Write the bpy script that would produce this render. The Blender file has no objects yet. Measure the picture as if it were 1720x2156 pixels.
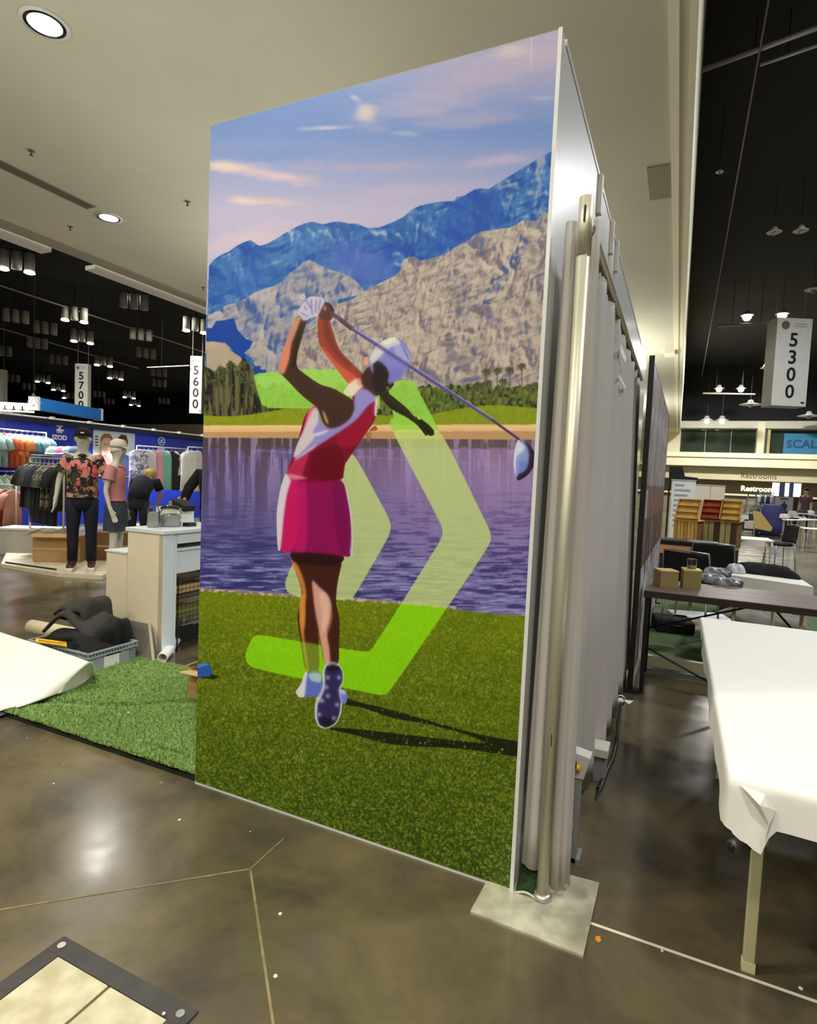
import bpy, bmesh, math, random
import numpy as np
from mathutils import Vector, Matrix
random.seed(7); np.random.seed(7)
R_ = math.radians

# ---------------------------------------------------------------- camera
F_PX, CX, CY, CAM_H = 1228.0, 860.0, 1078.0, 1.45
_s = math.tan(R_(2.56)); _y0 = 1005.9 - CY
_n = np.array([-_s, 1.0, -_y0 / F_PX]); _n /= np.linalg.norm(_n)
_d = np.array([1427.0 - CX, _y0 + _s * (1427.0 - CX), F_PX]); _d /= np.linalg.norm(_d)
_d -= _n * (_d @ _n); _d /= np.linalg.norm(_d)
RM = np.stack([np.cross(_d, -_n), _d, -_n])
CAM = np.array([0, 0, CAM_H])
def at(u, v, x=None, y=None, z=None, d=None):
    """world point seen at photo pixel (u,v) on a plane x=, y= or z=, or at camera depth d"""
    r = RM @ np.array([(u - CX) / F_PX, (v - CY) / F_PX, 1.0])
    t = d if d is not None else (x / r[0] if x is not None else (y / r[1] if y is not None else (z - CAM_H) / r[2]))
    return Vector(CAM + t * r)
C = bpy.context.scene.collection
cam_d = bpy.data.cameras.new('camera'); cam = bpy.data.objects.new('camera', cam_d); C.objects.link(cam)
cam_d.sensor_fit = 'HORIZONTAL'; cam_d.sensor_width = 36; cam_d.lens = 36 * F_PX / 1720
cam_d.clip_start = 0.05; cam_d.clip_end = 400
M3 = Matrix([[RM[i][0], -RM[i][1], -RM[i][2]] for i in range(3)])
cam.matrix_world = Matrix.Translation((0, 0, CAM_H)) @ M3.to_4x4()
sc = bpy.context.scene; sc.camera = cam
sc.view_settings.view_transform = 'Standard'; sc.view_settings.look = 'None'
sc.view_settings.gamma = 1; sc.view_settings.use_curve_mapping = False
sc.view_settings.exposure = 0.0
sc.cycles.max_bounces = 6; sc.cycles.diffuse_bounces = 3; sc.cycles.glossy_bounces = 3
sc.cycles.transmission_bounces = 4; sc.cycles.sample_clamp_indirect = 4

# ---------------------------------------------------------------- world + lamps
w = bpy.data.worlds.new('world'); sc.world = w; w.use_nodes = True
bg = w.node_tree.nodes['Background']; bg.inputs[0].default_value = (1.0, 0.95, 0.84, 1); bg.inputs[1].default_value = 0.12
def srgb(c):
    r = []
    for v in c[:3]:
        v = v / 255.0
        r.append(v / 12.92 if v <= 0.04045 else ((v + 0.055) / 1.055) ** 2.4)
    return tuple(r) + (1,)
SOF_Z = 5.5
def area(loc, size, power, col=(1, .93, .8), rot=(0, 0, 0), spread=180):
    l = bpy.data.lights.new('lamp', 'AREA'); l.shape = 'DISK'; l.size = size; l.energy = power; l.color = col
    l.spread = R_(spread)
    o = bpy.data.objects.new('lamp', l); o.location = loc; o.rotation_euler = rot; C.objects.link(o); return o
# soffit downlights (row seen at the left and their neighbours above and behind the camera)
DL = [(-8.77, 6.8), (-5.6, 3.65), (-2.6, 0.5), (-5.6, -2.8), (0.2, -2.6), (-8.8, 0.4), (-2.6, -6.0)]
for i, (x, y) in enumerate(DL):
    area((x, y, SOF_Z - 0.09), 0.34, [48, 66, 95, 90, 105, 60, 90][i], (1, .96, .89))
# big high-bay lamps of the two tall halls, plus one added wall-wash light
area((5.0, 6.0, 9.3), 0.8, 420, (0.95, .97, 1), spread=150)
area((2.6, -2.6, 9.3), 0.8, 360, (1, .96, .9), spread=150)
area((5.5, 16, 9.3), 1.2, 900, (.96, .98, 1), spread=170)
area((3.5, 36, 9.0), 1.5, 2600, (1, .98, .94), spread=170)
area((-30, 46.5, 9.3), 1.5, 5200, (1, .96, .88), rot=(R_(35), 0, 0), spread=170)  # added light with no fixture, tilted to brighten the far beige partition
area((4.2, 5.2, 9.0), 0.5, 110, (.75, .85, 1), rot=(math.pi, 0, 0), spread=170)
area((-13.5, 8, 9.3), 1.0, 1500, (1, .99, .96), spread=170)
area((-24, 20, 9.3), 1.5, 1600, (1, .97, .9), spread=170)
# added area lights facing up, without fixtures, to brighten the low ceiling
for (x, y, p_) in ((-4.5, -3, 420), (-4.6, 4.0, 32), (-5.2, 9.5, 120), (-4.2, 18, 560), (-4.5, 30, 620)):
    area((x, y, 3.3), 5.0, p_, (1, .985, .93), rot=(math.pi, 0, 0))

# ---------------------------------------------------------------- materials
MATS = {}
def mat(name, col, rough=0.6, metal=0.0, noise=0.0, nscale=8.0, bump=0.0, bscale=40.0, emit=0.0, alpha=1.0, trans=0.0, coat=0.0, stretch=None, col2=None, spec=None):
    if name in MATS: return MATS[name]
    m = bpy.data.materials.new(name); m.use_nodes = True; nt = m.node_tree; b = nt.nodes['Principled BSDF']
    c = srgb(col); b.inputs['Base Color'].default_value = c
    b.inputs['Roughness'].default_value = rough; b.inputs['Metallic'].default_value = metal
    if coat: b.inputs['Coat Weight'].default_value = coat; b.inputs['Coat Roughness'].default_value = 0.15
    if trans: b.inputs['Transmission Weight'].default_value = trans
    if spec is not None: b.inputs['Specular IOR Level'].default_value = spec
    if emit: b.inputs['Emission Color'].default_value = c; b.inputs['Emission Strength'].default_value = emit
    tc = nt.nodes.new('ShaderNodeTexCoord'); mp = nt.nodes.new('ShaderNodeMapping')
    nt.links.new(tc.outputs['Object'], mp.inputs[0])
    if stretch: mp.inputs['Scale'].default_value = stretch
    if noise or col2:
        n = nt.nodes.new('ShaderNodeTexNoise'); n.inputs['Scale'].default_value = nscale; n.inputs['Detail'].default_value = 5
        nt.links.new(mp.outputs[0], n.inputs['Vector'])
        r = nt.nodes.new('ShaderNodeValToRGB'); nt.links.new(n.outputs[0], r.inputs[0])
        if col2: a_, b_ = c, srgb(col2)
        else: a_ = tuple(x * (1 - noise) for x in c[:3]) + (1,); b_ = tuple(min(1, x * (1 + noise)) for x in c[:3]) + (1,)
        r.color_ramp.elements[0].position = .36; r.color_ramp.elements[1].position = .64
        r.color_ramp.elements[0].color = a_; r.color_ramp.elements[1].color = b_
        nt.links.new(r.outputs[0], b.inputs['Base Color'])
    if bump:
        n2 = nt.nodes.new('ShaderNodeTexNoise'); n2.inputs['Scale'].default_value = bscale; n2.inputs['Detail'].default_value = 4
        nt.links.new(mp.outputs[0], n2.inputs['Vector'])
        bp = nt.nodes.new('ShaderNodeBump'); bp.inputs['Strength'].default_value = bump; bp.inputs['Distance'].default_value = 0.02
        nt.links.new(n2.outputs[0], bp.inputs['Height']); nt.links.new(bp.outputs[0], b.inputs['Normal'])
    MATS[name] = m; return m
def glow(name, col, s): return mat(name, col, emit=s)
def vor_mat(name, cols, scale, rough=.8):
    """print of blotches: voronoi cells picked through a stepped ramp"""
    if name in MATS: return MATS[name]
    m = bpy.data.materials.new(name); m.use_nodes = True; nt = m.node_tree; b = nt.nodes['Principled BSDF']; b.inputs['Roughness'].default_value = rough
    tc = nt.nodes.new('ShaderNodeTexCoord'); nz = nt.nodes.new('ShaderNodeTexNoise'); nz.inputs['Scale'].default_value = scale * 1.2
    nt.links.new(tc.outputs['Object'], nz.inputs['Vector'])
    mx = nt.nodes.new('ShaderNodeVectorMath'); mx.operation = 'MULTIPLY_ADD'; mx.inputs[1].default_value = (.12, .12, .12)
    nt.links.new(nz.outputs['Color'], mx.inputs[0]); nt.links.new(tc.outputs['Object'], mx.inputs[2])
    v = nt.nodes.new('ShaderNodeTexVoronoi'); v.inputs['Scale'].default_value = scale; nt.links.new(mx.outputs[0], v.inputs['Vector'])
    s = nt.nodes.new('ShaderNodeSeparateColor'); nt.links.new(v.outputs['Color'], s.inputs[0])
    r = nt.nodes.new('ShaderNodeValToRGB'); r.color_ramp.interpolation = 'CONSTANT'; nt.links.new(s.outputs[0], r.inputs[0])
    while len(r.color_ramp.elements) < len(cols): r.color_ramp.elements.new(.5)
    for i, c in enumerate(cols):
        r.color_ramp.elements[i].position = i / len(cols); r.color_ramp.elements[i].color = srgb(c)
    nt.links.new(r.outputs[0], b.inputs['Base Color']); MATS[name] = m; return m

# ---------------------------------------------------------------- mesh helpers
class MB:
    def __init__(s): s.v = []; s.f = []
    def add(s, v, f):
        n = len(s.v); s.v += [tuple(p) for p in v]; s.f += [tuple(i + n for i in q) for q in f]; return s
    def box(s, c, d, rz=0, rx=0, ry=0):
        m = Matrix.Rotation(rz, 3, 'Z') @ Matrix.Rotation(ry, 3, 'Y') @ Matrix.Rotation(rx, 3, 'X')
        c = Vector(c); v = [c + m @ Vector((sx * d[0] / 2, sy * d[1] / 2, sz * d[2] / 2)) for sx in (-1, 1) for sy in (-1, 1) for sz in (-1, 1)]
        return s.add(v, [(0, 1, 3, 2), (4, 6, 7, 5), (0, 4, 5, 1), (2, 3, 7, 6), (0, 2, 6, 4), (1, 5, 7, 3)])
    def bb(s, x0, y0, z0, x1, y1, z1): return s.box(((x0 + x1) / 2, (y0 + y1) / 2, (z0 + z1) / 2), (abs(x1 - x0), abs(y1 - y0), abs(z1 - z0)))
    def tube(s, pts, r, n=8, cap=True):
        pts = [Vector(p) for p in pts]; rs = r if isinstance(r, (list, tuple)) else [r] * len(pts); v = []; f = []; pu = None
        for i, p in enumerate(pts):
            t = (pts[min(i + 1, len(pts) - 1)] - pts[max(i - 1, 0)])
            t = t.normalized() if t.length > 1e-9 else Vector((0, 0, 1))
            if pu is None: pu = t.orthogonal().normalized()
            u = (pu - t * pu.dot(t))
            u = u.normalized() if u.length > 1e-6 else t.orthogonal().normalized()
            pu = u; w_ = t.cross(u)
            for k in range(n):
                a = 2 * math.pi * k / n; v.append(p + (u * math.cos(a) + w_ * math.sin(a)) * rs[i])
        for i in range(len(pts) - 1):
            for k in range(n):
                f.append((i * n + k, i * n + (k + 1) % n, (i + 1) * n + (k + 1) % n, (i + 1) * n + k))
        if cap: f.append(tuple(range(n))[::-1]); f.append(tuple((len(pts) - 1) * n + k for k in range(n)))
        return s.add(v, f)
    def lathe(s, prof, c=(0, 0, 0), n=24):
        v = []; f = []
        for r, z in prof:
            for k in range(n):
                a = 2 * math.pi * k / n; v.append((c[0] + r * math.cos(a), c[1] + r * math.sin(a), c[2] + z))
        for i in range(len(prof) - 1):
            for k in range(n): f.append((i * n + k, i * n + (k + 1) % n, (i + 1) * n + (k + 1) % n, (i + 1) * n + k))
        if prof[0][0] > 1e-5: f.append(tuple(range(n))[::-1])
        if prof[-1][0] > 1e-5: f.append(tuple((len(prof) - 1) * n + k for k in range(n)))
        return s.add(v, f)
    def loft(s, secs, n=20, cap=True, wob=0.0):
        """secs: (centre, rx, ry) horizontal ellipses, or (centre, rx, ry, tiltx)"""
        v = []; f = []
        for j, q in enumerate(secs):
            c = Vector(q[0])
            for k in range(n):
                a = 2 * math.pi * k / n
                wv = 1 + wob * math.sin(a * 5 + j * 1.3)
                v.append((c.x + q[1] * math.cos(a) * wv, c.y + q[2] * math.sin(a) * wv, c.z + (q[3] * math.cos(a) if len(q) > 3 else 0)))
        for i in range(len(secs) - 1):
            for k in range(n): f.append((i * n + k, i * n + (k + 1) % n, (i + 1) * n + (k + 1) % n, (i + 1) * n + k))
        if cap: f.append(tuple(range(n))[::-1]); f.append(tuple((len(secs) - 1) * n + k for k in range(n)))
        return s.add(v, f)
    def grid(s, fn, nu, nv, thick=0.0):
        v = [Vector(fn(i / nu, j / nv)) for i in range(nu + 1) for j in range(nv + 1)]
        f = [(i * (nv + 1) + j, (i + 1) * (nv + 1) + j, (i + 1) * (nv + 1) + j + 1, i * (nv + 1) + j + 1) for i in range(nu) for j in range(nv)]
        s.add(v, f); return s
    def prism(s, poly, origin, ax, ay, an, th):
        o = Vector(origin); ax = Vector(ax); ay = Vector(ay); an = Vector(an); n = len(poly)
        v = [o + ax * p[0] + ay * p[1] for p in poly] + [o + ax * p[0] + ay * p[1] + an * th for p in poly]
        return s.add(v, [tuple(range(n))[::-1], tuple(range(n, 2 * n))] + [(k, (k + 1) % n, n + (k + 1) % n, n + k) for k in range(n)])
    def build(s, name, m, parent=None, smooth=False, bevel=0.0, solid=0.0, world=False, sub=0):
        me = bpy.data.meshes.new(name)
        off = Vector((0, 0, 0))
        if world and parent is not None: off = WORLD_OF[parent.name]
        me.from_pydata([tuple(Vector(p) - off) for p in s.v], [], s.f); me.update()
        bm = bmesh.new(); bm.from_mesh(me); bmesh.ops.recalc_face_normals(bm, faces=bm.faces)
        if smooth:
            for fc in bm.faces: fc.smooth = True
        bm.to_mesh(me); bm.free()
        if m: me.materials.append(m)
        o = bpy.data.objects.new(name, me); C.objects.link(o)
        if parent is not None: o.parent = parent; WORLD_OF[o.name] = WORLD_OF.get(parent.name, Vector((0, 0, 0)))
        else: WORLD_OF[o.name] = Vector((0, 0, 0))
        if solid: md = o.modifiers.new('solid', 'SOLIDIFY'); md.thickness = solid; md.offset = 0
        if bevel: md = o.modifiers.new('bevel', 'BEVEL'); md.width = bevel; md.segments = 2; md.limit_method = 'ANGLE'
        if sub: md = o.modifiers.new('sub', 'SUBSURF'); md.levels = sub; md.render_levels = sub
        if smooth and not solid and not sub:
            pass
        return o
WORLD_OF = {}
def tag(o, label=None, cat=None, group=None, kind=None):
    if label: o['label'] = label
    if cat: o['category'] = cat
    if group: o['group'] = group
    if kind: o['kind'] = kind
    return o
def thing(name, label, cat, loc=(0, 0, 0), rz=0, group=None):
    o = bpy.data.objects.new(name, None); C.objects.link(o); o.location = loc; o.rotation_euler = (0, 0, rz); o.empty_display_size = .1
    WORLD_OF[o.name] = Vector(loc); return tag(o, label, cat, group)
def struct(name, mb, m, parent=None, label=None, cat=None, **k):
    o = mb.build(name, m, parent, **k)
    if parent is None: o['kind'] = 'structure'; o['label'] = label or name.replace('_', ' '); o['category'] = cat or name.split('_')[0]
    return o
def copy_tree(o, parent=None):
    c = o.copy(); C.objects.link(c)
    if parent is not None: c.parent = parent
    WORLD_OF[c.name] = WORLD_OF.get(o.name, Vector((0, 0, 0)))
    for ch in [x for x in o.children]: copy_tree(ch, c)
    return c
def lettering(name, text, size, m, parent, loc, right, up, extrude=0.002, bold=0.0, align='CENTER', xs=1.0, world=False):
    cu = bpy.data.curves.new('txt', 'FONT'); cu.body = text; cu.size = size; cu.extrude = extrude; cu.offset = bold
    cu.align_x = align; cu.align_y = 'CENTER'; cu.resolution_u = 3
    to = bpy.data.objects.new('txt', cu); C.objects.link(to)
    dg = bpy.context.evaluated_depsgraph_get(); dg.update()
    me = bpy.data.meshes.new_from_object(to.evaluated_get(dg)); bpy.data.objects.remove(to)
    r = Vector(right).normalized(); u = Vector(up).normalized(); n = r.cross(u)
    off = WORLD_OF[parent.name] if (world and parent is not None) else Vector((0, 0, 0))
    for v in me.vertices: v.co = Vector(loc) - off + r * v.co.x * xs + u * v.co.y + n * v.co.z
    me.materials.clear(); me.materials.append(m)
    o = bpy.data.objects.new(name, me); C.objects.link(o)
    if parent is not None: o.parent = parent
    return o
def skin(name, pts, edges, m, parent, sub=1, root=0, sx=1.0):
    """pts: (x,y,z,r) or (x,y,z,rx,ry)"""
    me = bpy.data.meshes.new(name); me.from_pydata([p[:3] for p in pts], edges, [])
    o = bpy.data.objects.new(name, me); C.objects.link(o)
    md = o.modifiers.new('skin', 'SKIN'); md.use_smooth_shade = True
    for i, p in enumerate(pts):
        sv = me.skin_vertices[0].data[i]; sv.radius = (p[3], p[4] if len(p) > 4 else p[3]); sv.use_root = (i == root)
    s2 = o.modifiers.new('sub', 'SUBSURF'); s2.levels = sub; s2.render_levels = sub
    dg = bpy.context.evaluated_depsgraph_get(); dg.update()
    me2 = bpy.data.meshes.new_from_object(o.evaluated_get(dg)); bpy.data.objects.remove(o); bpy.data.meshes.remove(me)
    me2.name = name; me2.materials.clear(); me2.materials.append(m)
    for p in me2.polygons: p.use_smooth = True
    o2 = bpy.data.objects.new(name, me2); C.objects.link(o2)
    if parent is not None: o2.parent = parent
    return o2

# ---------------------------------------------------------------- numpy painter for flat prints
_tab = np.random.RandomState(3).rand(256, 256).astype(np.float32)
def vnoise(x, y, seed=0):
    xi = np.floor(x).astype(np.int64); yi = np.floor(y).astype(np.int64); fx = (x - xi).astype(np.float32); fy = (y - yi).astype(np.float32)
    fx = fx * fx * (3 - 2 * fx); fy = fy * fy * (3 - 2 * fy)
    a = (xi + seed * 37) & 255; b = (yi + seed * 91) & 255; a1 = (a + 1) & 255; b1 = (b + 1) & 255
    return (_tab[a, b] * (1 - fx) + _tab[a1, b] * fx) * (1 - fy) + (_tab[a, b1] * (1 - fx) + _tab[a1, b1] * fx) * fy
def fbm(x, y, o=4, seed=0):
    r = 0; a = .5; t = 0
    for k in range(o):
        r = r + a * vnoise(x * 2 ** k, y * 2 ** k, seed + k); t += a; a *= .55
    return r / t
class Art:
    def __init__(s, U, V): s.U = U; s.V = V; s.img = np.zeros(U.shape + (3,), np.float32)
    def poly(s, pts):
        pts = np.array(pts, float); m = np.zeros(s.U.shape, bool)
        inb = (s.U >= pts[:, 0].min()) & (s.U <= pts[:, 0].max()) & (s.V >= pts[:, 1].min()) & (s.V <= pts[:, 1].max())
        if not inb.any(): return m
        ii = np.where(inb.any(1))[0]; jj = np.where(inb.any(0))[0]
        sl = (slice(ii[0], ii[-1] + 1), slice(jj[0], jj[-1] + 1)); u = s.U[sl]; v = s.V[sl]; c = np.zeros(u.shape, bool)
        for i in range(len(pts)):
            x0, y0 = pts[i]; x1, y1 = pts[i - 1]
            if y0 == y1: continue
            q = (y0 > v) != (y1 > v)
            c ^= q & (u < (x1 - x0) * (v - y0) / (y1 - y0) + x0)
        m[sl] = c; return m
    def put(s, m, col, a=1.0):
        if isinstance(m, list): m = s.poly(m)
        if m.dtype == bool and not m.any(): return
        col = np.array(col, np.float32)
        if m.dtype == bool:
            aa = a[m][:, None] if isinstance(a, np.ndarray) else a
            cc = col[m] if col.ndim == 3 else col
            s.img[m] = s.img[m] * (1 - aa) + cc * aa
        else:
            aa = (m * a)[..., None]; s.img = s.img * (1 - aa) + col * aa
    def line(s, pts, wd, col, a=1.0):
        for (x0, y0), (x1, y1) in zip(pts, pts[1:]):
            dx, dy = x1 - x0, y1 - y0; L = math.hypot(dx, dy) or 1; nx, ny = -dy / L * wd / 2, dx / L * wd / 2
            s.put([(x0 + nx, y0 + ny), (x1 + nx, y1 + ny), (x1 - nx, y1 - ny), (x0 - nx, y0 - ny)], col, a)
    def dot(s, x, y, r, col, a=1.0, ry=None):
        ry = ry or r
        s.put([(x + r * math.cos(t * .5236), y + ry * math.sin(t * .5236)) for t in range(12)], col, a)
    def blob(s, x, y, rx, ry, ang, col, a, rag=0.5, seed=0):
        c, sn = math.cos(ang), math.sin(ang); dx = s.U - x; dy = s.V - y
        p = (dx * c + dy * sn) / rx; q = (-dx * sn + dy * c) / ry
        n = fbm(s.U / 70 + seed, s.V / 18 + seed, 3, seed) - .5
        m = np.clip(1.1 - np.sqrt(p * p + q * q) + n * rag * 2, 0, 1); m = m * m * (3 - 2 * m)
        s.put(m.astype(np.float32), col, a)
def to_image(name, rgb255, h, gain=1.0):
    a = np.clip(rgb255 / 255.0, 0, 1)
    if gain != 1.0:
        lin = np.where(a <= .04045, a / 12.92, ((a + .055) / 1.055) ** 2.4) * gain; lin = np.clip(lin, 0, .92)
        a = np.where(lin <= .0031308, lin * 12.92, 1.055 * lin ** (1 / 2.4) - .055)
    H, W = a.shape[:2]; im = bpy.data.images.new(name, W, H); px = np.ones((H, W, 4), np.float32); px[..., :3] = a
    im.pixels.foreach_set(px.ravel()); im.update(); im.pack(); return im
def print_mat(name, im, rough=.5):
    m = bpy.data.materials.new(name); m.use_nodes = True; nt = m.node_tree; b = nt.nodes['Principled BSDF']
    t = nt.nodes.new('ShaderNodeTexImage'); t.image = im; t.extension = 'EXTEND'; nt.links.new(t.outputs[0], b.inputs['Base Color'])
    b.inputs['Roughness'].default_value = rough; b.inputs['Specular IOR Level'].default_value = .25; return m
def uv_quad(name, p00, p10, p11, p01, m, parent=None, world=False):
    off = WORLD_OF[parent.name] if (world and parent is not None) else Vector((0, 0, 0))
    me = bpy.data.meshes.new(name); me.from_pydata([tuple(Vector(p) - off) for p in (p00, p10, p11, p01)], [], [(0, 1, 2, 3)])
    uv = me.uv_layers.new(name='UVMap')
    for i, q in enumerate([(0, 0), (1, 0), (1, 1), (0, 1)]): uv.data[i].uv = q
    me.materials.append(m); o = bpy.data.objects.new(name, me); C.objects.link(o); o.parent = parent; return o

# ================================================================ MURAL PRINT
PX0, PX1, PY, PZ0, PZ1 = -1.932, -0.437, 1.984, 0.012, 2.93
def paint_mural():
    W, H = 1000, 1960
    xs = PX0 + (PX1 - PX0) * (np.arange(W) + .5) / W; zs = PZ0 + (PZ1 - PZ0) * (np.arange(H) + .5) / H
    X, Z = np.meshgrid(xs, zs)
    d = np.stack([X, np.full_like(X, PY), Z - CAM_H], -1) @ RM      # camera coordinates of every point of the print
    U = (CX + F_PX * d[..., 0] / d[..., 2]).astype(np.float32); V = (CY + F_PX * d[..., 1] / d[..., 2]).astype(np.float32)
    A = Art(U, V); P = A.put
    def chk(p, n=2):
        for _ in range(n):
            q = []
            for i in range(len(p)):
                a, b = p[i], p[(i + 1) % len(p)]; q += [(a[0] * .8 + b[0] * .2, a[1] * .8 + b[1] * .2), (a[0] * .2 + b[0] * .8, a[1] * .2 + b[1] * .8)]
            p = q
        return p
    def SM(mask, n, lo, hi): return (mask * np.clip((n - lo) / (hi - lo), 0, 1)).astype(np.float32)
    c6 = lambda p: chk([(560 + x / 4.526, 600 + y / 4.526) for x, y in p]) if len(p) > 2 else [(560 + x / 4.526, 600 + y / 4.526) for x, y in p]
    c7 = lambda p: chk([(560 + x / 4.9, 1120 + y / 4.9) for x, y in p]) if len(p) > 2 else [(560 + x / 4.9, 1120 + y / 4.9) for x, y in p]
    c3 = lambda p: chk([(420 + x / 2.389, 900 + y / 2.389) for x, y in p]) if len(p) > 2 else [(420 + x / 2.389, 900 + y / 2.389) for x, y in p]
    c2 = lambda p: [(420 + x / 4.3, 560 + y / 4.3) for x, y in p]
    c5 = lambda p: chk([(640 + x / 3.44, 1400 + y / 3.44) for x, y in p]) if len(p) > 2 else [(640 + x / 3.44, 1400 + y / 3.44) for x, y in p]
    c1 = lambda p: [(430 + x / 2.234, 60 + y / 2.234) for x, y in p]
    # sky
    A.img[:] = (106, 136, 196)
    t = np.clip((V - 275) / 170, 0, 1); t2 = np.clip((U - 640) / 300, 0, 1) * np.clip((270 - V + (U - 900) * .0) / 110, 0, 1)
    P(t2.astype(np.float32), (172, 160, 188), .7)
    P(t.astype(np.float32), (188, 178, 206), .92)
    for b in [(1130, 110, 190, 60, -.25, (178, 165, 188), .95), (930, 200, 230, 60, -.3, (165, 158, 190), .8), (1000, 250, 130, 22, -.1, (160, 155, 190), .7),
              (770, 235, 30, 26, 0, (205, 190, 185), .85), (748, 205, 20, 8, .5, (185, 180, 200), .8), (690, 268, 60, 8, -.05, (190, 185, 205), .9), (850, 280, 35, 9, 0, (165, 175, 200), .7), (1075, 105, 60, 20, -.2, (205, 190, 185), .7),
              (560, 365, 160, 20, .14, (212, 186, 190), .95), (470, 350, 60, 16, .1, (222, 198, 190), .9), (570, 425, 110, 14, .03, (205, 185, 190), .9), (510, 420, 50, 14, .1, (220, 200, 190), .8),
              (800, 350, 260, 16, -.03, (165, 160, 195), .7), (1060, 335, 120, 18, -.15, (180, 168, 200), .8), (1140, 205, 40, 7, 0, (160, 165, 200), .8),
              (520, 500, 150, 40, -.2, (205, 188, 205), .8), (880, 400, 160, 22, -.1, (186, 172, 202), .7), (560, 325, 160, 18, 0, (112, 136, 196), .6)]:
        A.blob(*b[:5], b[5], b[6], .45, int(b[0]) % 13)
    A.line([(1120, 78), (1120, 138)], 2, (215, 205, 210), .7)
    # blue range
    n1 = fbm(U / 16 - V / 60, V / 14 + U / 40, 5, 2); n2 = fbm(U / 50, V / 50, 3, 5); n3 = fbm(U / 7, V / 9, 3, 9)
    rid = np.abs(fbm(U / 22 + V / 30, V / 34, 4, 11) - .5) * 2
    blue = [(440, 560), (448, 548), (465, 536), (480, 530), (497, 518), (512, 510), (527, 505), (545, 517), (560, 514), (580, 503), (600, 490), (622, 478), (640, 470), (658, 466), (680, 472), (700, 467), (716, 466), (735, 470),
            (750, 470), (775, 480), (800, 478), (830, 466), (850, 456), (868, 440), (885, 432), (905, 428), (930, 424), (960, 422), (980, 410), (1000, 398), (1012, 396), (1030, 397), (1050, 385), (1080, 366), (1110, 348), (1140, 330), (1180, 308), (1180, 640), (430, 800)]
    mb = A.poly(blue)
    def relief(sx, sy, sk, o, seed, st=4):
        a_ = U * .80 + V * .60; b_ = U * .58 - V * .81; wq = fbm(U / 60, V / 60, 2, seed + 9) * sx * .8
        h = 1 - np.abs(2 * fbm((a_ + wq) / sx, (b_ + wq * .6) / sy, o, seed) - 1); h = h * 1.3 + .35 * fbm(a_ / (sx * .3) + 7, b_ / (sy * .35), 3, seed + 5)
        d = h - np.roll(np.roll(h, st, 1), st, 0); return np.clip(d / (np.abs(d).mean() * 2.2), -1.6, 1.6)
    ra_ = relief(46, 90, .5, 4, 12, 6); rb_ = relief(40, 100, .6, 4, 31, 6); rc_ = relief(130, 260, .5, 3, 51, 14)
    bl = np.stack([26 + 46 * n2, 84 + 44 * n2, 158 + 34 * n2], -1); P(mb, bl)
    P(SM(mb, ra_, .1, 1.5), (150, 166, 200), .62); P(SM(mb, -ra_, .1, 1.4), (4, 58, 156), .7); P(SM(mb, -rc_, .2, 1.3), (6, 64, 166), .8); P(SM(mb, ra_ + rc_ * .6, 1.1, 1.9), (176, 184, 204), .6)
    P(A.poly(c1([(1190, 790), (1400, 760), (1420, 910), (1240, 1000), (1040, 1080), (1110, 900)])), (12, 72, 172), .55)
    P(SM(A.poly(c1([(1380, 740), (1480, 640), (1560, 620), (1640, 570), (1640, 860), (1430, 910)])), ra_, .0, 1.0), (136, 146, 176), .7)
    A.blob(760, 555, 95, 66, .4, (76, 100, 188), .9, .15, 3)
    A.blob(510, 590, 120, 44, -.4, (50, 96, 180), .55, .25, 4)
    mid = c2([(0, 450), (60, 440), (110, 430), (180, 385), (250, 350), (330, 330), (420, 290), (500, 235), (600, 200), (680, 175), (760, 130), (820, 60), (900, 0), (950, -40), (1000, -60), (1150, 20), (1300, 60), (1400, 120), (1480, 190), (1500, 250), (1250, 300), (1300, 900), (600, 1000), (440, 800), (100, 690)])
    mm = A.poly(mid); P(mm, np.stack([134 + 30 * n2, 132 + 30 * n2, 150 + 24 * n2], -1))
    P(SM(mm, rb_, .0, 1.2), (190, 180, 182), .75); P(SM(mm, -rb_, .0, 1.1), (52, 84, 156), .85); P(SM(mm, -rc_, .3, 1.2), (44, 82, 160), .55)
    tan = c1([(620, 1296), (660, 1284), (700, 1270), (740, 1240), (770, 1225), (840, 1190), (900, 1160), (925, 1130), (935, 1090), (960, 1072), (990, 1070), (1020, 1090), (1070, 1078), (1110, 1068), (1150, 1050), (1200, 1015), (1250, 990), (1275, 965), (1310, 952), (1350, 948), (1400, 938), (1440, 936), (1470, 920), (1500, 900), (1560, 902), (1600, 870), (1640, 862), (1680, 850), (1680, 2000), (300, 2000), (400, 1500)])
    mt = A.poly(tan)
    n4 = fbm(U / 13 + V / 26, V / 26 - U / 90, 5, 21)
    P(mt, np.stack([160 + 24 * n2, 148 + 22 * n2, 142 + 18 * n2], -1))
    re_ = relief(42, 95, .7, 5, 71, 5)
    P(SM(mt, re_, .0, 1.3), (208, 194, 178), .75); P(SM(mt, -re_, .0, 1.3), (104, 94, 110), .8); P(SM(mt, -rb_ - rc_ * .8, .5, 2.0), (80, 86, 136), .8); P(SM(mt, -rc_, .4, 1.4), (126, 114, 120), .5)
    for q in [[(1490, 960), (1530, 1000), (1500, 1060), (1480, 1110), (1440, 1180), (1400, 1230), (1350, 1296), (1310, 1296), (1350, 1180), (1430, 1090), (1480, 1020)]]:
        P(SM(A.poly(c1(q)), -re_, -.6, .4), (66, 84, 142), .8)
    # dark blue shade and foothill at the left
    P(A.poly(c2([(60, 560), (110, 560), (150, 495), (220, 490), (310, 470), (345, 580), (420, 660), (480, 680), (455, 740), (400, 790), (430, 860), (480, 930), (560, 890), (610, 960), (480, 1020), (380, 900), (300, 760), (230, 690), (60, 680)])), (18, 66, 158))
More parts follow.
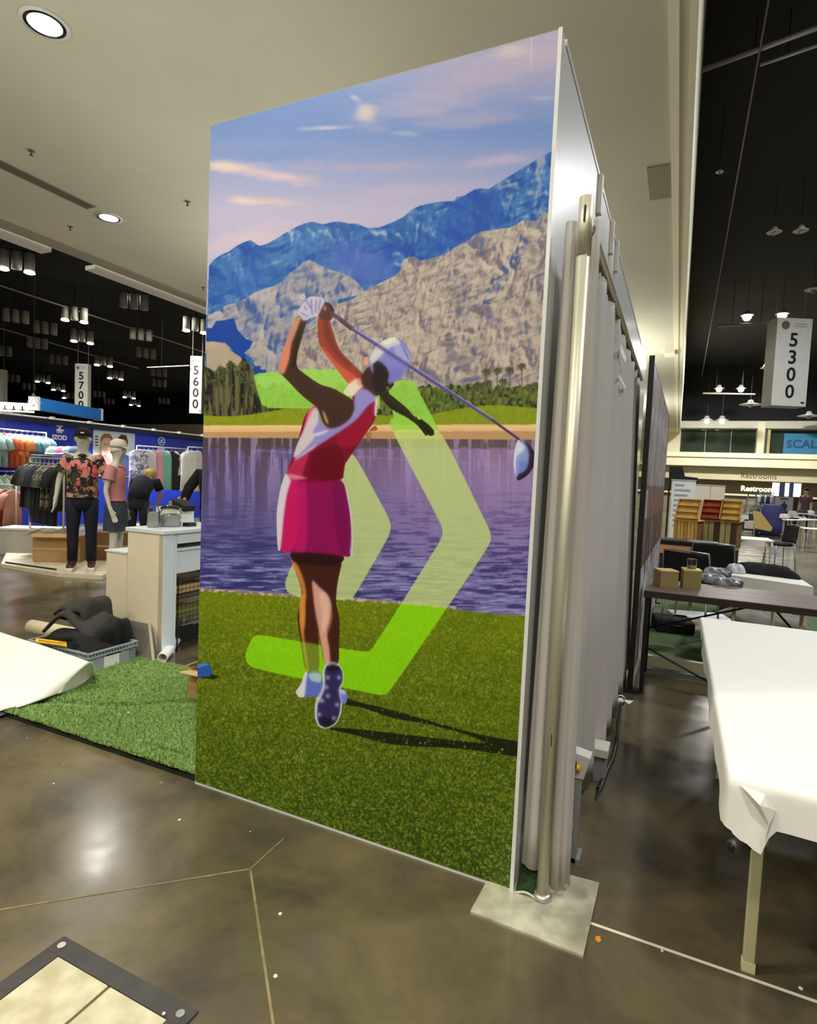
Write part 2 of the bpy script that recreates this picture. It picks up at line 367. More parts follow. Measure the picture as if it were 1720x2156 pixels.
    P(A.poly(c2([(60, 685), (130, 680), (230, 705), (290, 770), (370, 820), (420, 900), (450, 1040), (60, 1100)])), np.stack([150 + 40 * n2, 138 + 34 * n2, 128 + 20 * n2], -1))
    P(A.poly(c2([(430, 800), (560, 700), (640, 590), (610, 760), (590, 940), (520, 930)])) & (n3 > .4), (170, 162, 160), .85)
    # tree belts
    tree = V > 812 + 9 * fbm(U / 12, U * 0, 3, 41) * 2 - 10
    n6 = fbm(U / 5, V / 7, 4, 51); nst = fbm(U / 4, V / 40, 3, 61)
    belt = (V < 892) & (V > 812 + 26 * (fbm(U / 16, U * 0 + 3, 3, 43) - .5))
    P(belt, np.stack([52 + 60 * n6, 66 + 60 * n6, 32 + 20 * n6], -1))
    P(belt & (n6 > .6), (120, 128, 62), .7); P(belt & (n6 < .38), (26, 34, 22), .8)
    left = A.poly([(430, 770), (452, 782), (462, 768), (475, 775), (482, 757), (500, 770), (512, 752), (528, 768), (540, 795), (548, 830), (600, 850), (640, 855), (640, 895), (430, 895)])
    P(left, (58, 60, 38)); P(left & (nst > .52), (110, 108, 74), .8); P(left & (nst < .42), (26, 20, 26), .85); P(left & (n6 > .62), (90, 104, 50), .7)
    for x, y in [(448, 800), (470, 778), (486, 765), (503, 782), (515, 762), (460, 795), (524, 800)]:
        for k in range(9):
            an = k * .7; A.line([(x, y), (x + 11 * math.cos(an), y + 7 * math.sin(an) + 4)], 2.6, (44, 52, 28) if k % 2 else (86, 92, 52), .9)
        A.line([(x, y), (x + 1, 880)], 3, (84, 74, 58), .8)
    for x, y, h in [(1025, 780, 80), (1048, 778, 70), (1074, 776, 60), (1100, 768, 62), (1010, 812, 50), (1028, 803, 50), (1060, 800, 50), (1000, 815, 50), (1115, 812, 40), (1128, 808, 40)]:
        A.line([(x, y), (x, y + h)], 2.4, (104, 92, 62), .9)
        for k in range(10):
            an = k * .63; A.line([(x, y), (x + 10 * math.cos(an), y + 8 * math.sin(an) + 3)], 3, (62, 66, 40) if k % 2 else (98, 98, 62), .9)
    # far lawn, sand bank
    gl = V > 866 + 10 * np.sin(U / 60.0) - np.clip((U - 900) / 40, 0, 14)
    P(gl, np.stack([112 + 40 * n6, 138 + 20 * n6, 28 + 0 * n6], -1)); P(gl & (n2 > .55), (150, 150, 30), .5)
    sand = V > 894 - (U - 780) * .003
    P(sand, (226, 186, 132)); P(sand & (V < 900 + 4 * n6), (232, 200, 150), .7)
    P((V > 908 - (U - 780) * .003), (178, 142, 96), .8)
    # water
    wl = 921 + (U - 433) * .006; wt = V > wl
    dep = np.clip((V - 921) / 330, 0, 1)
    nv = fbm(U / 9, V / 130, 4, 71); nv2 = fbm(U / 40, V / 200, 3, 73); nh = fbm(U / 34, V / 3.2, 4, 81)
    L = np.clip(1 - dep * 1.0, 0, 1)
    right = np.clip((U - 520) / 400, 0, 1)
    P(wt, np.stack([88 + 52 * right - 36 * dep + 34 * nv2, 78 + 38 * right - 22 * dep + 26 * nv2, 132 + 36 * right - 8 * dep + 20 * nv2], -1))
    P(wt & (V < 936 + 16 * nv), (84, 70, 60), .7)
    vs = (wt & (nv < .46)); P(vs, (78, 62, 70), (np.clip(.8 - dep * 1.3 - right * .45, 0, .8)).astype(np.float32))
    P(wt & (nv > .58), (168, 150, 200), (np.clip(.7 - dep * 1.1, 0, .6)).astype(np.float32))
    P(wt & (nh > .58), (120, 124, 184), (np.clip(dep * 1.4 - .55, 0, .75)).astype(np.float32)); P(wt & (nh < .42), (44, 44, 108), (np.clip(dep * 1.4 - .4, 0, .75)).astype(np.float32))
    P(wt & (nh > .66), (170, 184, 226), (np.clip(dep * 1.6 - .95, 0, .6)).astype(np.float32))
    A.line([(545, 948), (1050, 980)], 2, (170, 160, 205), .35)
    # near shore + grass
    shore = 1246 + (U - 430) * .066 + np.clip((U - 900) / 10, 0, 14) * .5
    gr = V > shore - 4 + 5 * n3
    P((V > shore - 12 + 6 * n3) & (U < 900), (150, 132, 120), .8); P((V > shore - 8) & (n3 > .55) & (U < 960), (206, 190, 170), .8)
    ng = fbm(U / 3.2, V / 3.2, 4, 91); ng2 = fbm(U / 60, V / 22, 3, 93)
    dg = np.clip((V - 1260) / 560, 0, 1)
    P(gr, np.stack([104 - 50 * dg + 22 * ng2, 124 - 46 * dg + 16 * ng2, 12 + 4 * dg], -1))
    P(gr & (ng > .57), (128, 150, 40), (np.clip(.15 + dg * .45, 0, .55)).astype(np.float32)); P(gr & (ng < .43), (38, 56, 4), (np.clip(.2 + dg * .45, 0, .6)).astype(np.float32))
    P(gr & (ng > .72), (176, 192, 110), .55)
    # blue marker with its shadow
    P([(440, 1418), (462, 1424), (448, 1430), (415, 1426)], (20, 28, 10), .9)
    P([(408, 1400), (430, 1394), (441, 1398), (446, 1412), (442, 1424), (408, 1426)], (38, 88, 176)); P([(408, 1400), (430, 1394), (440, 1399), (412, 1408)], (80, 130, 200))
    # cast shadows of the golfer (part of the print)
    P(A.poly(c5([(200, 450), (400, 465), (800, 510), (1060, 545), (1240, 560), (1350, 570), (1150, 490), (870, 420), (660, 390), (400, 300), (290, 290), (290, 235), (400, 270), (700, 340), (1100, 460), (1400, 530), (1700, 575), (1700, 690), (1400, 640), (1100, 600), (800, 590), (600, 570), (350, 500), (180, 465)])) & (ng < .72), (20, 24, 6), .92)
    # chevrons
    outer = c3([(960, -60), (1190, 0), (1240, 60), (1455, 500), (1470, 540), (1465, 590), (960, 1325), (935, 1345), (900, 1345), (270, 1212), (235, 1180), (228, 1140), (260, 1065), (280, 1045), (310, 1042), (840, 1132), (870, 1115), (1220, 560), (1225, 520), (1215, 480), (960, 0)])
    top = c2([(500, 985), (540, 965), (900, 935), (1180, 930), (1400, 950), (1900, 1000), (2000, 1500), (1630, 1480), (1500, 1290), (620, 1285), (560, 1260), (530, 1180)])
    uparm = [(815, 800), (866, 800), (875, 808), (925, 905), (914, 925), (838, 925)]
    inner = c3([(700, 120), (770, 130), (800, 170), (955, 455), (965, 500), (955, 545), (790, 830), (760, 870), (520, 860), (440, 830), (428, 780), (460, 700), (520, 600)])
    mo = A.poly(outer) | A.poly(uparm); mi = A.poly(inner); mtop = A.poly([(534, 790), (545, 785), (630, 778), (705, 777), (720, 782), (800, 790), (800, 860), (565, 859), (550, 850), (543, 830)])
    allc = mo | mi | mtop
    P(allc & ~gr, (198, 228, 124), .74); P(allc & ~gr & (V > 921), (186, 196, 148), .35); P(allc & gr, (146, 232, 10), .78)
    P((mtop | mo) & (V < 905), (110, 205, 40), .45)
    P(mi & gr, (0, 0, 0), 0)
    before = A.img.copy()
    # ---- golfer
    P(c6([(320, 110), (350, 85), (375, 95), (370, 125), (340, 140)]), (190, 200, 200)); P(c6([(335, 112), (355, 100), (362, 112), (345, 122)]), (90, 110, 120))
    leftleg = c3([(450, 628), (480, 720), (520, 820), (490, 950), (505, 1050), (530, 1232), (605, 1232), (600, 1090), (592, 900), (575, 760), (575, 630)])
    P(leftleg, (66, 30, 16)); P(c3([(450, 628), (480, 720), (522, 815), (498, 950), (512, 1050), (540, 1232), (552, 1232), (530, 1080), (520, 960), (540, 850), (530, 780), (500, 700)]), (206, 122, 62)); P(c3([(506, 850), (530, 830), (535, 960), (520, 1060), (508, 1000), (500, 940)]), (214, 140, 66))
    P(c3([(530, 1228), (615, 1222), (622, 1352), (500, 1358), (480, 1330), (512, 1288)]), (94, 112, 204)); P(c3([(530, 1228), (545, 1228), (535, 1290), (530, 1356), (500, 1358), (480, 1330), (512, 1288)]), (226, 222, 232)); P(c3([(545, 1235), (612, 1230), (614, 1285), (560, 1275)]), (170, 205, 210))
    P(c3([(700, 1308), (725, 1318), (748, 1342), (738, 1392), (705, 1385)]), (116, 128, 222)); P(c3([(705, 1312), (735, 1325), (735, 1345), (708, 1335)]), (190, 200, 235))
    P(A.poly(leftleg) & mo, (150, 205, 60), .6)
    P(c3([(565, 628), (725, 645), (692, 790), (686, 880), (706, 960), (703, 1100), (700, 1195), (630, 1205), (602, 1040), (577, 900), (563, 750)]), (62, 28, 24))
    P(c3([(563, 755), (600, 800), (645, 835), (665, 880), (668, 960), (640, 1040), (655, 1110), (660, 1195), (632, 1205), (604, 1040), (577, 900)]), (212, 158, 142)); P(c3([(610, 820), (640, 840), (655, 900), (650, 980), (625, 1040), (612, 1000), (620, 930), (600, 850)]), (226, 180, 166)); P(c3([(664, 880), (672, 960), (650, 1035), (640, 1020), (660, 960)]), (150, 84, 64))
    P(c3([(450, 622), (600, 625), (740, 645), (700, 700), (560, 690), (470, 680)]), (42, 14, 18))
    # skirt
    P(c3([(465, 250), (725, 262), (755, 400), (768, 520), (766, 640), (748, 652), (600, 628), (400, 628), (410, 430), (435, 300)]), (138, 8, 84))
    P(c3([(465, 255), (500, 260), (515, 420), (500, 520), (470, 628), (400, 628), (410, 430), (435, 320)]), (196, 20, 98)); P(c3([(500, 260), (540, 262), (545, 628), (470, 628), (505, 500)]), (180, 16, 102)); P(c3([(660, 262), (725, 262), (755, 400), (766, 640), (750, 650), (700, 630)]), (120, 6, 80))
    P(c3([(430, 228), (470, 240), (440, 330), (425, 430), (408, 622), (392, 618), (386, 430), (405, 310)]), (214, 205, 220)); P(c3([(724, 258), (745, 330), (768, 440), (774, 640), (756, 652), (766, 540), (758, 420)]), (196, 196, 214))
    # torso
    P(c6([(460, 1135), (370, 1240), (320, 1430), (270, 1600), (190, 1790), (240, 1870), (745, 1870), (730, 1740), (830, 1590), (960, 1400), (1040, 1290), (1068, 1150), (1055, 1050), (920, 950), (820, 1050), (840, 1180), (760, 1310), (600, 1370), (520, 1300), (490, 1150)]), (118, 6, 40))
    P(c6([(640, 1440), (900, 1240), (1040, 1100), (1060, 1200), (960, 1400), (880, 1520), (700, 1560)]), (146, 12, 50)); P(c6([(420, 1600), (700, 1500), (760, 1690), (730, 1860), (420, 1860)]), (96, 2, 24), .8)
    P(c6([(270, 1650), (420, 1590), (380, 1700), (330, 1870), (240, 1870), (190, 1790)]), (180, 36, 82)); P(c6([(460, 1135), (400, 1200), (350, 1400), (300, 1560), (350, 1440), (420, 1260), (480, 1160)]), (228, 92, 120))
    P(c6([(490, 1150), (520, 1300), (600, 1370), (700, 1350), (800, 1270), (845, 1180), (835, 1070), (920, 965), (1050, 1050), (1058, 1095), (980, 1140), (860, 1290), (640, 1440), (480, 1540), (245, 1680), (300, 1500), (380, 1330), (440, 1190)]), (146, 138, 206))
    P(c6([(490, 1160), (505, 1300), (440, 1400), (480, 1450), (245, 1680), (300, 1500), (380, 1330), (440, 1190)]), (206, 196, 206)); P(c6([(440, 1420), (620, 1370), (560, 1410), (470, 1440)]), (225, 222, 235)); P(c6([(250, 1680), (480, 1510), (480, 1545), (280, 1670)]), (205, 190, 200))
    P(c6([(1045, 1060), (1068, 1090), (1055, 1260), (1030, 1230)]), (225, 200, 215))
    P(c6([(200, 1790), (380, 1830), (400, 1850), (220, 1850)]), (225, 150, 175), .8)
    P(c6([(975, 1390), (1040, 1330), (1075, 1380), (1010, 1390)]), (150, 90, 60)); P(c6([(940, 1400), (1010, 1395), (1000, 1480), (965, 1500)]), (150, 110, 70), .7)
    # arms, neck
    ra = c6([(497, 270), (600, 300), (650, 480), (700, 620), (850, 770), (965, 880), (950, 960), (790, 950), (700, 830), (600, 700), (510, 580), (492, 450)])
    P(ra, (146, 62, 46)); P(c6([(510, 580), (560, 600), (700, 760), (880, 880), (900, 940), (790, 950), (700, 830), (600, 700)]), (206, 84, 62)); P(c6([(540, 330), (590, 330), (640, 500), (690, 630), (840, 780), (760, 760), (620, 600), (560, 500)]), (122, 50, 42))
    P(c6([(725, 1025), (800, 930), (860, 885), (940, 895), (945, 960), (900, 985), (830, 1070)]), (228, 216, 196)); P(c6([(850, 890), (945, 890), (940, 950), (880, 960)]), (226, 160, 140))
    P(c6([(900, 880), (960, 790), (1000, 770), (1160, 960), (1140, 1010), (1050, 1065), (990, 1010), (920, 960)]), (64, 38, 34))
    P(c6([(335, 290), (392, 330), (350, 480), (300, 640), (285, 780), (400, 870), (520, 950), (650, 985), (740, 1040), (835, 1095), (848, 1180), (800, 1280), (700, 1350), (600, 1368), (545, 1320), (495, 1165), (440, 1130), (330, 1040), (170, 870), (110, 820), (130, 720), (200, 500), (285, 300)]), (62, 40, 30))
    P(c6([(285, 300), (340, 300), (290, 440), (240, 560), (225, 700), (170, 860), (110, 820), (130, 720), (200, 500)]), (196, 136, 112)); P(c6([(200, 560), (240, 560), (220, 720), (160, 850), (130, 790), (160, 680)]), (222, 128, 96)); P(c6([(320, 400), (345, 420), (300, 620), (285, 780), (240, 800), (260, 600)]), (44, 24, 20))
    P(c6([(532, 1190), (560, 1210), (605, 1330), (570, 1310)]), (196, 160, 130))
    # gloves and hands
    P(c6([(497, 230), (545, 160), (620, 170), (662, 262), (620, 335), (580, 348), (500, 305)]), (88, 46, 38)); P(c6([(560, 150), (640, 210), (650, 260), (610, 210)]), (30, 20, 24)); P(c6([(556, 205), (572, 200), (570, 240), (556, 240)]), (210, 190, 200))
    P(c6([(328, 300), (300, 250), (340, 190), (385, 140), (420, 103), (550, 118), (562, 165), (520, 240), (492, 300), (430, 300), (390, 335), (350, 340)]), (196, 190, 218))
    for q in [[(380, 140), (430, 220)], [(430, 130), (440, 290)], [(480, 130), (470, 260)], [(520, 130), (500, 240)], [(330, 260), (400, 300)], [(365, 200), (390, 240)]]: A.line(c6(q), 2.2, (84, 74, 130), .85)
    # head, cap, braid
    P(c6([(1090, 1020), (1140, 1005), (1240, 1085), (1350, 1175), (1420, 1258), (1470, 1288), (1540, 1340), (1605, 1400), (1590, 1440), (1520, 1420), (1450, 1340), (1420, 1310), (1330, 1250), (1210, 1190), (1120, 1110)]), (34, 30, 14))
    P([(882, 884), (888, 882), (906, 896), (914, 906), (915, 915), (905, 912), (897, 917), (888, 905)], (30, 26, 12))
    for k in range(7): x_ = 806 + k * 11.5; y_ = 830 + k * 8.6; A.dot(x_, y_, 7.5 - k * .5, (40, 35, 18)); A.dot(x_ + 1, y_ - 2, 3, (64, 54, 30), .7)
    P(c6([(1000, 760), (1080, 715), (1140, 765), (1178, 840), (1160, 925), (1235, 930), (1180, 1000), (1060, 1030), (1010, 930)]), (36, 24, 24))
    P(c6([(928, 690), (980, 678), (988, 745), (940, 775)]), (228, 158, 140))
    P(c6([(980, 700), (1030, 600), (1100, 530), (1220, 485), (1310, 530), (1370, 620), (1388, 720), (1340, 830), (1240, 925), (1160, 945), (1178, 830), (1130, 760), (1070, 718), (1020, 745), (1030, 860), (1000, 800), (975, 740)]), (130, 130, 208))
    P(c6([(985, 695), (1035, 600), (1110, 528), (1220, 487), (1270, 520), (1290, 565), (1190, 585), (1120, 650), (1060, 712), (1000, 760)]), (206, 208, 206)); P(c6([(1050, 600), (1120, 530), (1220, 487), (1250, 530), (1150, 560)]), (226, 232, 216)); P(c6([(1200, 590), (1300, 570), (1370, 640), (1380, 740), (1300, 740)]), (160, 166, 226)); P(c6([(1190, 780), (1330, 800), (1240, 920), (1170, 930)]), (120, 116, 200))
    A.line(c6([(1290, 565), (1340, 640), (1375, 730)]), 1.6, (86, 84, 150), .8); A.dot(560 + 1162 / 4.526, 600 + 978 / 4.526, 3, (200, 205, 150)); A.dot(560 + 1162 / 4.526, 600 + 975 / 4.526, 1.5, (30, 30, 10))
    # club
    A.line([(697, 660), (712, 668), (742, 692)], 9, (86, 66, 92)); A.line([(742, 692), (770, 710), (1040, 885)], 6.5, (84, 72, 140)); A.line([(1036, 883), (1096, 926)], 5, (74, 48, 110)); A.line([(745, 690), (800, 724), (1040, 881)], 1.8, (172, 176, 226), .9); A.line([(712, 672), (740, 695)], 2, (40, 28, 40), .8)
    ch = lambda p: chk([(1060 + x / 3.85, 900 + y / 3.85) for x, y in p])
    P(ch([(150, 90), (215, 140), (262, 200), (266, 290), (205, 385), (125, 432), (104, 405), (190, 300)]), (34, 24, 44))
    P(ch([(118, 100), (160, 92), (205, 155), (216, 250), (190, 345), (120, 380), (108, 418), (84, 300), (95, 180)]), (136, 156, 214)); P(ch([(118, 100), (145, 95), (190, 160), (150, 200), (110, 230), (100, 300), (106, 418), (84, 300), (95, 180)]), (214, 222, 238)); P(ch([(130, 270), (190, 260), (190, 330), (125, 370)]), (106, 130, 214))
    A.line([(1096, 926), (1112, 940), (1118, 960)], 2, (70, 50, 150))
    # raised shoe sole
    P(c7([(585, 1420), (630, 1345), (700, 1338), (765, 1370), (800, 1450), (800, 1550), (760, 1620), (775, 1700), (790, 1750), (775, 1880), (725, 1985), (620, 2035), (535, 2005), (500, 1900), (510, 1740), (575, 1640), (590, 1550)]), (214, 216, 240))
    P(c7([(605, 1420), (640, 1360), (700, 1348), (760, 1380), (792, 1450), (792, 1545), (748, 1620), (760, 1700), (775, 1745), (762, 1880), (718, 1975), (620, 2025), (550, 1990), (525, 1900), (535, 1760), (600, 1650), (612, 1560)]), (48, 40, 92))
    P(c7([(540, 1920), (740, 1900), (718, 1975), (620, 2025), (550, 1990)]), (24, 18, 44)); P(c7([(615, 1400), (645, 1360), (700, 1350), (755, 1378), (770, 1420), (640, 1440)]), (22, 14, 36))
    for x, y in [(640, 1500), (755, 1500), (580, 1740), (735, 1780), (550, 1880), (700, 1920), (625, 1600), (640, 1690)]:
        for k in range(3): A.line(c7([(x - 28 * math.cos(k * 1.05), y - 28 * math.sin(k * 1.05)), (x + 28 * math.cos(k * 1.05), y + 28 * math.sin(k * 1.05))]), 1.8, (186, 186, 226), .9)
    for k in range(7): A.dot(*c7([(640 + 17 * k, 1372 - (8 if 1 < k < 5 else 0))])[0], 1.6, (206, 200, 230))
    A.line(c7([(575, 1700), (520, 1700), (520, 1740), (550, 1760)]), 1.8, (200, 200, 230), .9)
    gm = np.abs(A.img - before).sum(-1) > 1; B = A.img.copy()
    for _ in range(9): B = (B + np.roll(B, 2, 0) + np.roll(B, -2, 0) + np.roll(B, 2, 1) + np.roll(B, -2, 1)) / 5
    er = gm.copy()
    for q in (4, -4): er &= np.roll(gm, q, 0) & np.roll(gm, q, 1)
    A.img[er] = A.img[er] * .35 + B[er] * .65
    # fine grain, then soften
    A.img *= (1 + .05 * (fbm(U / 2.2, V / 2.2, 2, 7) - .5))[..., None]
    im = A.img
    im = (im * 2 + np.roll(im, 1, 0) + np.roll(im, -1, 0) + np.roll(im, 1, 1) + np.roll(im, -1, 1)) / 6
    im = (im * 2 + np.roll(im, 1, 0) + np.roll(im, -1, 0) + np.roll(im, 1, 1) + np.roll(im, -1, 1)) / 6
    return im
MURAL_GAIN = 1.1

# ================================================================ SETTING
M_floor = None
def floor_mat():
    m = bpy.data.materials.new('polished_concrete'); m.use_nodes = True; nt = m.node_tree; b = nt.nodes['Principled BSDF']
    tc = nt.nodes.new('ShaderNodeTexCoord')
    def noise(sc_, det, src=None):
        n = nt.nodes.new('ShaderNodeTexNoise'); n.inputs['Scale'].default_value = sc_; n.inputs['Detail'].default_value = det; n.inputs['Roughness'].default_value = .62
        nt.links.new(tc.outputs['Object'], n.inputs['Vector']); return n
    n1 = noise(1.7, 8); n1.inputs['Distortion'].default_value = .35; n2 = noise(.35, 3); n3 = noise(2.6, 3)
    r = nt.nodes.new('ShaderNodeValToRGB'); nt.links.new(n1.outputs[0], r.inputs[0])
    e = r.color_ramp.elements; e[0].position = .36; e[0].color = srgb((76, 70, 58)); e[1].position = .66; e[1].color = srgb((124, 112, 82))
    mx = nt.nodes.new('ShaderNodeMix'); mx.data_type = 'RGBA'; mx.blend_type = 'MULTIPLY'; mx.inputs[0].default_value = .8
    r2 = nt.nodes.new('ShaderNodeValToRGB'); nt.links.new(n2.outputs[0], r2.inputs[0]); r2.color_ramp.elements[0].position = .35; r2.color_ramp.elements[1].position = .65
    r2.color_ramp.elements[0].color = (.62, .6, .58, 1); r2.color_ramp.elements[1].color = (1, 1, 1, 1)
    nt.links.new(r.outputs[0], mx.inputs[6]); nt.links.new(r2.outputs[0], mx.inputs[7]); nt.links.new(mx.outputs[2], b.inputs['Base Color'])
    rr = nt.nodes.new('ShaderNodeMapRange'); nt.links.new(n3.outputs[0], rr.inputs[0]); rr.inputs[1].default_value = .3; rr.inputs[2].default_value = .7; rr.inputs[3].default_value = .13; rr.inputs[4].default_value = .28
    nt.links.new(rr.outputs[0], b.inputs['Roughness']); b.inputs['Specular IOR Level'].default_value = .6
    bp = nt.nodes.new('ShaderNodeBump'); bp.inputs['Strength'].default_value = .025; bp.inputs['Distance'].default_value = .02
    n4 = noise(2.2, 4); nt.links.new(n4.outputs[0], bp.inputs['Height']); nt.links.new(bp.outputs[0], b.inputs['Normal'])
    return m
M_floor = floor_mat()
M_sof = mat('soffit_paint', (206, 203, 178), .9, noise=.04, nscale=.6)
M_black = mat('black_ceiling', (15, 17, 21), .85, noise=.3, nscale=.5)
M_beige = mat('airwall', (176, 166, 134), .8, noise=.03, nscale=1)
M_cream = mat('cream_plaster', (222, 214, 180), .7, noise=.03, nscale=1)
M_white = mat('white_paint', (232, 232, 226), .5, noise=.02)
M_whiteg = mat('white_gloss', (226, 226, 224), .28, noise=.02, coat=.3)
M_dark = mat('dark_plastic', (26, 25, 27), .5, noise=.15)
M_metal = mat('brushed_aluminium', (200, 196, 172), .48, .55, noise=.05, stretch=(1, 1, .05), nscale=60)
M_steel = mat('galvanised_steel', (178, 180, 172), .42, .75, noise=.18, nscale=18)
M_grey = mat('grey_metal_paint', (128, 130, 126), .5, noise=.06)
M_greyl = mat('light_grey_paint', (188, 186, 176), .5, noise=.05)
M_blackm = mat('black_powder_coat', (20, 19, 20), .45, noise=.1)
M_lamp = glow('lamp_glow', (255, 250, 236), 9)
M_lampw = glow('warm_lamp_glow', (255, 240, 205), 7)
M_can = mat('fixture_grey', (140, 138, 126), .6, noise=.05)
M_card = mat('cardboard', (184, 146, 98), .85, noise=.06, nscale=20)
M_cardl = mat('cardboard_light', (206, 172, 120), .85, noise=.05, nscale=20)
M_ink = mat('black_ink', (22, 22, 24), .6)
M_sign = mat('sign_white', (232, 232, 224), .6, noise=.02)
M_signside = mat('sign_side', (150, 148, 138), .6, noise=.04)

fl = MB(); fl.grid(lambda a, b: (-85 + 125 * a, -12 + 87 * b, 0), 10, 10); struct('floor', fl, M_floor, label='polished brown concrete hall floor', cat='floor')
so = MB().bb(-10.65, -12, SOF_Z, -.16, 45, SOF_Z + .25)
ceil = struct('ceiling', so, M_sof, label='beige painted low ceiling over the aisle', cat='ceiling')
t_ = MB().bb(-.34, -12, SOF_Z - .03, -.25, 45, SOF_Z); struct('trim_1', t_, mat('trim_cream', (248, 242, 212), .5), label='pale trim strip along right ceiling edge', cat='trim')
t_ = MB().bb(-.165, -12, SOF_Z - .1, -.10, 45, 10.2); struct('wall_bulkhead_right', t_, mat('trim_cream', (248, 242, 212), .5), label='tall cream bulkhead face above ceiling edge', cat='wall')
t_ = MB().bb(-10.95, -12, SOF_Z - .05, -10.65, 45, SOF_Z + .12); struct('trim_2', t_, mat('trim_track', (150, 145, 124), .6), label='track trim along left ceiling edge', cat='trim')
for a_, b_, nm in ((-12, 7.3, 'trim_3'), (8.2, 45, 'trim_4')):
    struct(nm, MB().bb(-11.25, a_, SOF_Z - .12, -10.96, b_, SOF_Z - .04), mat('trim_white', (205, 203, 190), .5), label='white valance strip below left ceiling edge, %s piece' % ('near' if a_ < 0 else 'far'), cat='trim')
struct('wall_bulkhead_left', MB().bb(-10.95, -12, SOF_Z + .12, -10.65, 45, 10), M_black, label='black bulkhead over the left hall', cat='wall')
struct('ceiling_left_hall', MB().bb(-85, -12, 10, -10.9, 60, 10.2), M_black, label='black high ceiling of the left hall', cat='ceiling')
struct('ceiling_right_hall', MB().bb(-.16, -12, 10, 40, 45, 10.2), M_black, label='black high ceiling of the right hall', cat='ceiling')
aw = struct('wall_far_left', MB().bb(-85, 52, 0, -10.9, 52.3, 6.6), M_beige, label='beige movable partition wall far behind the booths', cat='wall')
for k in range(16):
    MB().bb(-84 + k * 4.6, 51.97, .05, -84 + k * 4.6 + 4.54, 52.0, 6.55).build('panel', M_beige, aw)
struct('wall_far_left_upper', MB().bb(-85, 52, 6.6, -10.9, 52.3, 10), M_black, label='black wall above far partition', cat='wall')
struct('wall_left', MB().bb(-85.3, -12, 0, -85, 52, 10), M_black, label='black side wall of the left hall', cat='wall')
struct('wall_back', MB().bb(-85, -12.3, 0, 40, -12, 10), M_beige, label='beige wall behind the viewer', cat='wall')
struct('wall_right', MB().bb(40, -12, 0, 40.3, 45, 10), M_black, label='dark side wall of the right hall', cat='wall')
# projecting boxes on the soffit
struct('trim_5', MB().bb(-.62, 8.1, SOF_Z - .02, -.34, 9.0, SOF_Z), mat('patch', (158, 150, 122), .8), label='square ceiling access patch beside bulkhead', cat='trim')
struct('trim_6', MB().bb(-.62, 18.6, SOF_Z - .12, -.34, 19.2, SOF_Z), mat('trim_cream', (248, 242, 212), .5), label='small cream bracket under ceiling edge', cat='trim')
# far right wall with mezzanine windows
FY = 45.0
def fx(u, v): return at(u, v, y=FY)
def fz(v, u=1560): return at(u, v, y=FY).z
x0 = -10.6
struct('wall_far', MB().bb(x0, FY, 0, 40, FY + .3, fz(985)), mat('taupe_wall', (134, 124, 98), .8, noise=.03), label='taupe lower end wall with the restrooms lettering', cat='wall')
struct('wall_far_header', MB().bb(x0, FY + .0, fz(888), 40, FY + .3, 10), M_black, label='black wall above the mezzanine windows', cat='wall')
struct('trim_7', MB().bb(x0, FY - .5, fz(903), 40, FY, fz(888)), mat('header_grey', (190, 190, 172), .6), label='pale lintel band above mezzanine windows', cat='trim')
led = MB()
def ledf(a, b):
    x = x0 + (40 - x0) * a; bow = -1.6 * math.exp(-((x - 0.2) / 4.0) ** 2) * 0
    z0, z1 = fz(985), fz(957); return (x, FY - 1.6 + bow + .0, z0 + (z1 - z0) * b)
led.bb(x0, FY - 1.8, fz(985), 40, FY, fz(957)); led.bb(x0, FY - 1.9, fz(967), 40, FY - 1.7, fz(963))
struct('trim_8', led, M_cream, label='cream mezzanine ledge under the windows', cat='trim')
# windows
def window(n, xa, xb, panes):
    w_ = struct('window_%d' % n, MB().bb(xa, FY + .9, fz(957), xb, FY + 1.0, fz(903)), mat('dark_room', (46, 46, 36), .7, noise=.5, nscale=.6, col2=(82, 84, 64)), label='dark mezzanine window, %s' % ('left of the cream pillar' if n == 1 else 'right of the cream pillar with the blue banner'), cat='window')
    g_ = mat('window_glass', (150, 170, 150), .05, trans=.9, spec=.5)
    for k in range(panes):
        a, b = xa + (xb - xa) * k / panes, xa + (xb - xa) * (k + 1) / panes
        MB().bb(a + .03, FY + .12, fz(957), b - .03, FY + .14, fz(903)).build('pane', g_, w_)
        MB().bb(a - .03, FY + .08, fz(957), a + .03, FY + .16, fz(903)).build('frame', M_grey, w_)
xw = fx(1595, 930).x; xw2 = fx(1618, 930).x
window(1, fx(1432, 930).x, xw, 3); window(2, xw2, xw2 + 12, 4)
struct('trim_9', MB().bb(xw - .1, FY - .6, fz(985), xw + .32, FY + .2, fz(890)), M_cream, label='cream pillar between the mezzanine windows', cat='trim')
struct('trim_10', MB().bb(xw + .5, FY - .3, fz(985), xw2 + .05, FY + .2, fz(890)), mat('trim_gold', (176, 164, 110), .6), label='narrow pillar beside the cream pillar', cat='trim')
struct('wall_far_left_of_window', MB().bb(x0, FY, fz(957), fx(1432, 930).x, FY + .3, fz(888)), M_cream, label='cream wall left of the mezzanine windows', cat='wall')
bn = thing('banner', 'blue hanging banner with lettering inside the right mezzanine window', 'banner', (xw2 + 1.2, FY + .05, fz(955)))
pw = fx(1650, 930).x
MB().bb(pw, FY + .02, fz(957), pw + 5, FY + .06, fz(912)).build('sheet', mat('banner_blue', (48, 118, 160), .7, noise=.05), bn, world=True)
lettering('lettering', 'SCALES', .72, mat('navy_ink', (22, 62, 116), .6), bn, (pw + .15, FY - .01, fz(934)), (1, 0, 0), (0, 0, 1), align='LEFT', bold=.012, world=True)
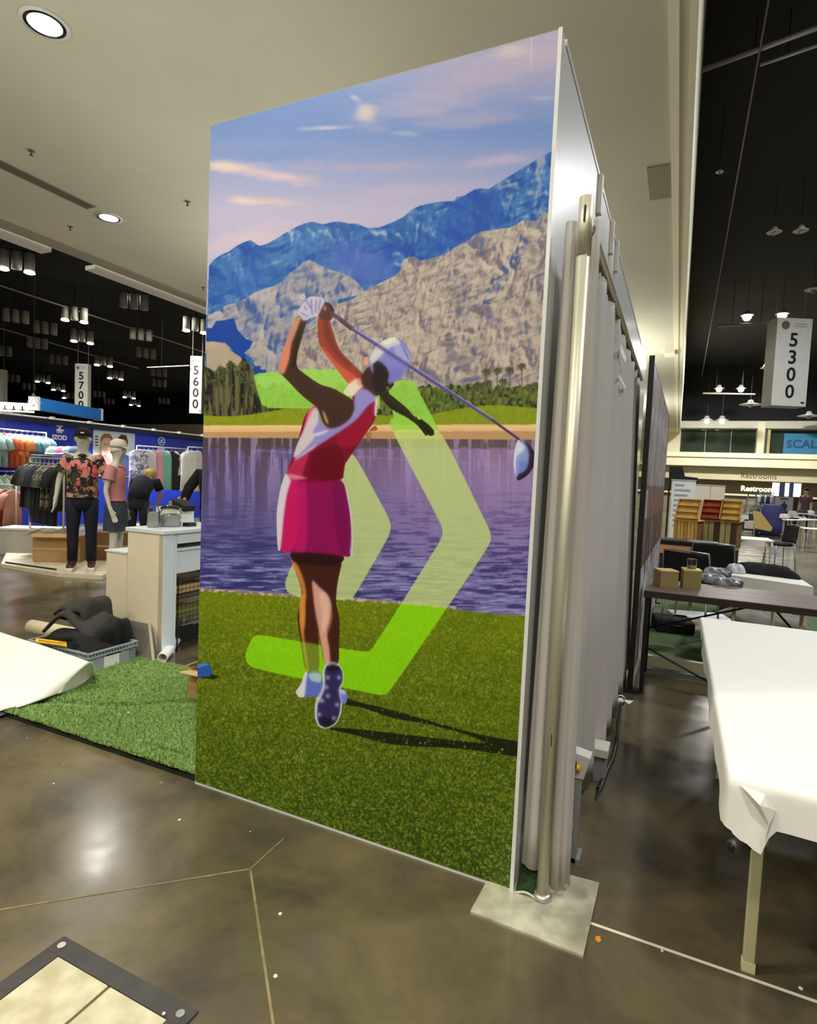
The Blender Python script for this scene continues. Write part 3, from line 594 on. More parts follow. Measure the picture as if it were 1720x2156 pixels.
# dropped soffit over restrooms with raised letters
struct('trim_11', MB().bb(x0, FY - 1.2, fz(1012), 40, FY, fz(985)), mat('fascia_grey', (190, 182, 148), .7), label='grey beige fascia with faint restrooms lettering', cat='trim')
rs = thing('restroom_sign', 'faint raised restrooms lettering on the beige fascia', 'sign', (fx(1597, 1003).x, FY - 1.22, fz(1003)))
lettering('lettering', 'Restrooms', .46, mat('taupe_ink', (84, 76, 56), .6), rs, at(1597, 1003, y=FY - 1.22), (1, 0, 0), (0, 0, 1), world=True)
MB().bb(at(1562, 1003, y=FY - 1.2).x, FY - 1.205, fz(1006), at(1632, 1003, y=FY - 1.2).x, FY - 1.2, fz(1005.5)).build('rail', M_greyl, rs, world=True)
rs = thing('restroom_sign', 'white restrooms lettering on the dark taupe wall', 'sign', (fx(1597, 1030).x, FY - .03, fz(1030)))
lettering('lettering', 'Restrooms', .48, glow('sign_letters', (250, 246, 226), 1.0), rs, at(1598, 1030, y=FY - .03), (1, 0, 0), (0, 0, 1), bold=.02, world=True)
MB().bb(fx(1562, 1030).x, FY - .015, fz(1034), fx(1632, 1030).x, FY, fz(1033)).build('rail', M_grey, rs, world=True)
struct('trim_12', MB().bb(x0, FY - .25, fz(1044), 40, FY, fz(1040)), M_cream, label='thin pale rail below the restrooms lettering', cat='trim')
struct('door_1', MB().bb(fx(1708, 1060).x, FY - .1, 0, fx(1708, 1060).x + 2.2, FY, fz(1042)), mat('door_dark', (50, 30, 26), .6), label='dark doorway at the far end wall', cat='door')
# floor joints
def joint(n, a, b, wd, m, lab):
    a = Vector(a); b = Vector(b); t = (b - a).normalized(); s_ = Vector((-t.y, t.x, 0)) * wd / 2; up = Vector((0, 0, .0015))
    struct('trim_%d' % n, MB().add([a + s_ + up, b + s_ + up, b - s_ + up, a - s_ + up, a + s_, b + s_, b - s_, a - s_], [(0, 1, 2, 3), (0, 4, 5, 1), (3, 2, 6, 7)]), m, label=lab, cat='trim')
M_joint = mat('joint_filler', (136, 122, 84), .6, noise=.2, nscale=30)
J = at(527, 1830, z=0)
joint(20, J, J + (at(0, 1916, z=0) - J) * 1.6, .007, M_joint, 'pale floor joint running left from the meeting point')
joint(21, J, J + (at(575, 2156, z=0) - J) * 1.5, .008, M_joint, 'pale floor joint running toward the viewer')
joint(22, J, at(598, 1765, z=0), .006, M_joint, 'short pale floor joint toward the mural foot')
def flat_strip(a, b, wd, h):
    a = Vector(a); b = Vector(b); t = (b - a).normalized(); s_ = Vector((-t.y, t.x, 0)) * wd / 2; up = Vector((0, 0, h))
    return MB().add([a + s_ + up, b + s_ + up, b - s_ + up, a - s_ + up, a + s_, b + s_, b - s_, a - s_], [(0, 1, 2, 3), (0, 4, 5, 1), (3, 2, 6, 7), (0, 3, 7, 4), (1, 5, 6, 2)])
tape = flat_strip((-.172, 1.966, 0), (2.6, 1.957, 0), .011, .0012).build('floor_tape', mat('white_tape', (236, 228, 206), .6)); tag(tape, 'white chalked booth line taped across the dark floor', 'tape')

# ================================================================ MURAL WALL
mw = thing('display_wall', 'tall free-standing display wall printed with a golfer swinging by a lake', 'display', ((PX0 + PX1) / 2, PY + .04, 0))
MB().bb(PX0, PY + .001, 0.0, PX1, PY + .06, 2.93).build('core_panel', M_whiteg, mw, world=True)
mural_im = to_image('mural', paint_mural(), 0, MURAL_GAIN)
pr = uv_quad('printed_mural', (PX0 + .002, PY - .001, PZ0), (PX1 - .002, PY - .001, PZ0), (PX1 - .002, PY - .001, PZ1 - .002), (PX0 + .002, PY - .001, PZ1 - .002), print_mat('mural_print', mural_im, .42), mw, world=True)
pr['label'] = 'printed golf scene with green chevrons'
MB().bb(PX1 - .012, PY - .004, 0, PX1 + .001, PY + .001, 2.932).build('edge_strip', M_whiteg, mw, world=True)
for k in range(5):
    y0 = PY + .06 + k * 1.1
    MB().bb(PX1 - .05, y0 + .002, 0.0, PX1, y0 + 1.098, 2.928).build('side_panel', M_whiteg, mw, world=True)
MB().bb(PX1 - .05, PY + .06, 2.915, PX1 + .004, PY + 5.56, 2.935).build('top_rail', M_whiteg, mw, world=True)
for (u, v) in [(1268, 410), (1292, 500), (1302, 540)]:
    p = at(u, v, x=PX1 + .02); MB().bb(PX1 + .001, p.y - .02, p.z - .09, PX1 + .02, p.y + .02, p.z + .09).build('clip', M_greyl, mw, world=True)

# ================================================================ PIPE AND DRAPE
pd = thing('drape_stand', 'aluminium pipe upright on a square steel base beside the mural', 'stand', (-.338, 2.0, 0))
MB().tube([(-.338, 2.0, .012), (-.330, 2.0, 2.26)], .0205, 20).build('pole', M_metal, pd, True, world=True)
MB().tube([(-.330, 2.0, 2.2), (-.3295, 2.0, 2.385)], .0235, 20).build('pole_top', M_metal, pd, True, world=True)
MB().tube([(-.3295, 1.975, 2.35), (-.3295, 1.972, 2.30)], .004, 6).build('slot', M_dark, pd, world=True)
MB().bb(-.337, 1.978, .56, -.334, 1.981, .60).build('slot', M_dark, pd, world=True)
q0, q1, q2, q3 = [at(*p, z=.008) for p in ((990, 1918), (1228, 2012), (1262, 1858), (1032, 1862))]
q3 = Vector((q0.x + .01, q2.y - .03, .008))
bs = MB().add([q0, q1, q2, q3] + [Vector((q.x, q.y, 0.0)) for q in (q0, q1, q2, q3)], [(0, 1, 2, 3), (7, 6, 5, 4), (0, 4, 5, 1), (1, 5, 6, 2), (2, 6, 7, 3), (3, 7, 4, 0)])
o = bs.build('base_plate', mat('base_steel', (228, 224, 196), .38, .35, noise=.0, col2=(172, 170, 150), nscale=9, bump=.15, bscale=30), pd, world=True)
MB().lathe([(.034, 0), (.034, .012), (.024, .02)], (-.338, 2.0, .008), 20).build('socket', M_steel, pd, True, world=True)
# drape header bar (thing of its own between uprights is part of the stand)
MB().tube([(-.315, 2.02, 2.30), (-.315, 4.95, 2.30)], .014, 10).build('cross_bar', M_metal, pd, True, world=True)
M_drape = mat('grey_drape', (186, 181, 174), .75, noise=.05, nscale=3, stretch=(1, 1, .2), spec=.3)
def drape_path(t):
    """plan path of the cloth: t 0..1 front return beside the pole, 1..2 along the aisle"""
    return None
cur = MB()
ZT, ZB = 2.33, .055
def sst(x): x = max(0, min(1, x)); return x * x * (3 - 2 * x)
def cur_fn(a, b):
    z = ZT + (ZB - ZT) * b
    y = 2.05 + 2.9 * a
    n = a * 26
    amp = .024 * (0.45 + .75 * b)
    f = math.sin(n * 2.1) * .6 + math.sin(n * 4.7 + 1.3) * .35 + math.sin(n * 9.3) * .12
    return (-.326 + amp * f + .050 * b * sst((y - 2.55) / .6), y + .02 * math.sin(n * 3.1) , z)
cur.grid(cur_fn, 420, 20)
cu = cur.build('drape', M_drape, None, True, solid=.004); tag(cu, 'long grey fabric drape hanging in folds behind the aluminium pole', 'curtain')
def near_fn(a, b):
    z = ZT + (ZB + .03 - ZT) * b
    sp = .45 + .55 * b
    ang = math.pi * (1.02 - 1.1 * a)
    fo = 1 + .14 * math.sin(ang * 3.6 + 1 + b * 1.2)
    return (-.383 + .036 * sp * fo * math.cos(ang), 2.04 - .024 * sp * fo * math.sin(ang), z)
nf = MB().grid(near_fn, 24, 16)
def near_fn2(a, b):
    z = ZT + (ZB - .01 - ZT) * b
    sp = .42 + .58 * b
    ang = math.pi * (1.0 - 1.1 * a)
    fo = 1 + .16 * math.sin(ang * 3.2 + b * 1.6) + .06 * math.sin(ang * 8 + b * 3)
    return (-.298 + .034 * sp * fo * math.cos(ang) - .008 * (1 - b), 2.055 - .033 * sp * fo * math.sin(ang), z + .012 * math.sin(ang * 3) * b)
nf.grid(near_fn2, 24, 16)
nf = nf.build('drape', M_drape, None, True, solid=.004); tag(nf, 'gathered end of the grey drape wrapped beside the aluminium pole', 'curtain')
for (u0, v0, u1, v1, i) in [(1307, 712, 1316, 768, 0), (1304, 776, 1316, 822, 1)]:
    a = at(u0, v0, x=-.30); b = at(u1, v1, x=-.30)
    p = MB().bb(-.2985, a.y, b.z, -.2965, b.y - .02, a.z - .03).build('paper_notice', M_sign, None)
    tag(p, ['upper', 'lower'][i] + ' white paper notice pinned to the grey drape', 'notice')
# turf roll end under the drape
tr = thing('turf_offcut', 'dark green turf offcut curled under the drape end', 'turf', (-.392, 2.02, 0))
MB().grid(lambda a, b: (-.425 + .07 * a, 1.985 + .0 + .11 * b, .012 + .085 * b ** 1.5 + .012 * math.sin(3.1 * a)), 8, 8).build('pile', mat('turf_dark', (44, 74, 38), .95, noise=.4, nscale=120, bump=.8, bscale=300), tr, True, solid=.012, world=True)
MB().tube([(-.425 + .07 * k / 8, 1.978, .009 + .012 * math.sin(3.1 * k / 8)) for k in range(9)], .004, 6).build('backing_edge', mat('backing', (205, 205, 190), .8), tr, True, world=True)

# metal floor boxes behind the pole
def knob(parent, p, c1=(232, 176, 40)):
    MB().lathe([(.016, 0), (.016, .012), (.008, .016), (.0, .016)], (0, 0, 0), 12)
jb = thing('steel_upright', 'short grey steel upright with a light head plate and yellow knob', 'post', (-.262, 2.27, 0))
a = at(1208, 1577, y=2.27); b = at(1256, 1645, y=2.27); bt = at(1200, 1822, y=2.27)
MB().bb(a.x - .012, 2.25, 0, a.x + .035, 2.30, a.z - .06).build('channel', M_grey, jb, world=True, bevel=.002)
hp = MB().add([(a.x - .012, 2.245, a.z), (a.x + .066, 2.245, a.z - .012), (a.x + .045, 2.245, a.z - .10), (a.x - .012, 2.245, a.z - .10), (a.x - .012, 2.31, a.z), (a.x + .066, 2.31, a.z - .012), (a.x + .045, 2.31, a.z - .10), (a.x - .012, 2.31, a.z - .10)],
              [(0, 1, 2, 3), (7, 6, 5, 4), (0, 4, 5, 1), (1, 5, 6, 2), (2, 6, 7, 3), (3, 7, 4, 0)]).build('head_plate', M_greyl, jb, world=True, bevel=.002)
MB().tube([(a.x + .022, 2.246, a.z - .055), (a.x + .022, 2.232, a.z - .055)], .013, 12).build('knob', mat('yellow_plastic', (236, 184, 44), .5), jb, True, world=True)
MB().tube([(a.x + .012, 2.24, a.z - .07), (a.x + .014, 2.225, a.z - .03)], .006, 8).build('lever', M_dark, jb, True, world=True)
MB().tube([(a.x + .004, 2.252, .115), (a.x + .004, 2.238, .115)], .014, 12).build('knob', M_dark, jb, True, world=True)
MB().tube([(a.x + .008, 2.252, .15), (a.x + .008, 2.242, .15)], .011, 12).build('knob', mat('yellow_plastic', (236, 184, 44), .5), jb, True, world=True)
MB().bb(a.x - .012, 2.25, 0, a.x + .05, 2.33, .02).build('foot_plate', M_grey, jb, world=True)
jb2 = thing('steel_bracket', 'grey steel bracket at the drape foot behind the upright', 'bracket', (-.25, 3.0, 0))
MB().bb(-.30, 2.95, 0, -.235, 3.05, .13).build('plate', M_grey, jb2, world=True, bevel=.002); MB().bb(-.30, 2.93, .13, -.225, 3.05, .17).build('cap', M_greyl, jb2, world=True, bevel=.002)
# power cable with connector
cb = thing('power_cable', 'black power cable with white ringed connector beside the drape foot', 'cable', (-.235, 3.4, 0))
pts = [at(*p) for p in []]
cp = [(-.255, 4.15, .03), (-.245, 3.95, .10), (-.235, 3.80, .09), (-.232, 3.62, .05), (-.22, 3.42, .02), (-.222, 3.2, .012), (-.24, 3.02, .012), (-.252, 2.86, .012)]
MB().tube(cp, .009, 8).build('cord', mat('cable_rubber', (40, 36, 34), .5), cb, True, world=True)
MB().tube([(-.235, 3.05, .012), (-.243, 2.90, .012), (-.25, 2.76, .008)], [.009, .013, .003], 8).build('loose_end', M_dark, cb, True, world=True)
MB().tube([(-.247, 3.97, .10), (-.240, 3.86, .095)], .022, 14).build('connector', M_dark, cb, True, world=True)
for yy in (3.93, 3.87): MB().tube([(-.245, yy, .098), (-.243, yy - .012, .097)], .0245, 14).build('ring', M_white, cb, True, world=True)
# white hem scrap, orange chip, tiny litter
sp = at(1322, 1478, z=0); o = MB().add([sp + Vector((-.03, .02, .004)), sp + Vector((.035, .01, .012)), sp + Vector((.01, -.05, .003)), sp + Vector((-.02, -.02, .006))], [(0, 1, 2), (0, 2, 3)]).build('paper_scrap', M_sign, None, solid=.001); tag(o, 'torn white paper scrap on the floor beyond the cable', 'scrap')
sp = at(1259, 1979, z=0); o = MB().add([sp + Vector((-.008, .012, .002)), sp + Vector((.004, .013, .004)), sp + Vector((.010, -.002, .003)), sp + Vector((.004, -.013, .002)), sp + Vector((-.008, -.008, .003))], [(0, 1, 2, 3, 4)]).build('paper_chip', mat('orange_chip', (226, 150, 44), .6), None, solid=.001); tag(o, 'small orange chip on the floor near the steel base', 'scrap')
cr = [(134, 1608, 'near the turf front edge'), (113, 1650, 'on floor left below turf edge'), (378, 1726, 'on floor left of mural foot'), (527, 1751, 'under the mural foot'), (345, 2134, 'on the dark floor box frame'), (580, 2055, 'right of the joint line'), (340, 1648, 'by the turf corner'), (1243, 1552, 'right of drape foot'), (590, 1924, 'between joint and steel base'), (57, 1554, 'by the turf left end'), (1394, 2002, 'just above the chalk line'), (1686, 2081, 'below the table leg')]
for i, (u, v, w_) in enumerate(cr):
    p = at(u, v, z=.0005 if i != 4 else .012); s_ = .0028 + .002 * (i % 3); o = MB().lathe([(s_, 0), (s_ * .8, .002), (0, .003)], p, 7).build('debris_speck', M_sign, None); o.scale = (1, 1, 1); tag(o, 'tiny pale speck of litter ' + w_, 'litter', 'litter specks on the concrete')

# ================================================================ FLOOR BOX (bottom left)
fb = thing('floor_box', 'recessed floor service box with black frame and stone lid tiles', 'floor box', (-1.35, .9, 0))
M_fr = mat('floor_box_frame', (66, 62, 60), .6, noise=.15, nscale=14)
c_o = at(137, 1968, z=.006); c_r = at(416, 2130, z=.006); c_i = at(127, 2004, z=.006)
X0, X1, Y1 = c_o.x, c_r.x, (c_o.y + c_r.y) / 2; wf = .055
for nm, bx in (('frame_bar', (X0, Y1 - wf, X1, Y1)), ('frame_bar', (X0, Y1 - .62, X0 + wf, Y1 - wf)), ('frame_bar', (X1 - wf, Y1 - .62, X1, Y1 - wf)), ('frame_bar', (X0 + wf, Y1 - .62, X1 - wf, Y1 - .62 + wf))):
    MB().bb(bx[0], bx[1], 0, bx[2], bx[3], .006).build(nm, M_fr, fb, world=True, bevel=.001)
M_tile = mat('lid_stone', (214, 206, 174), .6, noise=.0, col2=(186, 176, 140), nscale=14, bump=.1)
xm = (X0 + X1) / 2
for bx in ((X0 + wf, Y1 - .30, xm - .004, Y1 - wf), (xm + .004, Y1 - .30, X1 - wf, Y1 - wf), (X0 + wf, Y1 - .565, xm - .004, Y1 - .308), (xm + .004, Y1 - .565, X1 - wf, Y1 - .308)):
    MB().bb(bx[0] + .002, bx[1], 0, bx[2], bx[3] - .002, .005).build('lid_tile', M_tile, fb, world=True, bevel=.001)
for p in ((X1 - .035, Y1 - .03), (X0 + .03, Y1 - .028)):
    MB().lathe([(.012, 0), (.012, .003), (0, .003)], (p[0], p[1], .006), 10).build('corner_screw', M_steel, fb, world=True)

# ================================================================ ARTIFICIAL TURF
TX0, TX1, TY0, TY1 = -3.55, -1.94, 2.0, 3.06
tf = thing('artificial_turf', 'bright green artificial turf mat on the floor behind the mural', 'turf', ((TX0 + TX1) / 2, 2.5, 0))
def wrinkle(x, y):
    d = abs((y - 2.38) - (x + 2.9) * .62 - .03 * math.sin(x * 9)); d2 = abs((y - 2.15) + (x + 2.6) * .2)
    return -.030 * math.exp(-(d / .028) ** 2) + .01 * math.exp(-(d2 / .12) ** 2) + .004 * math.sin(x * 7 + y * 5)
def tz(x, y): return .034 + max(-.030, wrinkle(x, y)) * (1 if PY + .1 < y < TY1 - .05 else .3)
MB().grid(lambda a, b: (TX0 + (TX1 - TX0) * a, TY0 + .0 + (TY1 - TY0) * b + (.012 * math.sin(a * 40) if b < .01 else 0), tz(TX0 + (TX1 - TX0) * a, TY0 + (TY1 - TY0) * b)), 160, 60).build('mat', mat('turf_green', (84, 116, 50), .95, noise=0, col2=(126, 156, 80), nscale=30, bump=.6, bscale=200), tf, True, world=True, solid=.0)
MB().grid(lambda a, b: (-1.93 + 1.42 * a, 2.055 + (TY1 - 2.055) * b, .014), 20, 10).build('mat', MATS['turf_green'], tf, True, world=True)
MB().bb(TX0, TY0, 0, TX1, TY0 + .02, .016).build('backing', mat('turf_backing', (26, 28, 18), .9), tf, world=True)
def blades(n, x0, x1, y0, y1, hf, m, parent, L=.022, wd=.0016):
    rs = np.random.RandomState(5); V = []; Fc = []
    off = WORLD_OF[parent.name]
    xs = x0 + (x1 - x0) * rs.rand(n); ys = y0 + (y1 - y0) * rs.rand(n)
    for i in range(n):
        x, y = xs[i], ys[i]; z = hf(x, y); a = rs.rand() * 6.283; l = rs.rand() * .9 + .2; h = L * (.5 + .5 * rs.rand()); dx, dy = math.cos(a), math.sin(a)
        k = len(V); V += [(x - dy * wd - off.x, y + dx * wd - off.y, z - off.z), (x + dy * wd - off.x, y - dx * wd - off.y, z - off.z), (x + dx * l * L - off.x, y + dy * l * L - off.y, z + h - off.z)]; Fc.append((k, k + 1, k + 2))
    me = bpy.data.meshes.new('blades'); me.from_pydata(V, [], Fc); me.materials.append(m); o = bpy.data.objects.new('blades', me); C.objects.link(o); o.parent = parent; o['kind'] = 'stuff'; return o
blades(90000, TX0, -1.942, TY0 - .012, TY1, tz, mat('turf_blade', (98, 138, 52), .8, noise=0, col2=(172, 200, 120), nscale=60), tf)
for (u, v, q) in [(298, 1562, 'right part'), (271, 1502, 'middle')]:
    p = at(u, v, z=.04); tag(MB().lathe([(.008, 0), (.006, .006), (0, .008)], p, 6).build('debris_speck', M_sign, None), 'tiny white scrap lying on the ' + q + ' of the turf', 'litter')

# ================================================================ WHITE VINYL SHEET
vs = thing('vinyl_sheet', 'large white vinyl sheet with curled end lying over the turf', 'sheet', (-4.2, 2.3, 0))
Pf0 = at(-260, 1600, z=.05); 
# control rows from far edge to near edge, sampled where the photograph shows them
far_e = [at(-300, 1232, z=.30), at(0, 1331, z=.28), at(80, 1356, z=.26), at(150, 1380, z=.25), at(186, 1393, z=.24), at(196, 1397, z=.20), at(200, 1410, z=.12), at(199, 1425, z=.03)]
near_e = [at(-300, 1600, z=.08), at(0, 1497, z=.05), at(40, 1489, z=.05), at(85, 1474, z=.06), at(118, 1462, z=.07), at(128, 1460, z=.07), at(150, 1454, z=.045), at(172, 1446, z=.03)]
def cr_(pts, t):
    n = len(pts) - 1; x = t * n; i = min(int(x), n - 1); f = x - i
    p0, p1, p2, p3 = pts[max(i - 1, 0)], pts[i], pts[i + 1], pts[min(i + 2, n)]
    return .5 * ((2 * p1) + (p2 - p0) * f + (2 * p0 - 5 * p1 + 4 * p2 - p3) * f * f + (3 * p1 - p0 - 3 * p2 + p3) * f ** 3)
def sheet_fn(a, b):
    p = cr_(near_e, a) * (1 - b) + cr_(far_e, a) * b
    p = p.copy(); p.z += .03 * math.sin(math.pi * b) * (1 - a) + (.02 * math.sin(math.pi * b) if a > .6 else 0); return p
MB().grid(sheet_fn, 60, 24).build('sheet', mat('vinyl_white', (240, 236, 224), .55, noise=.01), vs, True, solid=.003, world=True)
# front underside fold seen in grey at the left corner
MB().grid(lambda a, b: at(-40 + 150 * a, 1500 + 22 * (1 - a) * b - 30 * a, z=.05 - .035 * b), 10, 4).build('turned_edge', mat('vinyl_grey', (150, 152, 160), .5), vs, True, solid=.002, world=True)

# ================================================================ CRATE WITH CLOTHES
CXR, CY0, CY1, CZ = -3.52, 2.62, 3.0, .175
cr0 = thing('storage_crate', 'grey plastic storage crate with white label at the turf edge', 'crate', (-3.82, 2.81, 0))
M_crate = mat('crate_grey', (150, 160, 164), .5, noise=.04)
MB().bb(CXR - .6, CY0 + .02, .005, CXR - .015, CY1 - .02, .02).build('bottom', M_crate, cr0, world=True)
for nm, bx in (('side_wall', (CXR - .02, CY0, .005, CXR, CY1, .135)), ('side_wall', (CXR - .62, CY0, .005, CXR - .6, CY1, .135)), ('side_wall', (CXR - .6, CY0, .005, CXR - .02, CY0 + .02, .135)), ('side_wall', (CXR - .6, CY1 - .02, .005, CXR - .02, CY1, .135))):
    MB().bb(*bx).build(nm, M_crate, cr0, world=True, bevel=.003)
rim = MB()
for bx in ((CXR - .005, CY0 - .01, CXR + .012, CY1 + .01), (CXR - .632, CY0 - .01, CXR - .615, CY1 + .01), (CXR - .62, CY0 - .012, CXR, CY0 + .005), (CXR - .62, CY1 - .005, CXR, CY1 + .012)):
    rim.bb(bx[0], bx[1], .135, bx[2], bx[3], .143); rim.bb(bx[0], bx[1], .165, bx[2], bx[3], .175)
rim.build('rim', M_crate, cr0, world=True)
rb = MB()
for k in range(17): y = CY0 + k * (CY1 - CY0) / 16; rb.bb(CXR, y - .003, .143, CXR + .010, y + .003, .165)
for k in range(26): x = CXR - k * .62 / 25; rb.bb(x - .003, CY0 - .01, .143, x + .003, CY0, .165)
for k in range(5): rb.bb(CXR, CY1 - .05, .02 + k * .024, CXR + .006, CY1 - .005, .026 + k * .024)
for k in range(3): rb.bb(CXR, CY1 - .05 + k * .02, .01, CXR + .006, CY1 - .046 + k * .02, .135)
rb.build('ribs', M_crate, cr0, world=True)['kind'] = 'stuff'
MB().bb(CXR, 2.74, .035, CXR + .003, 2.86, .12).build('label_card', M_sign, cr0, world=True)
MB().bb(CXR, 2.76, .122, CXR + .004, 2.87, .14).build('hand_slot', M_dark, cr0, world=True)
lettering('lettering', '17', .02, M_ink, cr0, (CXR + .0035, 2.83, .055), (0, 1, 0), (0, 0, 1), .0004, world=True)
def cloth_heap(name, lab, cat, c, rx, ry, h, m, seed, nu=40, nv=20, rough=.22, parts=None):
    rs = random.Random(seed); ph = [rs.uniform(0, 6.28) for _ in range(8)]
    t = thing(name, lab, cat, c)
    def fn(a, b):
        an = a * 2 * math.pi; q = math.cos(b * math.pi / 2)
        r = 1 + rough * (math.sin(3 * an + ph[0]) * .5 + math.sin(5 * an + ph[1] + 3 * b) * .35 + math.sin(9 * an + ph[2]) * .2)
        fold = 1 + .14 * math.sin(7 * an + 6 * b + ph[3]) * math.sin(b * 3)
        return (rx * q ** .6 * r * math.cos(an), ry * q ** .6 * r * math.sin(an), h * math.sin(b * math.pi / 2) * fold)
    MB().grid(fn, nu, nv).build('cloth', m, t, True)
    return t
M_cl = mat('charcoal_cloth', (58, 55, 52), .9, noise=.1, nscale=6, bump=.2)
M_bk = mat('black_cloth', (22, 22, 23), .9, noise=.2, nscale=6, bump=.2)
bag = thing('folded_jacket', 'charcoal jackets folded in a pile on top of the crate', 'jacket', (-3.82, 2.85, .12))
def lay(dx, dy, dz, rx_, ry_, lx, ly, th, m, nm, sd):
    rs = random.Random(sd); ph = [rs.uniform(0, 6) for _ in range(6)]
    def fn(a, b):
        x = (a - .5) * lx; y = (b - .5) * ly; sgn = (abs(2 * a - 1) ** 3)
        z = .05 * (1 - (2 * a - 1) ** 2) + .02 * math.sin(9 * a + ph[0] + 3 * b) + .014 * math.sin(11 * b + ph[1] + 4 * a) - .10 * sgn - .07 * abs(2 * b - 1) ** 4
        p = Matrix.Rotation(ry_, 3, 'Y') @ Matrix.Rotation(rx_, 3, 'X') @ Vector((x + .012 * math.sin(14 * b + ph[2]), y, z)); return (p.x + dx, p.y + dy, p.z + dz)
    MB().grid(fn, 26, 26).build(nm, m, bag, True, solid=th)
lay(.02, -.02, .10, -.1, .05, .50, .36, .03, M_bk, 'jacket_body', 1)
lay(0.0, .02, .20, -.15, .28, .44, .34, .022, M_cl, 'jacket_flap', 2)
lay(-.03, .05, .28, -.2, .42, .30, .30, .02, M_cl, 'jacket_flap', 3)
lay(.17, .05, .14, .2, .6, .22, .28, .02, M_bk, 'sleeve', 4)
yl = thing('yellow_level', 'flat yellow folder lying across the crate left end', 'folder', (-4.05, 2.62, .19))
MB().add([at(76, 1345, z=.20), at(140, 1352, z=.20), at(141, 1362, z=.19), at(74, 1352, z=.19)], [(0, 1, 2, 3)]).build('cover', mat('yellow_card', (240, 200, 40), .5), yl, solid=.01, world=True)
MB().tube([at(82, 1348, z=.22), at(132, 1354, z=.22)], .006, 6).build('spine', mat('orange_plastic', (236, 160, 40), .5), yl, True, world=True)
rl = thing('paper_roll', 'long cream roll of paper lying behind the crate', 'roll', at(100, 1330, z=0))
a = at(66, 1319, z=.11); b = at(175, 1340, z=.11)
MB().tube([a, b], .055, 20).build('roll', mat('roll_cream', (226, 212, 178), .7, noise=.03), rl, True, world=True)
MB().tube([a + (a - b).normalized() * .002, a + (a - b).normalized() * .004], .04, 20).build('core_end', M_cardl, rl, True, world=True)
ws = thing('paper_tube', 'white paper tube seen end-on beside the counter foot', 'tube', (-3.42, 3.1, 0))
c = at(341, 1386, z=.04); d_ = Vector((-.35, .5, 0)).normalized()
tb = MB(); n = 20
for r, nm in ((.037, 0),):
    ax = d_; s_ = Vector((-d_.y, d_.x, 0)); v = []
    for rr_, off in ((.037, 0), (.037, .5), (.032, .5), (.032, 0)):
        for k in range(n): an = 2 * math.pi * k / n; v.append(c + s_ * rr_ * math.cos(an) + Vector((0, 0, rr_ * math.sin(an))) + ax * off)
    f = []
    for q in range(4):
        for k in range(n): f.append((q * n + k, q * n + (k + 1) % n, ((q + 1) % 4) * n + (k + 1) % n, ((q + 1) % 4) * n + k))
    tb.add(v, f)
tb.build('tube_wall', M_white, ws, True, world=True)
# leaning grey board
lb = thing('leaning_board', 'grey board with rounded pale rim leaning on the counter end', 'board', (-3.7, 3.06, 0))
p0 = at(325, 1402, z=.01); p1 = at(315, 1312, y=3.17); 
w_b = .72; bl = Vector((p0.x - w_b, p0.y + .02, .01)); tl_ = Vector((p1.x - w_b, 3.17, p1.z))
def lean(aa, bb): return (bl * (1 - aa) + p0 * aa) * (1 - bb) + (tl_ * (1 - aa) + p1 * aa) * bb
nrm = (p0 - bl).cross(tl_ - bl).normalized()
def lbq(m0, m1, off, th):
    v = [lean(m0, m0) + nrm * off, lean(1 - m0, m0) + nrm * off, lean(1 - m0, 1 - m0) + nrm * off, lean(m0, 1 - m0) + nrm * off]
    v += [q - nrm * th for q in v]; return MB().add(v, [(0, 1, 2, 3), (7, 6, 5, 4), (0, 4, 5, 1), (1, 5, 6, 2), (2, 6, 7, 3), (3, 7, 4, 0)])
lbq(.0, 0, 0, .018).build('rim', mat('rim_pale', (176, 168, 146), .5), lb, world=True, bevel=.006)
lbq(.028, 0, .003, .004).build('face', mat('board_grey', (106, 100, 90), .6, noise=.05), lb, world=True)

# ================================================================ COUNTER
CXA, CYA, CH = -3.48, 3.20, .97
M_cw = mat('counter_white', (226, 236, 240), .35, noise=.02, coat=.2); M_cb = mat('counter_cream_warm_lit', (236, 222, 196), .5, noise=.02)  # cream tone carries the warm light falling on the counter end
ct = thing('display_counter', 'white display counter with end panel tinted cream for warm light', 'counter', (-3.7, 3.7, 0))
MB().bb(CXA - .38, CYA, 0, CXA - .002, CYA + .03, CH - .03).build('end_panel', M_cb, ct, world=True)
MB().bb(CXA - .40, CYA - .01, CH - .03, CXA + .01, CYA + 1.8, CH).build('top', M_cw, ct, world=True, bevel=.004)
MB().bb(CXA - .05, CYA, 0, CXA, CYA + .10, CH - .03).build('leg', M_cw, ct, world=True, bevel=.003)
MB().bb(CXA - .05, CYA + .105, 0, CXA - .008, CYA + .14, CH - .03).build('leg', M_cw, ct, world=True, bevel=.003)
MB().bb(CXA - .05, CYA + 1.70, 0, CXA, CYA + 1.8, CH - .03).build('leg', M_cw, ct, world=True)
MB().bb(CXA - .04, CYA + .14, .86, CXA - .005, CYA + 1.7, CH - .03).build('apron', M_cw, ct, world=True)
MB().bb(CXA - .38, CYA + .14, .80, CXA - .02, CYA + 1.7, .82).build('shelf', M_cw, ct, world=True)
MB().bb(CXA - .37, CYA + .14, .62, CXA - .03, CYA + 1.7, .80).build('drawer_front', M_cw, ct, world=True, bevel=.003)
MB().bb(CXA - .38, CYA + .03, 0.02, CXA - .36, CYA + 1.8, CH - .03).build('back_panel', M_cb, ct, world=True)
pb = thing('plinth', 'low cream plinth beside the counter end', 'plinth', (-4.02, 3.4, 0))
hz = at(245, 1163, y=CYA).z
MB().bb(CXA - .62, CYA, 0, CXA - .385, CYA + .55, hz).build('body', M_cb, pb, world=True, bevel=.003)
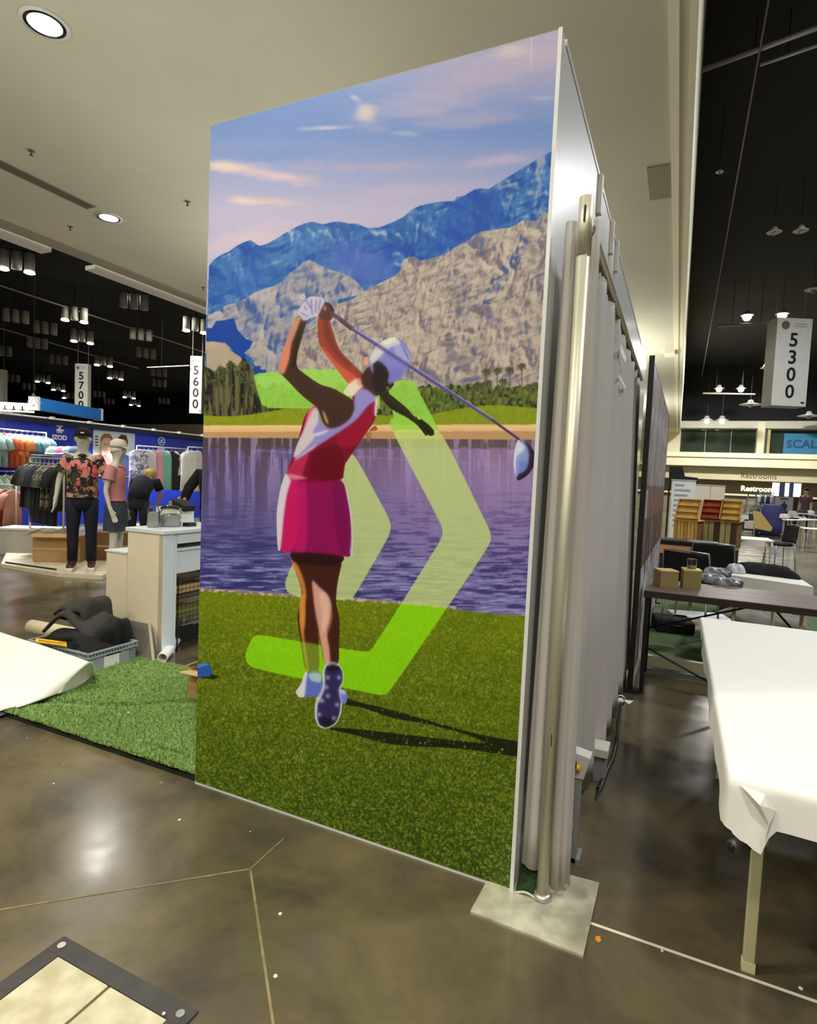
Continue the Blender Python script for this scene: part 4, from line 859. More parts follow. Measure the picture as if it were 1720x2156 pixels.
MB().bb(CXA - .63, CYA - .008, hz, CXA - .386, CYA + .56, hz + .012).build('top', M_cw, pb, world=True)
# glass jars on the counter
M_glass = mat('jar_glass', (250, 253, 250), .02, trans=1.0); M_cot = mat('cotton', (236, 236, 230), .9, noise=.06, nscale=30, bump=.4)
def jar(lab, p, r, h, lid=True, rz=0):
    j = thing('glass_jar', lab, 'jar', p)
    MB().lathe([(r * .9, 0), (r, .01), (r, h * .8), (r * .82, h * .9), (r * .82, h)], (0, 0, 0), 24).build('body', M_glass, j, True, solid=.003)
    MB().lathe([(r * .86, .006), (r * .9, .02), (r * .9, h * .6), (r * .6, h * .72), (0, h * .7)], (0, 0, 0), 16).build('cotton', M_cot, j, True)
    if lid:
        MB().lathe([(r * .9, h), (r * .9, h + .012), (r * .5, h + .03), (.008, h + .036), (.016, h + .05), (.014, h + .064), (0, h + .07)], (0, 0, 0), 20).build('lid', M_glass, j, True)
jar('tall narrow glass jar with white filling on the counter', at(322, 1110, z=CH), .045, .17, False)
jar('wide lidded glass jar with white filling on the counter', at(358, 1108, z=CH), .085, .14)
jar('second lidded glass jar behind the wide jar', at(377, 1098, z=CH), .075, .16)
bx_ = thing('card_terminal', 'small black box by the jars on the counter', 'box', at(399, 1108, z=CH)); MB().box((0, 0, .015), (.06, .09, .03)).build('body', M_dark, bx_); MB().box((0, 0, .031), (.04, .05, .003)).build('pad', M_grey, bx_)
# boxes of display cards behind the jars
cdz = thing('card_display', 'white box holding black cards on the counter behind the jars', 'display', at(272, 1112, z=CH) + Vector((-.1, .55, 0)))
MB().box((0, 0, .07), (.25, .16, .14)).build('box', M_white, cdz); MB().box((.08, 0, .16), (.16, .12, .05), ry=.3).build('cards', M_bk, cdz)

# wire basket stand
wbk = thing('wire_basket_stand', 'black wire stand with three stacked baskets under the counter', 'basket stand', (-3.33, 3.75, 0))
def wire_basket(z0, z1, x0_, x1_, y0_, y1_, parent):
    m = MB()
    for z in (z0, z1, (z0 + z1) / 2):
        m.tube([(x0_, y0_, z), (x1_, y0_, z), (x1_, y1_, z), (x0_, y1_, z), (x0_, y0_, z)], .0035 if z != (z0 + z1) / 2 else .0018, 5)
    for k in range(19): y = y0_ + (y1_ - y0_) * k / 18; m.tube([(x1_, y, z0), (x1_, y, z1)], .0014, 4); m.tube([(x0_, y, z0), (x1_, y, z0)], .0014, 4)
    for k in range(9): x = x0_ + (x1_ - x0_) * k / 8; m.tube([(x, y0_, z0), (x, y0_, z1)], .0014, 4)
    return m.build('basket', M_blackm, parent, world=True)
bx0, bx1, by0, by1 = -3.80, -3.50, 3.37, 4.1
for z0 in (.42, .22, .03): wire_basket(z0, z0 + .15, bx0, bx1, by0, by1, wbk)
for x in (bx0, bx1):
    for y in (by0, by1): MB().tube([(x, y, 0), (x, y, .6)], .006, 6).build('post', M_blackm, wbk, world=True)
for i, (z0, m, lab, nm, cat) in enumerate([(.424, M_cardl, 'pale folded packs in the top wire basket', 'garment_pack', 'pack'), (.224, mat('olive_pack', (132, 130, 70), .7), 'olive boxes in the middle wire basket', 'boxed_goods', 'box'), (.034, M_bk, 'dark cloth in the bottom wire basket', 'folded_cloth', 'cloth')]):
    g_ = thing(nm, lab, cat, (-3.65, 3.72, z0)); MB().box((-.04, -.1, .035), (.16, .34, .06)).build('pack', m, g_, bevel=.006); MB().box((-.04, .2, .03), (.16, .18, .045)).build('pack', m if i else M_white, g_, bevel=.006)
bc = thing('dark_bundle', 'black bundle lying on top of the wire stand', 'bundle', (-3.65, 3.9, .575)); MB().loft([((0, 0, 0), .13, .18), ((0, 0, .04), .14, .2), ((0, .02, .08), .08, .12)], 16, wob=.06).build('cloth', M_bk, bc, True)
# brown carton on the turf left of the mural
cbx = thing('cardboard_box', 'small open brown carton on the turf beside the mural edge', 'box', (-2.60, 2.86, .02))
ca = at(396, 1476, z=.02)
cbx.location = (ca.x + .12, ca.y + .12, .02); WORLD_OF[cbx.name] = Vector(cbx.location)
for bxx in ((-.12, -.12, .12, -.115), (-.12, .115, .12, .12), (-.12, -.115, -.115, .115), (.115, -.115, .12, .115)): MB().bb(bxx[0], bxx[1], 0, bxx[2], bxx[3], .2).build('side', M_card, cbx)
MB().bb(-.115, -.115, 0, .115, .115, .004).build('bottom', M_card, cbx); MB().box((-.15, 0, .215), (.08, .23, .004), ry=-.4).build('flap', M_cardl, cbx); MB().box((0, -.16, .20), (.23, .09, .004), rx=-.15).build('flap', M_cardl, cbx)
MB().bb(-.12, -.1215, .10, .12, -.1201, .125).build('tape', mat('tape_brown', (214, 160, 96), .4), cbx)

# ================================================================ FIGURES
def figure(parent, H, skin_m, P=None, name='body', fingers=True, face=True):
    k = H / 1.78
    J = dict(pel=(0, 0, .96, .125, .095), bel=(0, 0, 1.10, .115, .085), che=(0, 0, 1.30, .14, .10), nb=(0, .01, 1.46, .06), nk=(0, 0, 1.53, .05), hl=(0, -.030, 1.605, .082, .094), hm=(0, -.012, 1.68, .096, .114), ht=(0, 0, 1.765, .06),
             ls=(-.175, .01, 1.43, .052), le=(-.235, .03, 1.13, .038), lw=(-.25, -.02, .88, .026), lp=(-.253, -.045, .80, .02, .034),
             rs=(.175, .01, 1.43, .052), re=(.235, .03, 1.13, .038), rw=(.25, -.02, .88, .026), rp=(.253, -.045, .80, .02, .034),
             lh=(-.095, 0, .88, .085), lk=(-.105, -.015, .50, .055), la=(-.11, .02, .09, .036), lb=(-.12, -.10, .04, .036, .028), lt=(-.125, -.17, .028, .025),
             rh=(.095, 0, .88, .085), rk=(.105, -.015, .50, .055), ra=(.11, .02, .09, .036), rb=(.12, -.10, .04, .036, .028), rt=(.125, -.17, .028, .025))
    if P: J.update(P)
    names = list(J); pts = [tuple(v * k for v in J[n]) for n in names]; ix = {n: i for i, n in enumerate(names)}
    E_ = [('pel', 'bel'), ('bel', 'che'), ('che', 'nb'), ('nb', 'nk'), ('nk', 'hl'), ('hl', 'hm'), ('hm', 'ht'), ('nb', 'ls'), ('ls', 'le'), ('le', 'lw'), ('lw', 'lp'), ('nb', 'rs'), ('rs', 're'), ('re', 'rw'), ('rw', 'rp'),
          ('pel', 'lh'), ('lh', 'lk'), ('lk', 'la'), ('la', 'lb'), ('lb', 'lt'), ('pel', 'rh'), ('rh', 'rk'), ('rk', 'ra'), ('ra', 'rb'), ('rb', 'rt')]
    edges = [(ix[a], ix[b]) for a, b in E_]
    if fingers:
        for s_ in ('l', 'r'):
            wv = Vector(J[s_ + 'w'][:3]); pv = Vector(J[s_ + 'p'][:3]); dd = (pv - wv).normalized(); side = Vector((0, -1, 0)); side = (side - dd * side.dot(dd)).normalized()
            nn = dd.cross(side)
            for fi, (o_, L) in enumerate(((-.026, .062), (-.009, .075), (.009, .078), (.026, .068))):
                b0 = pv + side * o_ + dd * .012; b1 = b0 + dd * L * .55 + nn * (.006 if s_ == 'l' else -.006); b2 = b0 + dd * L + nn * (.02 if s_ == 'l' else -.02)
                i0 = len(pts)
                for q, r in ((b0, .010), (b1, .009), (b2, .007)): pts.append((q.x * k, q.y * k, q.z * k, r * k))
                edges += [(ix[s_ + 'p'], i0), (i0, i0 + 1), (i0 + 1, i0 + 2)]
            b0 = wv + dd * .035 + side * .03; b1 = b0 + dd * .04 + side * .018; i0 = len(pts)
            for q, r in ((b0, .011), (b1, .009)): pts.append((q.x * k, q.y * k, q.z * k, r * k))
            edges += [(ix[s_ + 'w'], i0), (i0, i0 + 1)]
    if face:
        hm = Vector(J['hm'][:3]); i0 = len(pts); pts.append(((hm.x) * k, (hm.y - .118) * k, (hm.z - .03) * k, .014 * k)); edges.append((ix['hm'], i0)); pts.append((hm.x * k, (hm.y - .062) * k, (hm.z - .088) * k, .034 * k)); edges.append((ix['hl'], i0 + 1))
        for s_ in (-1, 1): i0 = len(pts); pts.append(((hm.x + s_ * .10) * k, (hm.y + .01) * k, (hm.z - .01) * k, .012 * k, .02 * k)); edges.append((ix['hm'], i0))
    o = skin(name, pts, edges, skin_m, parent, 1, ix['pel'])
    if face:
        hm = Vector(J['hm'][:3])
        for s_ in (-1, 1): MB().lathe([(.009 * k, 0), (.007 * k, .004 * k), (0, .006 * k)], (0, 0, 0), 8)
    return J, k
def shirt_mesh(J, k, m, parent, hem=.93, sl=.62, full=1.0, name='shirt', collar=True, m2=None):
    mb = MB(); g = lambda n: Vector(J[n][:3]) * k
    che, bel, pel = g('che'), g('bel'), g('pel'); nb = g('nb')
    def mix(a, b, t): return a * (1 - t) + b * t
    secs = [(Vector((pel.x, pel.y, hem * k)), .172 * k * full, .128 * k * full), (bel - Vector((0, 0, .06 * k)), .168 * k * full, .12 * k * full), (bel, .165 * k * full, .118 * k * full), (mix(bel, che, .5), .168 * k * full, .12 * k * full), (che, .182 * k * full, .128 * k * full), (mix(che, nb, .6), .175 * k * full, .11 * k * full), (mix(che, nb, .85), .12 * k, .085 * k), (nb + Vector((0, 0, .01 * k)), .068 * k, .068 * k)]
    mb.loft(secs, 26, cap=False, wob=.015)
    for s_ in ('l', 'r'):
        sh, el = g(s_ + 's'), g(s_ + 'e'); mb.tube([mix(che, sh, .6) + Vector((0, 0, .03 * k)), sh + Vector((0, 0, .004)), mix(sh, el, .35), mix(sh, el, sl)], [.07 * k, .072 * k, .074 * k, .082 * k], 16, cap=False)
    o = mb.build(name, m, parent, True)
    if collar:
        MB().loft([(nb + Vector((0, -.005, -.01 * k)), .072 * k, .075 * k), (nb + Vector((0, -.005, .03 * k)), .066 * k, .066 * k), (nb + Vector((0, -.005, .0 * k)), .088 * k, .095 * k)], 18, cap=False).build('collar', m2 or m, parent, True)
    return o
def trousers_mesh(J, k, m, parent, low=.1, name='trousers', wide=1.0):
    mb = MB(); g = lambda n: Vector(J[n][:3]) * k
    def mix(a, b, t): return a * (1 - t) + b * t
    mb.loft([(g('pel') + Vector((0, 0, .10 * k)), .152 * k, .115 * k), (g('pel') + Vector((0, 0, 0)), .165 * k, .125 * k), (g('pel') + Vector((0, 0, -.12 * k)), .176 * k, .125 * k), (g('pel') + Vector((0, 0, -.19 * k)), .15 * k, .10 * k)], 22, cap=True)
    for s_ in ('l', 'r'):
        h, kn, an = g(s_ + 'h'), g(s_ + 'k'), g(s_ + 'a')
        if low < .3: mb.tube([h + Vector((0, 0, .03 * k)), mix(h, kn, .5), kn, mix(kn, an, .5), Vector((an.x, an.y - .005, low * k))], [.095 * k * wide, .086 * k * wide, .07 * k * wide, .064 * k * wide, .06 * k * wide], 16)
        else: mb.tube([h + Vector((0, 0, .03 * k)), mix(h, kn, .5), mix(h, kn, .85)], [.098 * k, .1 * k, .1 * k], 16)
    return mb.build(name, m, parent, True)
def shoes(J, k, m, sole, parent):
    for s_ in ('l', 'r'):
        a = Vector(J[s_ + 'a'][:3]) * k; t = Vector(J[s_ + 't'][:3]) * k; d = (t - a); d.z = 0; d.normalize()
        mb = MB(); mb.tube([a - d * .05 * k + Vector((0, 0, -.02 * k)), a + d * .0 + Vector((0, 0, -.015)), a + d * .1 * k + Vector((0, 0, -.035 * k)), t + Vector((0, 0, .018 * k)), t + d * .03 * k + Vector((0, 0, .008 * k))], [.04 * k, .052 * k, .046 * k, .036 * k, .02 * k], 12)
        o = mb.build('shoe', m, parent, True)
        MB().tube([Vector((a.x, a.y, .012 * k)) - d * .06 * k, Vector((t.x, t.y, .012 * k)) + d * .03 * k], [.042 * k, .04 * k], 10).build('sole', sole, o, True)
def cap_hat(parent, c, r, m, face=(0, -1), visor=True):
    fd = Vector((face[0], face[1], 0)).normalized(); sd = Vector((-fd.y, fd.x, 0)); cap = MB().lathe([(r, 0), (r * 1.01, r * .3), (r * .86, r * .75), (r * .5, r * 1.05), (0, r * 1.14)], c, 18).build('cap', m, parent, True)
    if visor:
        MB().grid(lambda a, b: Vector(c) + fd * (r * .85 + r * .85 * b * (1 - (2 * a - 1) ** 2 * .5)) + sd * (r * .9 * (2 * a - 1) * (1 - .25 * b)) + Vector((0, 0, r * .05 - r * .18 * b)), 10, 5).build('visor', m, cap, True, solid=.004)
    return cap
M_man = mat('mannequin_white', (226, 222, 208), .35, noise=.01)
M_floral = vor_mat('floral_print', [(34, 30, 30), (214, 96, 96), (30, 32, 30), (232, 140, 130), (120, 124, 84), (44, 40, 38), (200, 168, 140), (60, 66, 50)], 16)
M_flor2 = vor_mat('pale_floral', [(232, 230, 238), (150, 150, 190), (240, 238, 240), (190, 186, 214), (120, 116, 160)], 18)
M_navy = mat('navy_cloth', (24, 28, 44), .85, noise=.1, nscale=9, bump=.1)
# male mannequin
mp = at(172, 1196, z=.07); 
m1 = thing('mannequin', 'white mannequin in a floral shirt, black cap and black trousers on the platform', 'mannequin', (mp.x, mp.y, .065), R_(48))
J1 = dict(lw=(-.30, -.01, .89, .026), le=(-.27, .02, 1.14, .038), lp=(-.31, -.03, .81, .02, .034), re=(.27, .02, 1.14, .038), rw=(.31, .0, .89, .026), rp=(.315, -.02, .81, .02, .034))
J, k = figure(m1, 1.80, M_man, J1)
shirt_mesh(J, k, M_floral, m1, hem=.93, sl=.62, full=1.08, m2=M_ink); trousers_mesh(J, k, M_navy, m1, .10); shoes(J, k, mat('shoe_brown', (70, 40, 36), .5), M_white, m1)
cap_hat(m1, (0, -.012, 1.715 * k), .102, M_bk)
MB().box((0, -.113, 1.755 * k), (.04, .01, .015)).build('cap_badge', M_white, m1)
# female mannequin
fp = at(245, 1215, d=7.9)
m2_ = thing('mannequin', 'white mannequin in a pink polo, denim skirt and white cap turned right', 'mannequin', (at(243, 1150, d=7.6).x, at(243, 1150, d=7.6).y, .02), R_(120))
J2 = dict(le=(-.215, .05, 1.13, .034), lw=(-.23, -.02, .88, .024), lp=(-.23, -.06, .80, .018, .03), ls=(-.155, .01, 1.42, .046), rs=(.155, .01, 1.42, .046), che=(0, 0, 1.29, .125, .095), bel=(0, 0, 1.10, .10, .08))
J, k = figure(m2_, 1.72, M_man, J2)
shirt_mesh(J, k, mat('pink_cloth', (212, 140, 146), .85, noise=.05, nscale=20), m2_, hem=1.0, sl=.5, full=.95)
MB().loft([((0, 0, 1.03 * k), .13 * k, .105 * k), ((0, 0, .93 * k), .168 * k, .13 * k), ((0, 0, .8 * k), .18 * k, .14 * k), ((0, 0, .60 * k), .19 * k, .15 * k)], 24, cap=False).build('skirt', mat('denim_grey', (62, 70, 84), .85, noise=.1, nscale=20), m2_, True)
cap_hat(m2_, (0, -.012, 1.71 * k), .102, mat('cap_cream', (226, 220, 200), .8))
for s_ in (-1, 1): MB().bb(s_ * .16 - .003, -.07, .62 * k, s_ * .16 + .05, -.06, .98 * k)
# glass base of the mannequin
# bending person in navy shirt
M_skin = mat('skin_tone', (206, 156, 128), .5)
pp = at(290, 1100, d=9.6)
b1 = thing('person', 'person with blond hair in a navy shirt bending over behind the counter', 'person', (pp.x, pp.y, 0), R_(-150))
J3 = dict(bel=(0, -.08, 1.08, .12, .09), che=(0, -.24, 1.20, .145, .1), nb=(0, -.38, 1.27, .06), nk=(0, -.43, 1.29, .05), hl=(0, -.49, 1.29, .062, .07), hm=(0, -.54, 1.32, .076, .085), ht=(0, -.60, 1.37, .05), ls=(-.17, -.34, 1.25, .052), le=(-.24, -.42, 1.0, .038), lw=(-.16, -.55, .86, .026), lp=(-.14, -.61, .83, .02, .03), rs=(.17, -.34, 1.25, .052), re=(.24, -.42, 1.0, .038), rw=(.16, -.55, .86, .026), rp=(.14, -.61, .83, .02, .03))
J, k = figure(b1, 1.70, M_skin, J3, face=False)
mb = MB(); mb.tube([(0, .0, .93 * k), (0, -.03, 1.02 * k), (0, -.10, 1.11 * k), (0, -.24, 1.20 * k), (0, -.36, 1.26 * k)], [.16, .165, .165, .175, .09], 20)
for s_ in (-1, 1): mb.tube([(s_ * .09, -.30, 1.22 * k), (s_ * .175, -.34, 1.24 * k), (s_ * .215, -.38, 1.10 * k)], [.08, .08, .075], 12)
mb.build('shirt', M_navy, b1, True); trousers_mesh(J, k, mat('dark_trousers', (40, 40, 50), .85), b1, .1); shoes(J, k, M_bk, M_bk, b1)
mb = MB(); mb.tube([(0, -.46, 1.33 * k), (0, -.55, 1.38 * k), (0, -.62, 1.36 * k)], [.07, .10, .06], 14); mb.tube([(0, -.55, 1.34), (.03, -.60, 1.22)], [.06, .03], 10); mb.build('hair', mat('blond_hair', (186, 160, 84), .7, noise=.2, nscale=40, stretch=(1, 1, .2)), b1, True)
# dark-clothed person half hidden by the mural
pp = at(447, 1105, d=8.6)
b2 = thing('person', 'person in a black jacket and dark jeans reaching left, half hidden by the mural', 'person', (pp.x, pp.y, 0), R_(20))
J4 = dict(ls=(-.19, -.02, 1.40, .055), le=(-.33, -.08, 1.18, .045), lw=(-.33, -.22, 1.0, .03), lp=(-.34, -.29, .96, .02, .034), che=(0, -.05, 1.28, .14, .1), nb=(0, -.08, 1.43, .06), nk=(0, -.10, 1.49, .05), hl=(0, -.13, 1.56, .062, .075), hm=(0, -.13, 1.64, .076, .09), ht=(0, -.12, 1.72, .045))
J, k = figure(b2, 1.75, M_skin, J4)
mb = MB(); mb.loft([((0, 0, .86), .19, .14), ((0, 0, 1.05), .185, .14), ((0, -.05, 1.28), .20, .145), ((0, -.07, 1.38), .17, .12), ((0, -.08, 1.45), .08, .08)], 20)
mb.tube([(-.1, -.04, 1.36), (-.19, -.02, 1.38), (-.33, -.08, 1.16), (-.33, -.2, 1.01)], [.08, .085, .075, .06], 14); mb.tube([(.1, -.04, 1.36), (.19, .01, 1.38), (.235, .03, 1.12), (.25, 0, .9)], [.08, .085, .07, .055], 14)
mb.build('jacket', M_bk, b2, True); trousers_mesh(J, k, mat('navy_jeans', (32, 42, 66), .85), b2, .1); shoes(J, k, M_bk, M_bk, b2)
cap = MB().lathe([(.1, 0), (.1, .04), (.06, .1), (0, .12)], (0, -.12, 1.64), 16).build('hair', M_bk, b2, True)

# ================================================================ LEFT BOOTH
BX = -12.8
M_blue = mat('booth_blue', (24, 52, 176), .5, noise=.08, nscale=1.5); M_navyp = mat('booth_navy', (16, 20, 50), .5)
bw = thing('booth_wall', 'royal blue booth back wall with dark header and spotlights', 'booth wall', (BX, 10.2, 0))
YA, YB, ZTOP = 5.2, 17.5, 2.43
k = 0; y = YA
while y < YB - .1:
    MB().bb(BX - .05, y + .004, 0, BX, y + 1.2 - .004, 2.28).build('panel', M_blue, bw, world=True); y += 1.2
MB().bb(BX - .06, YA, 2.28, BX + .10, y, ZTOP).build('header', M_navyp, bw, world=True)
MB().tube([(BX + .14, YA, 2.40), (BX + .14, y, 2.40)], .02, 6).build('light_rail', M_greyl, bw, world=True)
for (u, v) in [(15, 862), (108, 877), (187, 888), (258, 897), (322, 906), (376, 914), (425, 921)]:
    p = at(u, v, x=BX + .3)
    s_ = MB().tube([(BX + .14, p.y, 2.40), (BX + .34, p.y, 2.42)], .012, 6); s_.lathe([(.0, .03), (.05, .03), (.065, -.03)], (BX + .34, p.y, 2.40), 12)
    so_ = s_.build('spotlight', M_greyl, bw, world=True)
    MB().lathe([(.06, 0), (0, 0.001)], (BX + .34, p.y, 2.372), 12).build('bulb', M_lamp, so_, world=True)
    l = bpy.data.lights.new('lamp', 'SPOT'); l.energy = 170; l.spot_size = R_(120); l.spot_blend = .6; l.shadow_soft_size = .05; l.color = (.92, .95, 1)
    lo = bpy.data.objects.new('lamp', l); C.objects.link(lo); lo.location = (BX + .40, p.y, 2.34); lo.rotation_euler = (0, R_(-18), 0)
M_wl = mat('logo_white', (240, 240, 240), .5)
def crest(u, v, big, lab):
    p = at(u, v, x=BX + .01); t = thing('wall_sign', lab, 'sign', p)
    R1 = (0, 1, 0); U1 = (0, 0, 1); s_ = .15 * (1 if big > .9 else .78)
    o = MB()
    if big > .9:
        for z in (.52, -.02, .0): pass
        o.prism([(-.42, .95), (.42, .95), (.3, .80), (-.3, .80)], (0, 0, 0), Vector(R1) * s_, Vector(U1) * s_, (1, 0, 0), .01)
        o.prism([(-.12, .8), (.12, .8), (.12, -.6), (-.12, -.6)], (0, 0, 0), Vector(R1) * s_, Vector(U1) * s_, (1, 0, 0), .01)
        o.prism([(-.62, .35), (-.35, .6), (.4, .6), (.55, .42), (-.1, -.02), (.62, -.05), (.70, -.25), (.45, -.35), (-.5, -.35), (-.55, -.2), (.1, .30), (-.45, .28)], (0, 0, 0), Vector(R1) * s_, Vector(U1) * s_, (1, 0, 0), .012)
        o.prism([(-.5, -.45), (.5, -.45), (.35, -.62), (-.35, -.62)], (0, 0, 0), Vector(R1) * s_, Vector(U1) * s_, (1, 0, 0), .01)
    else:
        n = 24; v_ = []
        for r in (1.0, .8):
            for xx in (0, .01):
                for q in range(n): a = 2 * math.pi * q / n; v_.append((xx, r * s_ * math.cos(a), r * s_ * math.sin(a)))
        f = []
        for q in range(n):
            w2 = (q + 1) % n; f += [(n + q, n + w2, 3 * n + w2, 3 * n + q), (q, w2, n + w2, n + q), (2 * n + q, 3 * n + q, 3 * n + w2, 2 * n + w2)]
        o.add(v_, f)
        o.prism([(-.5, .25), (.35, .5), (.5, .3), (-.05, .0), (.5, -.1), (.5, -.3), (-.4, -.45), (-.5, -.25), (.05, .05), (-.5, .1)], (0, 0, 0), Vector(R1) * s_, Vector(U1) * s_, (1, 0, 0), .01)
    o.build('emblem', M_wl, t)
    lettering('lettering', 'IZOD', .14 * (1 if big > .9 else .66), M_wl, t, Vector((.012, 0, -s_ * (1.0 if big > .9 else 1.35) - .05)), (0, 1, 0), (0, 0, 1), .004, bold=.008)
crest(125, 903, 1.0, 'large white crest and lettering on the blue wall above the caps')
crest(340, 929, .62, 'small round white crest on the blue wall above the floral dress')
# poster with two faces
def paint_poster():
    W, H = 260, 220; X, Y = np.meshgrid(np.arange(W) * 1.0, H - 1 - np.arange(H) * 1.0); A = Art(X.astype(np.float32), Y.astype(np.float32))
    A.img[:] = (216, 224, 232)
    A.put([(20, 220), (30, 140), (70, 110), (110, 140), (120, 220)], (176, 150, 140)); A.dot(78, 66, 34, (214, 168, 146), 1, 44)
    A.put([(40, 70), (38, 36), (60, 12), (98, 12), (122, 40), (118, 60), (100, 34), (60, 34)], (134, 96, 66)); A.put([(36, 60), (48, 50), (50, 130), (40, 200), (26, 200), (30, 120)], (196, 160, 106))
    for x in (66, 92): A.dot(x, 64, 4, (70, 60, 60), 1, 2.5)
    A.line([(80, 68), (76, 80), (82, 82)], 2, (180, 126, 110)); A.line([(68, 92), (90, 92)], 4, (178, 86, 86))
    A.put([(120, 220), (128, 130), (170, 104), (220, 112), (256, 150), (260, 220)], (58, 66, 104)); A.dot(182, 62, 30, (196, 140, 120), 1, 42)
    A.put([(148, 60), (150, 26), (172, 8), (204, 12), (216, 40), (214, 60), (200, 34), (164, 34)], (64, 44, 38))
    for x in (172, 196): A.dot(x, 60, 4, (50, 40, 40), 1, 2.5)
    A.line([(184, 64), (182, 78), (188, 80)], 2, (160, 106, 90)); A.line([(172, 90), (196, 88)], 4, (226, 210, 205)); A.put([(160, 92), (182, 104), (208, 90), (200, 108), (168, 108)], (120, 76, 64), .6)
    for q in range(4): A.line([(8, 30 + q * 14), (26, 30 + q * 14)], 6, (40, 44, 60))
    return A.img
pa = at(197, 903, x=BX + .02); pb_ = at(284, 915, x=BX + .02); ph = thing('poster', 'large poster of two smiling faces on the blue wall', 'poster', (BX + .02, (pa.y + pb_.y) / 2, 1.3))
MB().bb(BX + .002, pa.y, 1.15, BX + .02, pb_.y, 2.27).build('board', M_white, ph, world=True)
uv_quad('print', (BX + .022, pa.y + .01, 1.16), (BX + .022, pb_.y - .01, 1.16), (BX + .022, pb_.y - .01, 2.26), (BX + .022, pa.y + .01, 2.26), print_mat('poster_print', to_image('poster', paint_poster(), 0)), ph, world=True)

# clothes racks
def garment_proto():
    pr_ = {}
    def shirt(mb, L=.68, wd=.25, sl=True, th=.026):
        n = 16
        mb.loft([((0, 0, -L), wd, th), ((0, 0, -L * .6), wd * .94, th), ((0, 0, -.22), wd * .96, th * 1.1), ((0, 0, -.09), wd * .9, th), ((0, 0, -.03), wd * .45, th * .8), ((0, 0, .0), .07, th * .7)], n, wob=.05)
        if sl:
            for s_ in (-1, 1): mb.tube([(s_ * wd * .72, 0, -.08), (s_ * wd * 1.05, 0, -.15), (s_ * wd * 1.38, 0, -.33)], [.05, .06, .062], 10)
        return mb
    pr_['shirt'] = lambda: shirt(MB()); pr_['long'] = lambda: shirt(MB(), .98, .24, False); pr_['top'] = lambda: shirt(MB(), .6, .2, False)
    return pr_
GP = garment_proto(); _gm = {}
HANG = None
def garment(kind, m, p, rz, lab, grp, nm='hanging_shirt', cat='shirt'):
    global HANG
    t = thing(nm, lab, cat, p, rz, grp)
    key = (kind, m.name)
    if key not in _gm:
        o = GP[kind]().build('garment', m, t, True); _gm[key] = o.data
    else:
        o = bpy.data.objects.new('garment', _gm[key]); C.objects.link(o); o.parent = t
    if HANG is None:
        h = MB().tube([(-.2, 0, -.06), (0, 0, .01), (.2, 0, -.06)], .008, 5); h.tube([(0, 0, .01), (0, 0, .06), (.02, 0, .08), (.035, 0, .06)], .003, 5); HANG = h.build('hanger', mat('hanger_white', (226, 226, 222), .5), t).data
    else: h = bpy.data.objects.new('hanger', HANG); C.objects.link(h); h.parent = t
    return t
ORD = ['first', 'second', 'third', 'fourth', 'fifth', 'sixth', 'seventh', 'eighth', 'ninth', 'tenth', 'eleventh', 'twelfth', 'thirteenth', 'fourteenth']
CM = {}
def cm(c):
    if c not in CM: CM[c] = mat('cloth_%d_%d_%d' % c, c, .85, noise=.06, nscale=10)
    return CM[c]
def rack_row(p0, p1, items, kind, place, grp, rz, dz=.08, nm='hanging_shirt', cat='shirt'):
    n = len(items)
    for i, (c, cn) in enumerate(items):
        p = Vector(p0).lerp(Vector(p1), (i + .5) / n) - Vector((0, 0, dz)); k_ = kind[i] if isinstance(kind, list) else kind
        garment(k_, c if not isinstance(c, tuple) else cm(c), p, rz + .06 * math.sin(i * 2.3), '%s %s, %s from left %s' % (cn, cat, ORD[i], place), grp, nm, cat)
def rack(lab, p0, p1, floorposts=True, zlow=0):
    r = thing('clothes_rack', lab, 'rack', ((p0[0] + p1[0]) / 2, (p0[1] + p1[1]) / 2, 0))
    MB().tube([p0, p1], .014, 8).build('rail', M_greyl, r, True, world=True)
    for p in (p0, p1): MB().tube([(p[0], p[1], zlow), (p[0], p[1], p[2])], .014, 8).build('post', M_greyl, r, True, world=True)
    for p in (p0, p1): MB().bb(p[0] - .22, p[1] - .02, zlow, p[0] + .22, p[1] + .02, zlow + .03).build('foot', M_greyl, r, world=True)
    return r
a = at(-50, 893, x=BX + .45); b = at(97, 912, x=BX + .45); za = 2.06
A0 = Vector((BX + .45, a.y, za)); A1 = Vector((BX + .45, b.y, za)); rack('tall chrome wall rack at left with the upper row of bright shirts', A0, A1)
rack_row(A0, A1, [((120, 170, 170), 'teal'), ((150, 196, 190), 'aqua'), ((190, 214, 206), 'pale mint'), ((160, 190, 186), 'grey green'), ((204, 90, 70), 'red'), ((226, 120, 60), 'orange'), ((232, 150, 70), 'light orange'), ((220, 140, 80), 'apricot'), ((110, 160, 166), 'dusty teal'), ((130, 180, 186), 'sea blue'), ((150, 176, 180), 'slate'), ((110, 160, 170), 'deep teal')], 'shirt', 'on the upper wall rack', 'shirts on the upper left wall rack', R_(8))
B0 = Vector((BX + .45, a.y, 1.22)); B1 = Vector((BX + .45, b.y - .25, 1.22))
r2 = thing('clothes_rail', 'middle chrome rail on the left blue wall under the upper shirts', 'rail', (BX + .45, (a.y + b.y) / 2, 1.22)); MB().tube([B0, B1], .012, 8).build('bar', M_greyl, r2, True, world=True)
for yy in (B0.y, B1.y): MB().tube([(BX, yy, 1.22), (BX + .45, yy, 1.22)], .01, 6).build('arm', M_greyl, r2, True, world=True)
